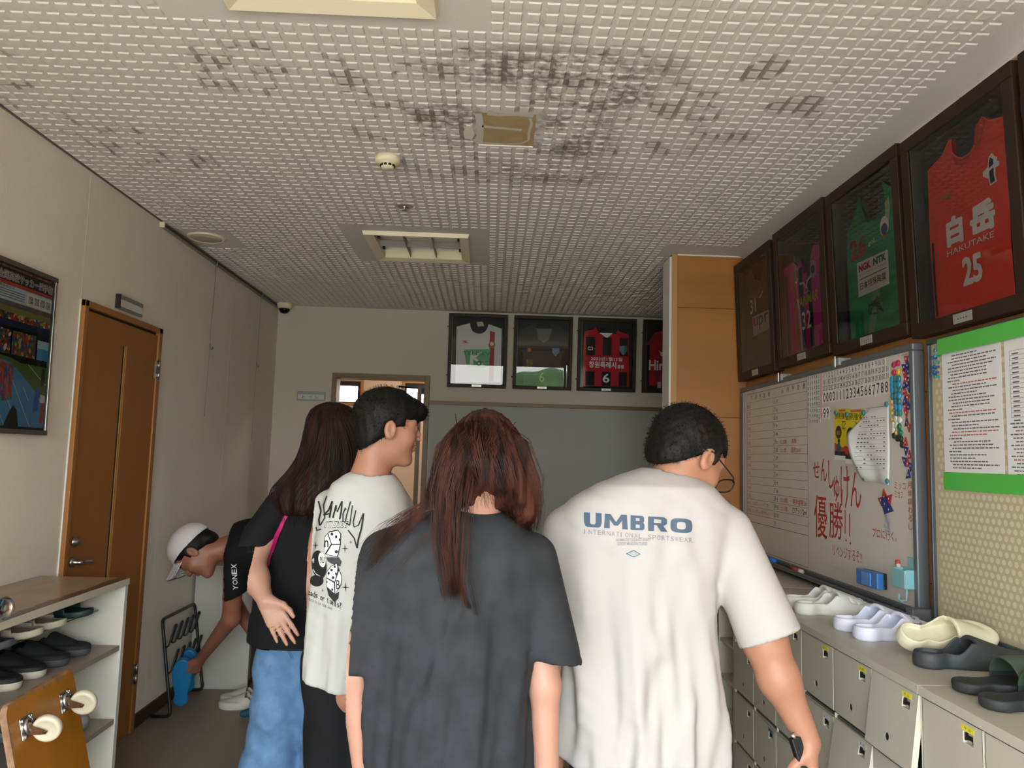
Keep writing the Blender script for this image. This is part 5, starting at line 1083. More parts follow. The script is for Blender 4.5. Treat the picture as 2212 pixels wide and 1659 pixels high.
for cx, cy, a0 in ((dw-.035, -.035, 0), (.035, -.035, 90), (.035, -dh+.035, 180), (dw-.035, -dh+.035, 270)):
    for k in range(6): an = R(a0+18*k); pts.append((cx+.035*math.cos(an), cy+.035*math.sin(an)))
n = len(pts); Vt = [DF(x, y, 0) for x, y in pts]+[DF(x, y, -.018) for x, y in pts]
b.add(Vt, [tuple(range(n)), tuple(range(2*n-1, n-1, -1))], m_dw); b.add(Vt, [(i, n+i, n+(i+1) % n, (i+1) % n) for i in range(n)], m_raw)
for k in range(26):
    x = .01+dw*.9*k/26; l = random.uniform(.004, .03); b.poly(DF, [(x, -.002), (x+.014, -.002), (x+.010-random.random()*.01, -l), (x+.004, -l*.6)], .0006, m_raw)
for k in range(12): y = -.03-.03*k; b.poly(DF, [(.001, y), (.001, y-.03), (.004+random.random()*.012, y-.02)], .0006, m_raw)
for x, y in ((.13, -.14), (.20, -.30), (.10, -.36)): b.poly(DF, [(x, y), (x+.05, y+.012), (x+.02, y-.004)], .0006, M('scuff', 'c89a58', .7))
b.build('board', t)
def caster(cx, cy, sw):
    c = Fr(DF(cx, cy, 0), DF.u, DF.v)
    pl = MB(); pl.box(c, -.034, -.030, .030, .030, 0.0004, .003, m_chrome)
    for q in ((-.030, -.026), (-.030, .019), (.019, -.026), (.019, .019)): pl.box(c, q[0], q[1], q[0]+.007, q[1]+.007, .003, .008, m_chrome)
    pl.build('caster_plate', t, .001)
    k = MB(); k.lathe(c(0, 0, .003), c.n, [(.023, 0), (.025, .005), (.019, .010), (.010, .013)], m_chrome, 20)
    wc = c(0, 0, .050)+sw*.020; ax = sw.cross(c.n).normalized()
    for s_ in (-1, 1):
        o_ = ax*s_*.0145; q = [c(0, 0, .010)+o_-sw*.016, c(0, 0, .010)+o_+sw*.020, wc+o_+sw*.009, wc+o_+c.n*.009, wc+o_-sw*.008]
        V = q+[x+ax*s_*.002 for x in q]; k.add(V, [(0, 1, 2, 3, 4), (9, 8, 7, 6, 5)]+[(i, 5+i, 5+(i+1) % 5, (i+1) % 5) for i in range(5)], m_chrome)
    k.tube([wc-ax*.0195, wc+ax*.0195], .0045, M('axle', '5a4038', .5, metal=.5), 10); k.build('caster_fork', t)
    w = MB(); w.lathe(wc-ax*.0105, ax, [(.005, -.001), (.028, 0), (.030, -.0015), (.036, 0), (.039, .004), (.039, .017), (.036, .021), (.030, .0225), (.028, .021), (.005, .022)], m_cas, 36); w.build('caster_wheel', t)
swv = (DF.u*.25-DF.v*.95).normalized()
for cx, cy in ((.085, -.085), (dw-.075, -.085), (.062, -dh+.07), (dw-.052, -dh+.07)): caster(cx, cy, swv)

# ================================================================== FAR LEFT CORNER
t = thing('shoe_cabinet', 'low off-white shoe cabinet in the far left corner, plain end panel', 'cabinet', (-1.58, 5.3, 0))
b = MB(); b.box(WD, -1.745, 4.682, -1.40, 4.70, 0, .72, M('cabinet_white', 'c6c3bc', .5)); b.build('end_panel', t, .001)
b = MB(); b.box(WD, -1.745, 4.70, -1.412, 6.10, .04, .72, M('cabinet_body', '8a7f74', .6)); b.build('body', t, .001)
CFc = Fr((-1.410, 0, 0), (0, 1, 0), (0, 0, 1))
for k in range(5):
    for r in range(3):
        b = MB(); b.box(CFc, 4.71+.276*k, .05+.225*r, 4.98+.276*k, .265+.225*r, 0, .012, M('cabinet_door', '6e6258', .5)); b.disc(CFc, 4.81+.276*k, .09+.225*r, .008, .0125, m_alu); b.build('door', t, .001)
# black wire rack
t = thing('slipper_stand', 'black wire slipper stand leaning against the left wall', 'slipper stand', (-1.68, 4.4, 0)); m_bw = M('black_coat', '17171a', .4)
def loop(P, r, nm, n=10, rad=.03):
    """tube with rounded corners"""
    Q = []
    for i, p in enumerate(P):
        p = Vector(p)
        if i in (0, len(P)-1): Q.append(p); continue
        a = (Vector(P[i-1])-p); c = (Vector(P[i+1])-p); k = min(rad, a.length*.45, c.length*.45); a = p+a.normalized()*k; c = p+c.normalized()*k
        Q += [a*(1-s_)**2+p*2*s_*(1-s_)+c*s_**2 for s_ in (0, .25, .5, .75, 1)]
    b = MB(); b.tube(Q, r, m_bw, n); return b.build(nm, t)
loop([(-1.742, 4.175, .010), (-1.640, 4.175, .010), (-1.735, 4.215, .50), (-1.735, 4.665, .50), (-1.640, 4.625, .010), (-1.742, 4.625, .010)], .0085, 'frame')
def pt(y, s_): return Vector((-1.640-.095*s_, y+.04*s_, .010+.49*s_))
for s0 in (.76, .49):
    P = [pt(4.185, s0-.06)]; 
    for k in range(5):
        y = 4.225+.082*k
        P += [pt(y, s0-.06), pt(y+.012, s0+.16)+Vector((.04, 0, 0)), pt(y+.040, s0+.16)+Vector((.04, 0, 0)), pt(y+.034, s0-.04)]
    P += [pt(4.61, s0-.04)]; loop(P, .0045, 'wire_shelf', 8, .012)
m_bls = M('slipper_blue_s', '1674ae', .4)
shoe('slipper', 'closed', [m_bls], (-1.625, 4.262, .030), -75, 'bright blue slipper hanging on the black stand, left and lower of the two', 'blue slippers on the stand', pitch=80, roll=0, L=.265)
shoe('slipper', 'closed', [m_bls], (-1.655, 4.42, .055), -75, 'bright blue slipper on the black stand, held by the bending person', 'blue slippers on the stand', pitch=80, roll=0, L=.25)
# floor slippers
m_swf = M('slipper_floor_white', 'c2c0b8', .55)
shoe('slipper', 'stripes', [m_swf], (-1.20, 4.50, .0008), 190, 'white slotted slipper on the floor, rear one of the pair', 'white slippers on the floor', L=.28)
shoe('slipper', 'stripes', [m_swf], (-1.17, 4.385, .0008), 188, 'white slotted slipper on the floor, front one of the pair', 'white slippers on the floor', L=.28)
# ================================================================== PEOPLE
class PxFr:
    """flat layout coordinates of a print, at one depth, before it is laid on the cloth"""
    def __init__(s, Y): s.Y = Y; s.n = Vector((0, -1, 0))
    def __call__(s, x, y, z=0): return at(x, y, s.Y)
def loft(P, secs, n=2.3):
    s_ = sorted(secs); z = [q[0] for q in s_]; cx, cy, a, b = [np.interp(P[:, 2], z, [q[i] for q in s_]) for i in (1, 2, 3, 4)]
    k = (np.abs((P[:, 0]-cx)/a)**n+np.abs((P[:, 1]-cy)/b)**n)**(1/n); d = (k-1)*np.minimum(a, b)
    return np.maximum(d, np.maximum(P[:, 2]-z[-1], z[0]-P[:, 2]))
def px_secs(rows, Y, depth, dy=0.):
    """rows: (pixel y, left x, right x[, half depth[, extra depth offset]])"""
    out = []
    for r in rows:
        l, q = at(r[1], r[0], Y), at(r[2], r[0], Y); b = r[3] if len(r) > 3 else depth; o = r[4] if len(r) > 4 else 0
        out.append(((l.z+q.z)/2, (l.x+q.x)/2, Y+dy+o, (q.x-l.x)/2, b))
    return out
def dents(P, L):
    """cloth folds: (a, b, width, depth) with depth > 0 pushing in"""
    d = np.zeros(len(P))
    for a, b, w, k in L: d += k*np.exp(-(np.maximum(cap(P, a, b, 0), 0)/w)**2)
    return d
def drape(P, c, top, amp, fr, seed=0.):
    """soft vertical folds that deepen toward the hem"""
    th = np.arctan2(P[:, 1]-c[1], P[:, 0]-c[0]); z = P[:, 2]; k = np.clip((top-z)/.4, 0, 1)
    return amp*k*(np.sin(fr*th+2.2*np.sin(z*5+seed)+seed)+.5*np.sin(2.3*fr*th-3*np.sin(z*7+seed)))+.0012*np.sin(P[:, 0]*60+8*np.sin(z*13+seed))*np.sin(z*47+P[:, 0]*21)
def U(fs, k=.02):
    d = fs[0]
    for f in fs[1:]: d = smin(d, f, k)
    return d
def hand_caps(Wr, d, n, t, s=1., curl=(.25, .25, .25, .3), spread=.10, thumb=.4):
    """wrist, finger direction, palm-facing normal, thumb side; returns capsule lists (palm, digits)"""
    Wr = Vector(Wr); d = Vector(d).normalized(); n = Vector(n); n = (n-d*n.dot(d)).normalized(); t_ = n.cross(d); t_ = t_ if t_.dot(Vector(t)) > 0 else -t_
    palm, dig = [], []
    segs = [(.040, .025, .020), (.044, .028, .021), (.041, .026, .020), (.032, .020, .018)]; off = (.030, .010, -.010, -.029); lng = (.086, .090, .086, .078)
    for k in range(4):
        kn = Wr+d*lng[k]*s+t_*off[k]*s; palm.append((Wr+t_*off[k]*.55*s+d*.012*s, kn, .0155*s, .0115*s)); p = kn; a = 0; dr = (d+t_*off[k]/.03*spread).normalized()
        for q, l in enumerate(segs[k]):
            a += curl[k]*(.8 if q == 0 else 1.1); v = dr*math.cos(a)+n*math.sin(a); e_ = p+v*l*s; dig.append((p, e_, (.0098-.0010*q-(.001 if k == 3 else 0))*s, (.0092-.0014*q-(.001 if k == 3 else 0))*s)); p = e_
    b0 = Wr+d*.018*s+t_*.020*s+n*.006*s; v = (t_*.62+d*.75+n*thumb).normalized(); p1 = b0+v*.040*s; v2 = (t_*.30+d*.95+n*thumb).normalized(); p2 = p1+v2*.032*s; p3 = p2+(d+n*thumb*.8).normalized()*.025*s
    palm.append((b0, p1, .0165*s, .0125*s)); dig += [(p1, p2, .0112*s, .0102*s), (p2, p3, .0102*s, .0082*s)]
    return palm, dig
def hand_f(P, H_):
    palm, dig = H_; d = U([cap(P, a, b, ra, rb) for a, b, ra, rb in palm], .014)
    for i in range(0, 12, 3): d = smin(d, U([cap(P, a, b, ra, rb) for a, b, ra, rb in dig[i:i+3]], .003), .004)
    return smin(d, U([cap(P, a, b, ra, rb) for a, b, ra, rb in dig[12:]], .004), .006)
def head_f(P, c, Bs, s=1.):
    """head with skull, jaw, nose, lips, brow, ears in its own frame"""
    q = ((P-np.array(c))@Bs)/s; A = lambda x, y, z: (x, y, z); m = q.copy(); m[:, 0] = np.abs(m[:, 0])
    d = ell(q, (0, -.008, .038), (.077, .098, .083)); d = smin(d, ell(q, (0, .034, -.030), (.058, .060, .078)), .035); d = smin(d, ell(q, (0, .070, -.094), (.026, .022, .018)), .03)
    d = smin(d, cap(m, (.0, .082, .034), (.040, .072, .034), .014), .02); d = smin(d, ell(m, (.040, .062, -.018), (.022, .024, .026)), .025)
    d = smax(d, -ell(m, (.031, .101, .014), (.017, .012, .011)), .012); d = smin(d, ell(m, (.031, .084, .014), (.0135, .0125, .0125)), .003)
    d = smin(d, cap(q, (0, .092, .022), (0, .113, -.016), .007, .0105), .012); d = smin(d, ell(m, (.010, .102, -.020), (.009, .010, .007)), .007)
    d = smin(d, ell(q, (0, .094, -.044), (.022, .010, .0055)), .004); d = smin(d, ell(q, (0, .092, -.055), (.020, .010, .0065)), .004); d = smax(d, -ell(q, (0, .106, -.0495), (.020, .006, .0012)), .003)
    e_ = ell(m, (.083, -.004, .000), (.010, .020, .032), rot=None); e_ = smax(e_, -ell(m, (.092, .000, .004), (.007, .012, .020)), .005); d = smin(d, e_, .006)
    return d*s
def person(label, loc): return thing('person', label, 'person', loc)
def lohi(pts, pad): a = np.array([list(p) for p in pts]); return a.min(0)-pad, a.max(0)+pad
def decal(name, mb, target, parent, off=.0016, ds=.012):
    """lays flat lettering onto a garment"""
    me = bpy.data.meshes.new('d'); me.from_pydata([tuple(v) for v in mb.v], [], mb.f); me.polygons.foreach_set('material_index', mb.mi)
    bm = bmesh.new(); bm.from_mesh(me); bmesh.ops.triangulate(bm, faces=bm.faces[:])
    for _ in range(4):
        es = [e_ for e_ in bm.edges if e_.calc_length() > ds]
        if not es: break
        bmesh.ops.subdivide_edges(bm, edges=es, cuts=1); bmesh.ops.triangulate(bm, faces=[f for f in bm.faces if len(f.verts) > 3])
    tv = [v.co.copy() for v in target.data.vertices]; bv = BVHTree.FromPolygons(tv, [p.vertices for p in target.data.polygons]); eye = Vector((0, 0, EYE)); dead = []
    for v in bm.verts:
        dr = (v.co-eye).normalized(); h = bv.ray_cast(eye, dr)
        if h[0] is None: dead.append(v)
        else: v.co = h[0]+h[1]*off*(1 if h[1].dot(dr) < 0 else -1)
    bmesh.ops.delete(bm, geom=dead, context='VERTS'); bm.to_mesh(me); bm.free()
    for m in mb.m: me.materials.append(m)
    me.name = name; return link(name, me, parent)
m_sk = M('skin_warm', 'ac7a62', .5, var=.10, vs=30, bump=.12, bs=220, bdist=.0006, sub=.04); m_sk2 = M('skin_pale', 'b88b78', .5, var=.08, vs=25, bump=.1, bs=220, bdist=.0006, sub=.04); m_sk3 = M('skin_tan', '94604a', .5, var=.10, vs=30, sub=.04)
def cloth(n, c, **k): return M(n, c, k.pop('rough', .85), bump=k.pop('bump', .25), bs=k.pop('bs', 420), bdist=.0006, spec=.3, **k)
m_tw = cloth('tee_white', 'bcbdbb'); m_tw2 = cloth('tee_white_warm', 'b3b0ae'); m_tc = cloth('tee_charcoal', '32353a', var=1.0, vs=20, col2='232629', det=10); m_tb_ = cloth('tee_black', '0b0c0f'); m_jn = cloth('denim', '6488ad', var=1.0, vs=26, col2='4a6d94', det=8); m_pn = cloth('trousers_black', '0f1013')
def hair_mat(n, a, b, rough=.38):
    m = M(n, a, rough, spec=.18, var=1.3, vs=55, col2=b, stretch=(1, 1, .05), bump=.5, bs=160, bdist=.0015, det=3); return m
m_hb = hair_mat('hair_brown', '4a2a1e', '1f110d', .45); m_hd = hair_mat('hair_dark_brown', '2e1712', '150b09', .5); m_hk = M('hair_black', '080707', .6, spec=.22, var=1.1, vs=60, col2='151110', stretch=(1, 1, .12), bump=.5, bs=140, bdist=.002)
def strands(mb, n, path, r, m, seg=14):
    for i in range(n): P = path(i); mb.tube(P, [r*(1-.75*k/(len(P)-1)) for k in range(len(P))], m, 4)
rnd = random.Random(5)
def short_hair(mb, fn, c, n, m, ln=.012, r=.0009, keep=None):
    """tufts standing off a short haircut"""
    k = 0; c = Vector(c)
    while k < n:
        v = Vector((rnd.gauss(0, 1), rnd.gauss(0, 1), rnd.gauss(0, 1))).normalized(); lo_, hi_ = .03, .2
        for _ in range(14):
            md = (lo_+hi_)/2
            if fn(np.array([list(c+v*md)]))[0] < 0: lo_ = md
            else: hi_ = md
        p = c+v*lo_; k += 1
        if keep and not keep(p): continue
        w = (v+Vector((rnd.gauss(0, .5), rnd.gauss(0, .5), rnd.gauss(-.3, .5)))).normalized(); mb.tube([p-v*.003, p+(v*.4+w*.6)*ln*.5, p+w*ln], [r, r*.8, r*.2], m, 3)

# ---------------------------------------------------------------- woman in the charcoal tee (centre, nearest)
Y3 = 1.66; a3 = lambda x, y, d=0: np.array(at(x, y, Y3+d))
t = person('woman seen from behind with long brown hair and oversized washed charcoal tee', tuple(Vector((at(970, 1500, Y3).x, Y3+.04, 0))))
B3 = bas((.08, .86, -.48)); hc3 = a3(1046, 1004, .03)
sec3 = px_secs([(1098, 965, 1062, .055, .01), (1108, 925, 1098, .075), (1125, 878, 1120, .095), (1150, 830, 1146, .108), (1182, 806, 1172, .115), (1230, 798, 1182), (1300, 792, 1178), (1400, 784, 1164), (1500, 778, 1152), (1659, 792, 1152), (1760, 800, 1158, .13), (1800, 802, 1160, .13)], Y3, .122, .03)
f3 = [(a3(1000, 1290), a3(850, 1560, .0), .012, .010), (a3(860, 1190), a3(840, 1430), .016, .012), (a3(1120, 1200), a3(1128, 1480), .016, .012), (a3(990, 1130), a3(1060, 1250), .014, .008), (a3(930, 1130), a3(900, 1290), .014, .007), (a3(1090, 1150), a3(1040, 1290), .013, .007), (a3(1080, 1320), a3(1110, 1640), .02, .009), (a3(960, 1350), a3(900, 1659), .02, -.010), (a3(1010, 1300), a3(1010, 1659), .03, -.010), (a3(840, 1480), a3(830, 1700), .02, .010), (a3(1120, 1500), a3(1130, 1659), .012, -.006)]
f3 = [((a[0], a[1]-.09, a[2]), (b[0], b[1]-.09, b[2]), w*1.4, k*1.4) for a, b, w, k in f3]
SL3 = [(a3(828, 1195, .03), a3(757, 1452, .0), .050, .056), (a3(1150, 1205, .03), a3(1194, 1425, .015), .055, .058)]
def shirt3(P):
    d = loft(P, sec3, 2.4)+dents(P, f3)+drape(P, (at(970, 1300, Y3).x, Y3+.03), 1.25, .005, 11)
    for k, (a, b, ra, rb) in enumerate(SL3):
        ax = b-a; ax /= np.linalg.norm(ax); ax2 = ax+np.array([(.22, 0, 0), (-.35, 0, 0)][k]); ax2 /= np.linalg.norm(ax2)
        tube = cap(P, a, b+ax*.05, ra, rb+.006, ((0, 1, 0), 1.15)); cut = (P-b)@ax2; s_ = smax(tube, cut, .004); inn = np.maximum(cap(P, a+ax*.12, b+ax*.2, ra-.010, rb-.002, ((0, 1, 0), 1.15)), -.0)
        d = smin(d, s_, .018); d = np.maximum(d, -np.maximum(inn, .06-((P-a)@ax)))
        hem = np.abs(np.abs(cut+.018)-.0)-.0012; d = d+.0025*np.exp(-((cut+.020)/.003)**2)*(tube < .01)
    neck = cap(P, a3(1020, 1060, .03), a3(1010, 1130, .04), .052, .056); return smax(d, -neck, .004)
sh3 = sdf('shirt', shirt3, a3(700, 1840, -.2), a3(1270, 1080, .3), .006, m_tc, t, 2)
H3r = hand_caps(a3(1180, 1760, .02), (0, .1, -1), (-1, .3, 0), (0, 1, 0), .92, (.3, .35, .4, .45)); H3l = hand_caps(a3(800, 1760, .06), (0, .1, -1), (1, .3, 0), (0, 1, 0), .92, (.3, .35, .4, .45))
def body3(P):
    d = head_f(P, hc3, B3, .90); d = smin(d, cap(P, hc3-np.array([0, .035, .05]), a3(1012, 1150, .035), .050, .056), .03); d = smin(d, cap(P, a3(870, 1205, .04), a3(1120, 1215, .04), .06, .06), .04)
    d = smin(d, U([cap(P, a3(838, 1215, .03), a3(768, 1450, .02), .042, .036), cap(P, a3(768, 1450, .02), a3(800, 1760, .06), .036, .024)], .02), .02); d = smin(d, U([cap(P, a3(1148, 1215, .03), a3(1176, 1480, .015), .042, .033), cap(P, a3(1176, 1480, .015), a3(1182, 1760, .02), .033, .024)], .02), .02)
    d = smin(d, cap(P, a3(970, 1230, .04), a3(975, 1700, .04), .09, .09), .05)
    return np.minimum(np.minimum(smin(d, hand_f(P, H3r), .01), d+1), smin(d, hand_f(P, H3l), .01))
sdf('body', body3, a3(700, 1960, -.12), a3(1260, 890, .26), .0045, m_sk2, t, 1)
p3l = lambda y, x0, x1: None
leg = lambda P, hip, kn, an, r: U([cap(P, hip, kn, r[0], r[1]), cap(P, kn, an, r[1], r[2])], .03)
def trousers(name, hx, hy, hz, feet, m, parent, w=.15, r=(.10, .075, .062), top=.12):
    """hip centre and two (knee, ankle) pairs"""
    def fn(P):
        d = ell(P, (hx, hy, hz), (w, .12, top))
        for k, (kn, an) in enumerate(feet): d = smin(d, leg(P, (hx+(-1, 1)[k]*w*.5, hy, hz-.03), kn, an, r), .03)
        x = P[:, 0]*30; return smax(d+.004*np.sin(P[:, 2]*34+x+4*np.sin(P[:, 1]*9)), .035-P[:, 2], .004)
    pts = [(hx-w, hy, hz+top), (hx+w, hy, .03)]+[p for f in feet for p in f]; lo_, hi_ = lohi(pts, .13); lo_[2] = .02; return sdf(name, fn, lo_, hi_, .009, m, parent, 2)
def footwear(parent, an, head, m, L=.25):
    me = shoe_mesh('closed', [m], L); o = bpy.data.objects.new('slipper_worn', me); C.objects.link(o); o.parent = parent; o.matrix_parent_inverse = Matrix.Translation(parent.location).inverted()
    o.matrix_basis = Matrix.Translation((an[0]-math.cos(R(head))*.06, an[1]-math.sin(R(head))*.06, .001)) @ Matrix.Rotation(R(head-90), 4, 'Z')
x3 = a3(975, 1500)[0]; trousers('trousers', x3, Y3+.05, .80, [((x3-.09, Y3+.06, .45), (x3-.10, Y3+.05, .08)), ((x3+.09, Y3+.06, .45), (x3+.10, Y3+.05, .08))], m_pn, t)
for s_ in (-1, 1): footwear(t, (x3+.1*s_, Y3+.05), 90, m_sbk)
hs3 = px_secs([(897, 1030, 1062, .035, .035), (901, 1010, 1082, .06, .035), (912, 988, 1106, .088, .032), (932, 966, 1124, .112, .028), (962, 949, 1138, .124, .02), (1000, 941, 1148, .126, .01), (1050, 934, 1155, .112, .0), (1085, 930, 1158, .092, -.005), (1100, 940, 1150, .07)], Y3, .1, .04)
def hair3(P):
    d = loft(P, hs3, 2.1)
    d = smin(d, U([cap(P, a3(1110, 1040, .0), a3(1128, 1100, .01), .040, .030), cap(P, a3(1128, 1100, .01), a3(1143, 1142, .035), .028, .008)], .02), .02)
    d = smin(d, cap(P, a3(962, 1040, -.03), a3(955, 1098, -.06), .030, .012), .02)
    d = smin(d, ell((P-np.array(hc3))@B3/.9, (0, -.008, .043), (.086, .108, .094))*.9, .01)
    nape = ell(P, a3(1052, 1112, -.09), (.042, .06, .055)); d = smax(d, -nape, .02)
    q = P-np.array(hc3); ph = np.arctan2(q[:, 0], -q[:, 1]); return d+.0022*np.sin(ph*26+P[:, 2]*14)+.0012*np.sin(ph*61+P[:, 2]*30)
sdf('hair', hair3, a3(900, 1170, -.16), a3(1190, 885, .22), .0045, m_hb, t, 1)
b = MB(); zs3 = sorted(hs3)
def hp3(i):
    ph = rnd.uniform(-1.9, 1.9); sw = rnd.uniform(-.12, .12); zend = at(0, rnd.uniform(1060, 1110), Y3).z; out = []; wv = rnd.uniform(0, 6)
    for k in range(14):
        f = k/13; z = zs3[-1][0]-.004-(zs3[-1][0]-.004-zend)*f**1.1; cx, cy, a, bb = [np.interp(z, [q[0] for q in zs3], [q[j] for q in zs3]) for j in (1, 2, 3, 4)]; p_ = ph*(.5+.5*min(1, f*2))+sw*f+(math.copysign(.5, ph)*f*f if abs(ph) < .7 else 0); e_ = 1.012+.02*max(0, f-.7)*rnd.random()
        out.append((cx+math.sin(p_)*a*e_, cy-math.cos(p_)*bb*e_, z+.002*math.sin(wv+f*5)))
    return out
strands(b, 340, hp3, .0011, m_hb)
def fall(pts, jit, n_, r=.0010):
    for i in range(n_):
        o1, o2 = [Vector((rnd.gauss(0, 1)*jit[0], rnd.gauss(0, 1)*.003, rnd.gauss(0, 1)*jit[0]*.3)) for _ in (0, 1)]; P = []
        for k, p in enumerate(pts): f = k/(len(pts)-1); P.append(Vector(p)+o1*(1-f)+o2*f*jit[1]/max(jit[0], 1e-5)+Vector((.002*math.sin(i+k), 0, 0)))
        m2 = rnd.uniform(.75, 1.); n2 = len(P); Q = [P[0]]+[P[j].lerp(P[min(j+1, n2-1)], (m2*(n2-1)) % 1 if j == n2-2 else 0) for j in range(1, n2)]; b.tube(P, [r*(1-.8*k/(n2-1)) for k in range(n2)], m_hb, 4)
for k, dx in enumerate((-34, -22, -10, 2, 12)):
    fall([a3(1036+dx*.3, 912, -.03), a3(1008+dx*.9, 950, -.088), a3(980+dx*.8, 1005, -.095), a3(966+dx*.7, 1060, -.095), a3(966+dx*.65, 1110, -.102), a3(970+dx*.6, 1180, -.104), a3(976+dx*.45, 1240, -.105), a3(986+dx*.3, 1296-6*k, -.106)], (.008, .010), 34, .0008)
fall([a3(1012, 1010, -.085), a3(1002, 1070, -.09), a3(996, 1120, -.104), a3(992, 1200, -.104), a3(990, 1260, -.105), a3(1012, 1315, -.105)], (.012, .006), 40, .0007)
fall([a3(1020, 1020, -.085), a3(1012, 1070, -.085), a3(1015, 1110, -.10), a3(1016, 1150, -.105), a3(1012, 1230, -.105), a3(1030, 1330, -.105)], (.010, .004), 14, .0006)
for k in range(5): fall([a3(1020-k*4, 915, -.05), a3(972-k*5, 965, -.07), a3(955-k*4, 1030, -.06), a3(930-k*3, 1082+k*4, -.075), a3(884, 1104+k*7, -.072), a3(840, 1132+k*12, -.062), a3(806-k*3, 1175+k*14, -.035)], (.010, .012), 26, .0007)
fall([a3(975, 1060, -.09), a3(955, 1130, -.105), a3(900, 1180, -.105), a3(845, 1245, -.095)], (.01, .006), 10, .0006)
for k in range(3): fall([a3(1060+k*6, 912, .0), a3(1112+k*8, 952, -.02), a3(1150+k*4, 1040, -.03), a3(1154+k*3, 1090, -.01), a3(1146+k*2, 1145, .01)], (.008, .010), 40, .0008)
fall([a3(1060, 905, .0), a3(1140, 960, -.02), a3(1168, 1030, -.01), a3(1160, 1100, 0)], (.003, .012), 10, .0005)
fall([a3(1050, 915, -.06), a3(1040, 960, -.10), a3(1050, 1030, -.105), a3(1060, 1095, -.09)], (.03, .015), 60, .0008)
fall([a3(1050, 930, -.07), a3(1080, 990, -.10), a3(1100, 1050, -.09), a3(1118, 1120, -.04)], (.02, .012), 60, .0008)
b.build('hair_strands', t)['kind'] = 'stuff'

# ---------------------------------------------------------------- man in the white lettered tee (right)
Y4 = 1.90; a4 = lambda x, y, d=0: np.array(at(x, y, Y4+d))
t = person('man in oversized white lettered tee and glasses, leaning to the right over the lockers', (at(1400, 1500, Y4).x, Y4+.04, 0))
B4 = bas((.74, .42, -.56)); hc4 = a4(1478, 992, .06)
sec4 = px_secs([(1012, 1398, 1490, .06, .03), (1026, 1352, 1515, .08, .02), (1050, 1292, 1548, .10), (1080, 1238, 1576, .112), (1115, 1208, 1592, .12), (1170, 1198, 1580), (1250, 1204, 1558), (1350, 1210, 1552), (1450, 1212, 1562), (1560, 1208, 1570), (1640, 1206, 1572), (1700, 1206, 1572)], Y4, .128, .03)
f4 = [(a4(1440, 1080), a4(1400, 1330), .016, .012), (a4(1360, 1060), a4(1330, 1200), .014, .008), (a4(1480, 1090), a4(1520, 1330), .015, .011), (a4(1300, 1200), a4(1290, 1659), .02, .013), (a4(1380, 1330), a4(1360, 1659), .03, -.012), (a4(1450, 1230), a4(1440, 1659), .018, .009), (a4(1500, 1350), a4(1505, 1659), .018, .010), (a4(1240, 1250), a4(1240, 1600), .018, -.009), (a4(1545, 1180), a4(1548, 1400), .012, .014), (a4(1230, 1110), a4(1226, 1300), .011, .012), (a4(1410, 1420), a4(1330, 1640), .018, .010), (a4(1480, 1500), a4(1420, 1650), .02, -.008), (a4(1400, 1030), a4(1470, 1075), .012, .008)]
f4 = [((a[0], a[1]-.10, a[2]), (b_[0], b_[1]-.10, b_[2]), w*1.5, k*1.5) for a, b_, w, k in f4]
SL4 = [(a4(1222, 1150, .04), a4(1196, 1318, .05), .060, .062), (a4(1570, 1150, .03), a4(1664, 1380, -.03), .066, .076)]
def shirt4(P):
    d = loft(P, sec4, 2.3)+dents(P, f4)+drape(P, (at(1390, 1300, Y4).x, Y4+.03), 1.22, .007, 9, 2.)
    for k, (a, b_, ra, rb) in enumerate(SL4):
        ax = b_-a; ax /= np.linalg.norm(ax); tube = cap(P, a, b_+ax*.06, ra, rb+.006); cut = (P-b_)@ax; s_ = smax(tube, cut, .004); inn = cap(P, a+ax*.12, b_+ax*.2, ra-.010, rb-.003)
        d = smin(d, s_, .022); d = np.maximum(d, -np.maximum(inn, .08-((P-a)@ax))); d = d+.002*np.exp(-((cut+.022)/.003)**2)*(tube < .01)
    d = d+.0035*np.exp(-(cap(P, a4(1572, 1090, -.10), a4(1540, 1290, -.10), 0)/.010)**2)
    z = P[:, 2]; zh = at(1400, 1672, Y4).z+.05*np.clip((at(1290, 1600, Y4).x-P[:, 0])/.12, 0, 1)
    return smax(smax(d, -cap(P, a4(1462, 985, .05), a4(1448, 1052, .05), .062, .068), .004), zh-z, .004)
sh4 = sdf('shirt', shirt4, a4(1150, 1760, -.22), a4(1770, 990, .3), .006, m_tw2, t, 2)
wr4 = a4(1747, 1602, -.06); H4 = hand_caps(wr4, (.16, .05, -1), (-.8, .35, .1), (-.3, -1, 0), 1.02, (.8, .85, .9, .95), .04, 1.0); H4l = hand_caps(a4(1195, 1640, .05), (0, .1, -1), (1, .2, 0), (0, 1, 0), 1., (.35, .4, .4, .4))
def body4(P):
    d = head_f(P, hc4, B4, 1.04); d = smin(d, cap(P, hc4-np.array([.03, .02, .05]), a4(1430, 1075, .04), .058, .066), .035); d = smin(d, cap(P, a4(1290, 1150, .04), a4(1540, 1150, .04), .07, .07), .04)
    d = smin(d, U([cap(P, a4(1565, 1160, .03), a4(1652, 1385, -.03), .052, .050), cap(P, a4(1652, 1385, -.03), a4(1682, 1465, -.045), .050, .046), cap(P, a4(1682, 1465, -.045), wr4, .046, .028)], .03), .03)
    d = smin(d, U([cap(P, a4(1225, 1160, .04), a4(1198, 1400, .06), .05, .043), cap(P, a4(1198, 1400, .06), a4(1195, 1640, .05), .043, .028)], .03), .03); d = smin(d, cap(P, a4(1400, 1180, .04), a4(1400, 1640, .04), .10, .10), .05)
    return np.minimum(smin(d, hand_f(P, H4), .012), smin(d, hand_f(P, H4l), .012))
bd4 = sdf('body', body4, a4(1120, 1880, -.22), a4(1840, 860, .26), .0045, m_sk, t, 1)
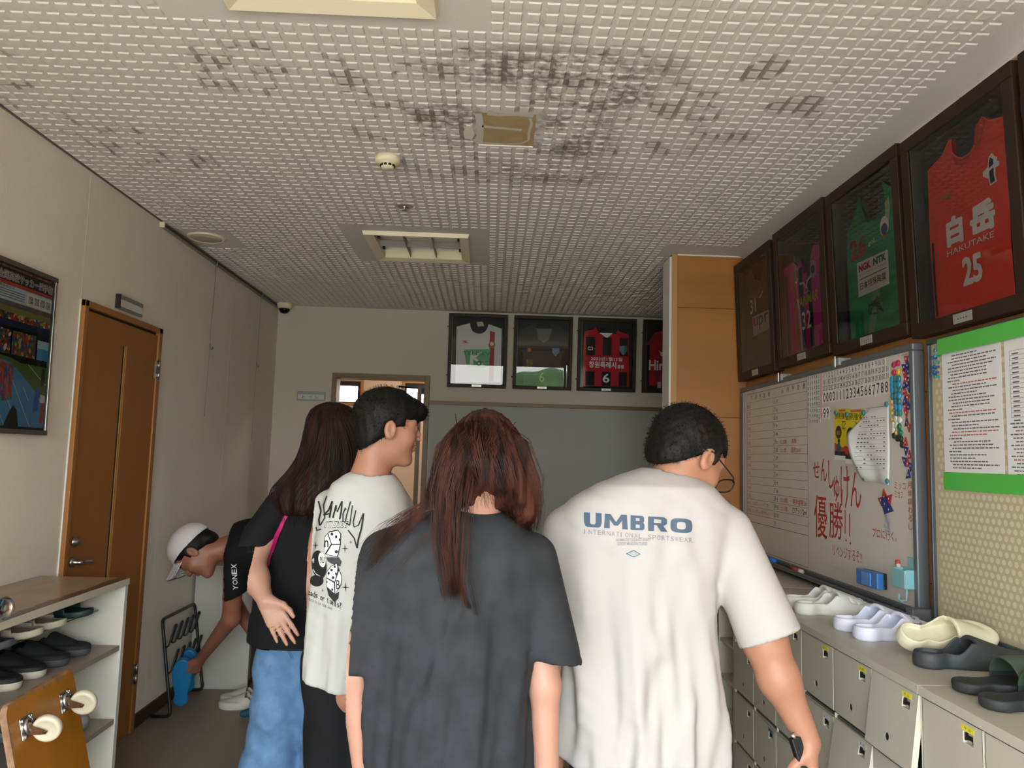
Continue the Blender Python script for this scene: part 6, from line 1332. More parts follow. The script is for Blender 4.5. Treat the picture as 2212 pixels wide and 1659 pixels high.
x4 = a4(1395, 1500)[0]; trousers('trousers', x4, Y4+.05, .80, [((x4-.10, Y4+.05, .45), (x4-.12, Y4+.05, .08)), ((x4+.10, Y4+.05, .45), (x4+.13, Y4+.05, .08))], M('trousers_navy', '1d222c', .85), t, .17)
for s_ in (-1, 1): footwear(t, (x4+.125*s_, Y4+.05), 90, m_sbk, .27)
def hair4(P):
    q = ((P-np.array(hc4))@B4)/1.04; m = q.copy(); m[:, 0] = np.abs(m[:, 0])
    d = ell(q, (0, -.012, .046), (.089, .108, .093)); d = smin(d, ell(q, (0, -.055, -.015), (.064, .050, .055)), .03); line = np.where(q[:, 1] > .02, .050-q[:, 2]+(q[:, 1]-.02)*.1, .016-q[:, 2]-1.25*np.maximum(-q[:, 1]-.005, 0)); d = smax(d, line, .012); side = cap(m, (.080, .022, .05), (.079, .024, .005), .010, .006); d = smin(d, side, .01)
    return (d+.0016*np.sin(q[:, 0]*210)*np.sin(q[:, 1]*190)*np.sin(q[:, 2]*230))*1.04
hr4 = sdf('hair', hair4, hc4-.16, hc4+.17, .004, m_hk, t, 1)
b = MB(); short_hair(b, hair4, hc4+np.array([-.01, -.01, .04]), 1500, m_hk, .009, .0006); b.build('hair_strands', t)['kind'] = 'stuff'
# glasses
def hpt(c, Bs, s, x, y, z): return Vector(np.array(c)+(np.array(Bs)@np.array([x, y, z]))*s)
G = lambda x, y, z: hpt(hc4, B4, 1.04, x, y, z)
gt = thing('glasses', 'black rimmed glasses worn by the man in the white lettered tee', 'glasses', tuple(G(0, .11, .01)))
for s_ in (-1, 1):
    rim = [G(s_*(.033+.029*math.copysign(abs(math.cos(a))**.7, math.cos(a))), .128-.10*abs(.033+.029*math.cos(a))*.35, .006+.019*math.copysign(abs(math.sin(a))**.7, math.sin(a))) for a in [2*PI*k/24 for k in range(24)]]
    b = MB(); b.tube(rim, .0018, m_dark, 8, True); b.build('rim', gt)
    b = MB(); b.add(rim, [tuple(range(24))], glass('lens_glass', 'e8eef2')); b.build('lens', gt)
    b = MB(); b.tube([G(s_*.064, .118, .012), G(s_*.078, .10, .015), G(s_*.088, .0, .022), G(s_*.086, -.035, .006)], .0018, m_dark, 8); b.build('temple', gt)
b = MB(); b.tube([G(-.008, .127, .014), G(0, .131, .018), G(.008, .127, .014)], .0018, m_dark, 8); b.build('bridge', gt)
# lettering
F4 = PxFr(1.80); mu = M('print_navy', '44566b', .7); mg2 = M('print_pale_grey', '858487', .7)
def glyph(b, ch, x0, x1, y0, y1, m, sh=0):
    b.text(F4, ch, x0, y1, x1, y0, 0, m, .04)
b = MB(); wide = [('U', 1262, 1300), ('M', 1305, 1356), ('B', 1362, 1392), ('R', 1400, 1441), ('O', 1448, 1495)]
def thick(b, polys, x0, x1, m, f):
    for p in polys: b.poly(F4, [(x0+(x1-x0)*u, 1107+(x0+(x1-x0)*u-1262)*.062+31*(1-v)) for u, v in p], 0, m)
def ring(n, a0=0, a1=360, rx=.5, ry=.5, tx=.3, ty=.24):
    o = [(.5+rx*math.copysign(abs(math.cos(R(a)))**.6, math.cos(R(a))), .5+ry*math.copysign(abs(math.sin(R(a)))**.6, math.sin(R(a)))) for a in np.linspace(a0, a1, n)]; i_ = [(.5+(rx-tx)*math.copysign(abs(math.cos(R(a)))**.6, math.cos(R(a))), .5+(ry-ty)*math.copysign(abs(math.sin(R(a)))**.6, math.sin(R(a)))) for a in np.linspace(a0, a1, n)]
    return [[o[k], o[k+1], i_[k+1], i_[k]] for k in range(n-1)]
let = {'U': [[(0, 1), (.34, 1), (.34, .3), (0, .3)], [(.66, 1), (1, 1), (1, .3), (.66, .3)], [(0, .32), (.34, .32), (.40, .2), (.60, .2), (.66, .32), (1, .32), (.93, .08), (.8, 0), (.2, 0), (.07, .08)]],
       'M': [[(0, 0), (.24, 0), (.24, 1), (.04, 1)], [(.76, 0), (1, 0), (.96, 1), (.76, 1)], [(.04, 1), (.28, 1), (.6, .22), (.42, .22)], [(.96, 1), (.72, 1), (.40, .22), (.58, .22)]],
       'B': [[(0, 0), (.38, 0), (.38, 1), (0, 1)], [(.3, 1), (.85, 1), (.98, .88), (.98, .62), (.88, .52), (.3, .52), (.3, .62), (.66, .64), (.66, .82), (.3, .84)], [(.3, .54), (.9, .54), (1, .40), (1, .12), (.86, 0), (.3, 0), (.3, .14), (.68, .16), (.68, .38), (.3, .4)]],
       'R': [[(0, 0), (.3, 0), (.3, 1), (0, 1)], [(.25, 1), (.82, 1), (.98, .88), (.98, .55), (.82, .42), (.25, .42), (.25, .56), (.68, .58), (.68, .82), (.25, .84)], [(.42, .46), (.75, .46), (1.02, 0), (.66, 0)]]}
for ch, x0, x1 in wide:
    b = MB(); thick(b, let[ch] if ch != 'O' else ring(28), x0, x1, mu, None); decal('print_letter', b, sh4, t)
b = MB(); s_ = 'INTERNATIONAL SPORTSWEAR'; N_ = len(s_)
for k, ch in enumerate(s_):
    if ch != ' ': x = 1262+k*9.8; y = 1143+(x-1262)*.085; b.text(F4, ch, x, y+10, x+(2 if ch == 'I' else 7.5), y, 0, mg2, .01)
decal('print_line', b, sh4, t)
for k, (x0, x1, y) in enumerate(((1331, 1404, 1163), (1333, 1398, 1171))):
    b = MB(); b.text(F4, ('NORMALTEXTE QUALITY SPORTS', 'GOODS MANUFACTURED')[k], x0, y+7, x1, y, 0, mg2, .01); decal('print_line', b, sh4, t)
b = MB(); dm = lambda s_: [(1368-16*s_, 1196), (1369, 1196-8*s_), (1370+14*s_, 1197), (1369, 1196+8*s_)]; m_tg = M('print_teal', '8fa9ae', .7)
for o_, i_ in ((1., .78), (.58, .28)):
    A_, B_ = dm(o_), dm(i_)
    for k in range(4): b.poly(F4, [A_[k], A_[(k+1) % 4], B_[(k+1) % 4], B_[k]], 0, mu if o_ == 1. else m_tg)
decal('print_diamond', b, sh4, t)
# device in his hand
pt_ = thing('handheld_radio', 'small black handheld device gripped by the man in white', 'device', tuple(a4(1733, 1630, -.07)))
c0, c1 = Vector(a4(1715, 1594, -.080)), Vector(a4(1745, 1690, -.085)); b = MB(); v_ = (c0-c1).normalized(); n_ = Vector((.2, -1, .1)); n_ = (n_-v_*n_.dot(v_)).normalized(); dfr = Fr(c1, v_.cross(n_), v_); b.box(dfr, -.010, 0, .016, (c0-c1).length, -.012, .006, m_dark); b.build('casing', pt_, .003)
b = MB(); b.tube([c0, c0+v_*.010], .007, m_chrome, 10); b.build('top_knob', pt_)

# ---------------------------------------------------------------- boy in the white printed tee
Y2 = 2.36; a2 = lambda x, y, d=0: np.array(at(x, y, Y2+d))
t = person('young man with short black hair in white tee with dice print, face in profile', (at(770, 1500, Y2).x, Y2+.04, 0))
B2 = bas((.95, .30, -.06)); hc2 = a2(836, 930, .02)
sec2 = px_secs([(1014, 765, 838, .05, .01), (1026, 742, 852, .07), (1045, 716, 866, .09), (1070, 700, 880, .105), (1110, 688, 886, .112), (1180, 676, 886), (1260, 668, 884), (1350, 656, 880), (1440, 648, 876), (1500, 642, 872), (1540, 640, 870)], Y2, .118, .03)
f2 = [(a2(790, 1060), a2(800, 1300), .015, .008), (a2(850, 1090), a2(830, 1250), .013, .009), (a2(700, 1330), a2(690, 1480), .016, .009), (a2(740, 1340), a2(735, 1490), .018, -.008), (a2(780, 1350), a2(790, 1500), .018, .008), (a2(668, 1120), a2(662, 1400), .008, .006), (a2(775, 1050), a2(760, 1070), .02, .006)]
f2 = [((a[0], a[1]-.09, a[2]), (b_[0], b_[1]-.09, b_[2]), w*1.6, k) for a, b_, w, k in f2]
SL2 = [(a2(712, 1092, .06), a2(669, 1236, .075), .050, .046), (a2(860, 1100, .07), a2(878, 1240, .10), .05, .05)]
def shirt2(P):
    d = loft(P, sec2, 2.3)+dents(P, f2)+drape(P, (at(770, 1300, Y2).x, Y2+.03), 1.15, .004, 10, 1.)
    for k, (a, b_, ra, rb) in enumerate(SL2):
        ax = b_-a; ax /= np.linalg.norm(ax); tube = cap(P, a, b_+ax*.05, ra, rb+.004); cut = (P-b_)@ax; d = smin(d, smax(tube, cut, .004), .02); d = np.maximum(d, -np.maximum(cap(P, a+ax*.1, b_+ax*.2, ra-.01, rb-.004), .06-((P-a)@ax)))
    hz = at(700, 1492, Y2).z-.16*np.clip(P[:, 0]-at(650, 1470, Y2).x, 0, .2)+.035
    return smax(smax(d, -cap(P, a2(808, 985, .02), a2(803, 1045, .03), .056, .064), .004), hz-P[:, 2], .004)
sh2 = sdf('shirt', shirt2, a2(610, 1580, -.2), a2(930, 1000, .28), .006, m_tw, t, 2)
H2 = hand_caps(a2(690, 1440, .14), (.2, .3, -1), (1, .2, 0), (0, 1, 0), .95, (.3, .35, .4, .4))
def body2(P):
    d = head_f(P, hc2, B2, .96); d = smin(d, cap(P, hc2-np.array([.035, .0, .045]), a2(800, 1070, .03), .049, .062), .03); d = smin(d, cap(P, a2(806, 1000, .03), a2(770, 1060, .04), .035, .045), .04); d = smin(d, cap(P, a2(740, 1110, .04), a2(840, 1110, .05), .06, .06), .04)
    d = smin(d, U([cap(P, a2(712, 1105, .06), a2(668, 1260, .08), .042, .034), cap(P, a2(668, 1260, .08), a2(690, 1440, .14), .034, .024)], .02), .02); d = smin(d, U([cap(P, a2(862, 1110, .07), a2(878, 1270, .11), .042, .034), cap(P, a2(878, 1270, .11), a2(850, 1400, .2), .034, .024)], .02), .02); d = smin(d, cap(P, a2(780, 1130, .04), a2(765, 1480, .04), .09, .09), .05)
    return smin(d, hand_f(P, H2), .01)
sdf('body', body2, a2(610, 1570, -.14), a2(930, 825, .34), .0045, m_sk, t, 1)
x2 = a2(757, 1500)[0]; trousers('trousers', x2, Y2+.04, .83, [((a2(715, 1560)[0], Y2+.05, .48), (a2(700, 1560)[0], Y2+.06, .08)), ((a2(810, 1560)[0], Y2+.05, .48), (a2(815, 1560)[0], Y2+.06, .08))], m_pn, t, .135, (.095, .08, .07), .10)
for x_ in (700, 815): footwear(t, (a2(x_, 1560)[0], Y2+.06), 80, m_sbk, .27)
def hair2(P):
    q = ((P-np.array(hc2))@B2)/.96; m = q.copy(); m[:, 0] = np.abs(m[:, 0])
    d = ell(q, (0, -.006, .048), (.091, .113, .096)); d = smin(d, ell(q, (0, .085, .072), (.055, .045, .032)), .03); d = smin(d, ell(q, (0, -.052, -.022), (.066, .052, .066)), .03)
    line = np.where(q[:, 1] > .045, .040-q[:, 2], np.where(q[:, 1] > .012, .012-q[:, 2], -.012-q[:, 2]-.75*np.maximum(-q[:, 1], 0)+.0)); line = np.maximum(line, -.085-q[:, 2]); d = smax(d, line, .010)
    d = smax(d, -ell(m, (.092, -.004, -.002), (.022, .024, .034)), .006)
    return (d+.0018*np.sin(q[:, 0]*150+q[:, 2]*40)*np.sin(q[:, 1]*130))*.96
sdf('hair', hair2, hc2-.17, hc2+.18, .004, m_hk, t, 1)
b = MB(); short_hair(b, hair2, hc2+np.array([0, 0, .04]), 1500, m_hk, .012, .0006); b.build('hair_strands', t)['kind'] = 'stuff'
# eye and brow
def face_bits(parent, c, Bs, s, sides=(-1, 1)):
    for s_ in sides:
        g = lambda x, y, z: hpt(c, Bs, s, s_*x, y, z)
        b = MB(); b.tube([g(.016, .098, .034), g(.032, .094, .038), (g(.046, .082, .034))], .0024, m_hk, 6); b.build('eyebrow', parent)
        b = MB(); b.tube([g(.019, .0965, .0155), g(.031, .0975, .0185), g(.043, .090, .0150)], .0011, m_hk, 6); b.lathe(g(.031, .0945, .0135), Vector(g(.031, .2, .0135))-Vector(g(.031, .1, .0135)), [(.0048, 0), (.0046, .0022), (.001, .003)], m_dark, 12); b.build('eye', parent)
face_bits(t, hc2, B2, .96)
# print on the back
F2 = PxFr(2.28); k_ = M('print_black', '151618', .7); w_ = M('print_white', 'e6e6e4', .7); g_ = M('print_grey3', '3c3f44', .7); Q = lambda pts: [(640+x*.1808, 1050+y*.1808) for x, y in pts]
def st(pts, w, m=k_): b = MB(); b.stroke(F2, Q(pts), w*.1808*Y2/1619*-1, 0, m); return b
class F2S:
    def __init__(s): s.n = Vector((0, -1, 0))
    def __call__(s, x, y, z=0): return at(640+x*.1808, 1050+y*.1808, 2.28)
FS = F2S(); b = MB()
for pts, w in (([(270, 180), (300, 300), (275, 400), (285, 470)], 18), ([(370, 120), (330, 230), (345, 380), (290, 470)], 14), ([(435, 180), (390, 290), (330, 350)], 20), ([(435, 180), (400, 380)], 20), ([(340, 345), (400, 330)], 16), ([(480, 230), (440, 380)], 20), ([(480, 230), (490, 310), (550, 180)], 18), ([(550, 180), (540, 300), (520, 400)], 20), ([(590, 260), (560, 330), (560, 430), (600, 440)], 16), ([(570, 300), (600, 270)], 12), ([(650, 185), (600, 360), (590, 430), (640, 470)], 16), ([(672, 230), (655, 350), (640, 470)], 14), ([(712, 290), (680, 430), (690, 490), (740, 470), (805, 325)], 16), ([(805, 325), (780, 500), (740, 640), (725, 740)], 22), ([(725, 740), (690, 620), (620, 525)], 16), ([(240, 490), (250, 530), (300, 515)], 16)):
    b.stroke(FS, pts, w, 0, k_)
decal('print_script', b, sh2, t, .0016)
b = MB(); b.text(FS, 'OTHERSIDE', 330, 500, 600, 420, 0, k_, .04, -.35); decal('print_word', b, sh2, t, .0022); b = MB(); b.text(FS, 'OTHERSIDE', 338, 492, 592, 430, 0, w_, .01, -.35); decal('print_word', b, sh2, t, .003)
def dpart(nm, polys, off=.0016):
    b = MB()
    for p, m in polys: b.poly(FS, p, 0, m)
    decal(nm, b, sh2, t, off)
def el(cx, cy, rx, ry, n=20, rot=0): return [(cx+rx*math.cos(a)*math.cos(rot)-ry*math.sin(a)*math.sin(rot), cy+rx*math.cos(a)*math.sin(rot)+ry*math.sin(a)*math.cos(rot)) for a in [2*PI*k/n for k in range(n)]]
dpart('print_shadow', [([(360, 850), (510, 850), (545, 900), (530, 960), (430, 930), (380, 900)], g_), (el(248, 1130, 82, 70), k_), ([(365, 1200), (460, 1290), (515, 1260), (505, 1340), (460, 1390), (390, 1310)], k_)], .0014)
dpart('print_die', [([(345, 600), (400, 540), (500, 520), (540, 570), (535, 700), (500, 850), (355, 815), (335, 720)], k_)], .0020)
dpart('print_die', [([(388, 560), (500, 532), (530, 575), (525, 690), (430, 690)], w_), ([(352, 610), (378, 572), (420, 690), (352, 800), (342, 720)], w_), ([(432, 702), (525, 702), (492, 838), (365, 812)], w_)], .0026)
dpart('print_pip', [(el(433, 573, 16, 18), k_), (el(482, 606, 14, 20), k_), (el(522, 640, 9, 18), k_), (el(484, 783, 18, 20), k_)], .0032)
b = MB(); b.text(FS, 'n', 345, 730, 392, 645, 0, k_, .04); b.text(FS, 'B', 482, 1230, 525, 1120, 0, k_, .04); decal('print_letter', b, sh2, t, .0034)
dpart('print_ball', [(el(278, 940, 88, 172, 28, -.12), k_)], .0020); dpart('print_ball', [(el(315, 880, 42, 90, 22, -.12), w_), ([(205, 930), (215, 1010), (250, 1060), (312, 1085), (300, 1080), (240, 1040), (212, 985)], w_), (el(210, 885, 10, 18), w_)], .0026)
b = MB(); b.text(FS, '9U', 292, 925, 345, 840, 0, k_, .03); decal('print_letter', b, sh2, t, .0034)
dpart('print_die', [([(362, 1030), (420, 950), (490, 918), (505, 960), (548, 1080), (540, 1180), (460, 1295), (370, 1210)], k_)], .0020)
dpart('print_die', [([(370, 1030), (425, 958), (488, 928), (500, 1000), (460, 1140), (368, 1090)], w_), ([(370, 1105), (452, 1155), (458, 1280), (378, 1205)], w_), ([(468, 1150), (515, 1010), (542, 1080), (532, 1175), (468, 1278)], w_)], .0026)
dpart('print_pip', [(el(*q), k_) for q in ((464, 960, 13, 16), (427, 1000, 14, 17), (393, 1040, 13, 18), (478, 1045, 10, 18), (444, 1093, 16, 18), (375, 1145, 8, 14), (434, 1236, 12, 15), (497, 1005, 5, 14))], .0032)
for cx, cy, r_ in ((237, 708, 42), (583, 745, 48), (652, 670, 24), (590, 1208, 50), (318, 1242, 22)):
    dpart('print_star', [([(cx, cy-r_*1.2), (cx+r_*.14, cy-r_*.14), (cx+r_, cy), (cx+r_*.14, cy+r_*.14), (cx, cy+r_*1.2), (cx-r_*.14, cy+r_*.14), (cx-r_, cy), (cx-r_*.14, cy-r_*.14)], k_)])
b = MB()
s_ = 'Heads or tails?'
for k, ch in enumerate(s_):
    if ch != ' ': x = 118+k*28.5; y = 1235+(x-150)*.42; b.text(FS, ch, x, y+72, x+(26 if ch not in 'lit' else 12), y+(0 if ch in 'Hdtl?i' else 22), 0, k_, .03)
decal('print_line', b, sh2, t)
b = MB(); s_ = 'FATE IS IN YOUR HAND'
for k, ch in enumerate(s_):
    if ch != ' ': x = 160+k*13.8; y = 1342+(x-160)*.42; b.text(FS, ch, x, y+30, x+(11 if ch != 'I' else 4), y, 0, g_, .01)
decal('print_line', b, sh2, t)

# ---------------------------------------------------------------- woman in black tee and jeans
Y1 = 2.80; a1 = lambda x, y, d=0: np.array(at(x, y, Y1+d))
t = person('woman in black tee and loose blue jeans holding one hand behind her back', (at(620, 1500, Y1).x, Y1+.04, 0))
B1 = bas((.45, .85, -.2)); hc1 = a1(716, 945, .03)
sec1 = px_secs([(1040, 640, 740, .05), (1052, 612, 752, .08), (1075, 590, 765, .10), (1110, 578, 770, .11), (1160, 572, 765), (1220, 562, 760), (1290, 548, 752), (1340, 532, 748, .11), (1400, 524, 745, .11)], Y1, .105, .04)
f1 = [(a1(600, 1100), a1(590, 1240), .02, .01), (a1(640, 1180), a1(600, 1350), .02, .010), (a1(680, 1150), a1(660, 1330), .02, -.008), (a1(560, 1280), a1(600, 1330), .02, .008)]
f1 = [((a[0], a[1]-.09, a[2]), (b_[0], b_[1]-.09, b_[2]), w*1.5, k) for a, b_, w, k in f1]
def shirt1(P):
    d = loft(P, sec1, 2.0)+dents(P, f1); a, b_, ra, rb = a1(604, 1092, .0), a1(541, 1190, -.07), .056, .062
    ax = b_-a; ax /= np.linalg.norm(ax); ax2 = ax+np.array([.45, 0, -.25]); ax2 /= np.linalg.norm(ax2); cut = (P-b_)@ax2
    d = smin(d, smax(cap(P, a, b_+ax*.05, ra, rb+.004), cut, .004), .025); d = np.maximum(d, -np.maximum(cap(P, a+ax*.09, b_+ax*.2, ra-.008, rb-.004), .05-((P-a)@ax)))
    hz = np.interp(P[:, 0], [at(520, 0, Y1).x, at(550, 0, Y1).x, at(645, 0, Y1).x, at(750, 0, Y1).x], [at(0, 1331, Y1).z, at(0, 1366, Y1).z, at(0, 1386, Y1).z, at(0, 1390, Y1).z]); return smax(d, hz-P[:, 2], .004)
sh1 = sdf('shirt', shirt1, a1(480, 1430, -.2), a1(790, 1035, .25), .0065, m_tb_, t, 2)
wr1 = a1(573, 1297, -.19); H1 = hand_caps(wr1, (.062, -.01, -.085), (.1, -1, .1), (1, 0, .4), .95, (.16, .05, .05, .10), .09, .12)
def body1(P):
    d = head_f(P, hc1, B1, .93); d = smin(d, cap(P, hc1-np.array([.02, .02, .05]), a1(690, 1100, .03), .046, .055), .03); d = smin(d, cap(P, a1(625, 1100, .04), a1(730, 1100, .04), .05, .05), .04)
    d = smin(d, U([cap(P, a1(606, 1095, .0), a1(541, 1212, -.09), .046, .047), cap(P, a1(541, 1212, -.09), a1(552, 1250, -.13), .047, .043), cap(P, a1(552, 1250, -.13), wr1, .043, .027)], .03), .03); d = smin(d, cap(P, a1(660, 1120, .06), a1(650, 1300, .06), .07, .07), .05)
    d = smin(d, U([cap(P, a1(745, 1095, .03), a1(765, 1230, .05), .045, .036), cap(P, a1(765, 1230, .05), a1(740, 1320, .2), .036, .026)], .03), .03)
    return smin(d, hand_f(P, H1), .010)
sdf('body', body1, a1(490, 1470, -.32), a1(810, 860, .3), .0045, m_sk2, t, 1)
for k, q in ((2, .5), (3, .45)):
    p0, p1, ra, rb = H1[1][k*3]; c = p0.lerp(p1, q); b = MB(); ax = (p1-p0).normalized(); u_ = ax.orthogonal().normalized(); w__ = ax.cross(u_); b.tube([c+(u_*math.cos(a)+w__*math.sin(a))*(ra+.0008) for a in [2*PI*j/16 for j in range(16)]], .0014, M('gold', 'e0b45a', .2, metal=1.), 6, True); rg = b.build('ring'); tag(rg, ('gold ring on the ring finger of the hand held behind the back', 'gold ring on the little finger of the hand held behind the back')[k-2], 'ring')
x1 = a1(640, 1400)[0]
def jeans1(P):
    d = ell(P, (a1(635, 1400)[0], Y1+.06, .83), (.155, .095, .17)); d = smin(d, U([cap(P, a1(602, 1425, .055), a1(600, 1540, .03), .090, .088), cap(P, a1(600, 1540, .03), a1(572, 1700, .04), .088, .105), cap(P, a1(572, 1700, .04), (a1(560, 1800)[0], Y1+.05, .07), .105, .115)], .04), .03)
    d = smin(d, U([cap(P, a1(690, 1430, .07), a1(700, 1560, .05), .10, .09), cap(P, a1(700, 1560, .05), (a1(705, 1800)[0], Y1+.06, .07), .09, .10)], .04), .03)
    x = dents(P, [(a1(560, 1460, -.06), a1(640, 1480, -.06), .02, .012), (a1(560, 1500, -.06), a1(650, 1530, -.05), .02, .012), (a1(580, 1590, -.06), a1(640, 1570, -.05), .02, .010), (a1(560, 1550, -.06), a1(600, 1600, -.06), .02, -.008), (a1(620, 1500, -.06), a1(640, 1640, -.05), .02, .010), (a1(545, 1640, -.06), a1(620, 1600, -.06), .02, .010)])
    return smax(smax(d+x+.003*np.sin(P[:, 2]*60+P[:, 0]*40), .03-P[:, 2], .004), P[:, 2]-at(0, 1350, Y1).z, .004)
sj = sdf('jeans', jeans1, (a1(480, 1500)[0], Y1-.2, .02), (a1(790, 1500)[0], Y1+.28, 1.0), .008, m_jn, t, 2)
F1 = PxFr(2.7); m_st = M('denim_seam', '31506f', .8); b = MB()
for pts in ([(553, 1395), (553, 1397), (583, 1396), (583, 1378)], [(553, 1392), (583, 1391)], [(624, 1386), (627, 1410), (634, 1422)], [(620, 1386), (623, 1410), (630, 1423)]): b.stroke(F1, pts, -1.2, 0, m_st)
decal('stitching', b, sj, t, .002)
b = MB(); b.stroke(F1, [(656, 1066), (640, 1085), (615, 1120), (597, 1155), (586, 1185), (578, 1222)], -8, 0, M('strap_magenta', 'c31f6f', .6)); sp = decal('bag_strap', b, sh1, None, .005); tag(sp, 'bright magenta bag strap slanting across the black tee', 'strap')
sp.modifiers.new('thickness', 'SOLIDIFY').thickness = .0025
for x_ in (572, 705): footwear(t, (a1(x_, 1560)[0], Y1+.05), 75, m_sbk, .24)
hs1 = px_secs([(869, 700, 730, .03), (874, 684, 750, .06), (886, 668, 766, .085), (905, 659, 778, .10), (940, 653, 790, .11), (975, 645, 796, .11), (1005, 632, 796, .105, -.01), (1030, 612, 790, .095, -.02), (1055, 590, 775, .085, -.035), (1075, 584, 750, .07, -.05), (1100, 600, 720, .05, -.065), (1112, 615, 700, .03, -.075)], Y1, .1, .03)
def hair1(P):
    d = smin(loft(P, hs1, 2.1), ell((P-np.array(hc1))@B1/.93, (0, -.008, .043), (.086, .108, .094))*.93, .01); q = P-np.array(hc1); ph = np.arctan2(q[:, 0], -q[:, 1]); return d+.0025*np.sin(ph*22+P[:, 2]*10)
sdf('hair', hair1, a1(560, 1130, -.2), a1(820, 860, .2), .006, m_hd, t, 1)
b = MB(); zs1 = sorted(hs1)
def hp1(i):
    ph = rnd.uniform(-1.6, 1.6); zend = at(0, rnd.uniform(1060, 1118), Y1).z; out = []; sw = rnd.uniform(-.1, .1)
    for k in range(12):
        f = k/11; z = zs1[-1][0]-.004-(zs1[-1][0]-.004-zend)*f; cx, cy, a, bb = [np.interp(z, [q[0] for q in zs1], [q[j] for q in zs1]) for j in (1, 2, 3, 4)]; p_ = ph*(.5+.5*min(1, f*2))+sw*f; a, bb = max(a, .03), max(bb, .02); out.append((cx+math.sin(p_)*a*1.015, cy-math.cos(p_)*bb*1.02-.004, z))
    return out
strands(b, 220, hp1, .0014, m_hd); b.build('hair_strands', t)['kind'] = 'stuff'

# ---------------------------------------------------------------- bending person with white cap
Y0 = 3.95; a0 = lambda x, y, d=0: np.array(at(x, y, Y0+d))
t = person('person in white cap and black tee bending down to the blue slippers', (at(560, 1500, Y0).x, Y0, 0))
B0 = np.array(bas((-.40, -.08, -.91), (-.91, 0, .40))); BC = np.array(bas((-.62, -.08, -.78), (-.78, 0, .62))); hc0 = a0(428, 1192, .0)
wr0 = a0(433, 1424, .30); H0 = hand_caps(wr0, (-.45, .1, -.75), (-.5, .6, .3), (-.6, -.5, 0), .95, (.35, .4, .45, .5), .05, .3)
def shirt0(P):
    d = U([cap(P, a0(486, 1172, .03), a0(540, 1182, .06), .080, .14), cap(P, a0(540, 1182, .06), a0(640, 1215, .15), .145, .15)], .04)
    a, b_ = a0(506, 1200, -.04), a0(504, 1287, .01); ax = b_-a; ax /= np.linalg.norm(ax); ax2 = ax+np.array([.45, 0, -.1]); ax2 /= np.linalg.norm(ax2)
    d = smin(d, smax(cap(P, a, b_+ax*.06, .066, .074), (P-b_)@ax2, .004), .03); d = smin(d, cap(P, a0(505, 1190, .16), a0(500, 1270, .2), .06, .06), .03); return d+dents(P, [(a0(495, 1230, -.11), a0(520, 1290, -.11), .02, .008)])
s0 = sdf('shirt', shirt0, a0(440, 1330, -.3), a0(720, 1090, .5), .009, m_tb_, t, 2)
def body0(P):
    d = head_f(P, hc0, B0, 1.06); d = smin(d, cap(P, hc0+np.array([.06, .0, .0]), a0(500, 1180, .04), .052, .06), .03)
    d = smin(d, U([cap(P, a0(506, 1205, -.04), a0(500, 1335, .06), .052, .045), cap(P, a0(500, 1335, .06), wr0, .045, .026)], .02), .02); d = smin(d, U([cap(P, a0(505, 1195, .16), a0(500, 1290, .2), .05, .042), cap(P, a0(500, 1290, .2), a0(560, 1390, .28), .042, .026)], .02), .02); d = smin(d, cap(P, a0(520, 1190, .05), a0(640, 1215, .08), .08, .08), .04)
    return smin(d, hand_f(P, H0), .01)
sdf('body', body0, np.array([-1.78, 3.7, 0.02]), a0(720, 1120, .55), .0055, m_sk3, t, 1)
def trou0(P):
    d = U([cap(P, a0(640, 1215, .15), a0(665, 1230, .18), .15, .15), cap(P, a0(650, 1250, .12), a0(610, 1400, .22), .10, .08), cap(P, a0(610, 1400, .22), a0(600, 1515, .28), .08, .06), cap(P, a0(690, 1250, .25), a0(700, 1400, .30), .10, .08), cap(P, a0(700, 1400, .30), a0(705, 1500, .35), .08, .06)], .03); return d
sdf('trousers', trou0, a0(500, 1580, -.2), a0(790, 1140, .5), .012, m_pn, t, 2)
m_so = M('sock_blue', '1c4a66', .8)
for a_, b_ in ((a0(585, 1540, .28), a0(525, 1551, .25)), (a0(702, 1530, .35), a0(650, 1536, .33))):
    sdf('sock', lambda P: U([cap(P, (a_[0], a_[1], .045), (b_[0], b_[1], .022), .036, .019), cap(P, (a_[0], a_[1], .045), (a_[0]+.02, a_[1], .14), .036, .04)], .02), np.minimum(a_, b_)*[1, 1, 0]-[.07, .07, 0], np.maximum(a_, b_)*[1, 1, 0]+[.09, .08, .2], .006, m_so, t, 1)
face_bits(t, hc0, B0, 1.06, (-1, 1))
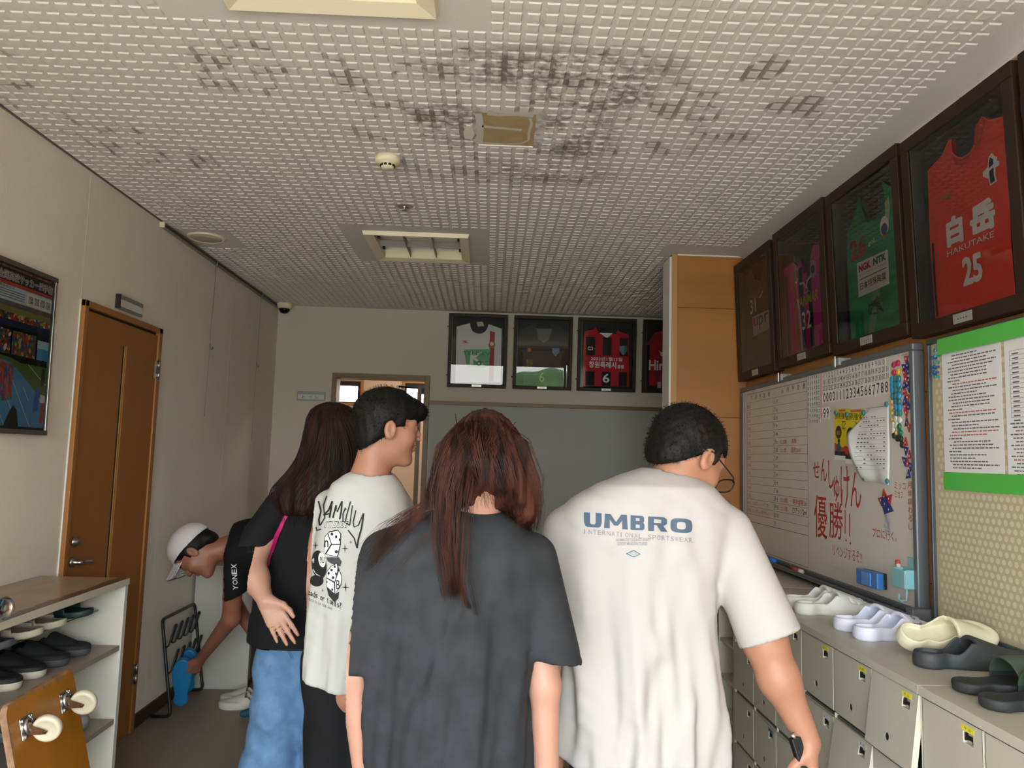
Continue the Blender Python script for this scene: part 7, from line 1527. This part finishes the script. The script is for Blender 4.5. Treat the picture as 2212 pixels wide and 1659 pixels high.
def hair0(P):
    q = ((P-np.array(hc0))@B0)/1.05; m = q.copy(); m[:, 0] = np.abs(m[:, 0]); d = ell(q, (0, -.012, .035), (.085, .104, .090)); d = smax(d, np.where(q[:, 1] > .03, .03-q[:, 2], -.005-q[:, 2]-.6*np.maximum(-q[:, 1], 0)), .01); d = smin(d, ell(q, (0, -.085, -.02), (.055, .03, .04)), .02); return smax(d, -ell(m, (.09, -.004, -.002), (.02, .023, .034)), .006)*1.05
sdf('hair', hair0, hc0-.17, hc0+.17, .006, m_hk, t, 1)
ct = thing('baseball_cap', 'white baseball cap with curved brim on the bending person', 'cap', tuple(hc0))
def cap0(P):
    q = ((P-np.array(hc0))@BC)/1.05; o = ell(q, (0, .000, .050), (.096, .116, .098)); i_ = ell(q, (0, .000, .046), (.091, .111, .093)); cut = .040-.0*q[:, 1]-q[:, 2]; d = smax(np.maximum(o, -i_), cut-.25*np.maximum(-q[:, 1]-.02, 0)*0, .003)
    br = np.abs(q[:, 2]-(.048-.30*np.maximum(q[:, 1]-.09, 0)-7.5*q[:, 0]**2*1.0))-.0028; fp = ell(np.c_[q[:, :2], np.zeros(len(q))], (0, .105, 0), (.082, .085, 1)); d2_ = np.maximum(np.maximum(br, fp), -i_); d2_ = np.maximum(d2_, .05-q[:, 1]); return np.minimum(d, d2_)*1.05
sdf('crown', cap0, hc0-.24, hc0+.22, .0045, M('cap_white', 'c9c6c8', .8, bump=.2, bs=300), ct, 1)
b = MB(); g0 = lambda x, y, z: hpt(hc0, BC, 1.05, x, y, z); b.tube([g0(.07*math.sin(k*.2), .105+.083*math.cos(k*.2)*1.0, .040-.30*.09-7.5*(.07*math.sin(k*.2))**2-.0*k) for k in range(-6, 7)], .002, m_dark, 6); b.build('brim_edge', ct)
F0 = PxFr(3.82); 
for k, ch in enumerate('YONEX'):
    b = MB(); b.text(PxFr(3.82), ch, 0, 0, 1, 1, 0, w_, .04); V, P_ = text_geo(ch, .04); b.v = [tuple(at(514-k*.8-(c*11), 1274-11.5*k-10*a, 3.82)) for a, c in V]; decal('print_letter', b, s0, t, .002)
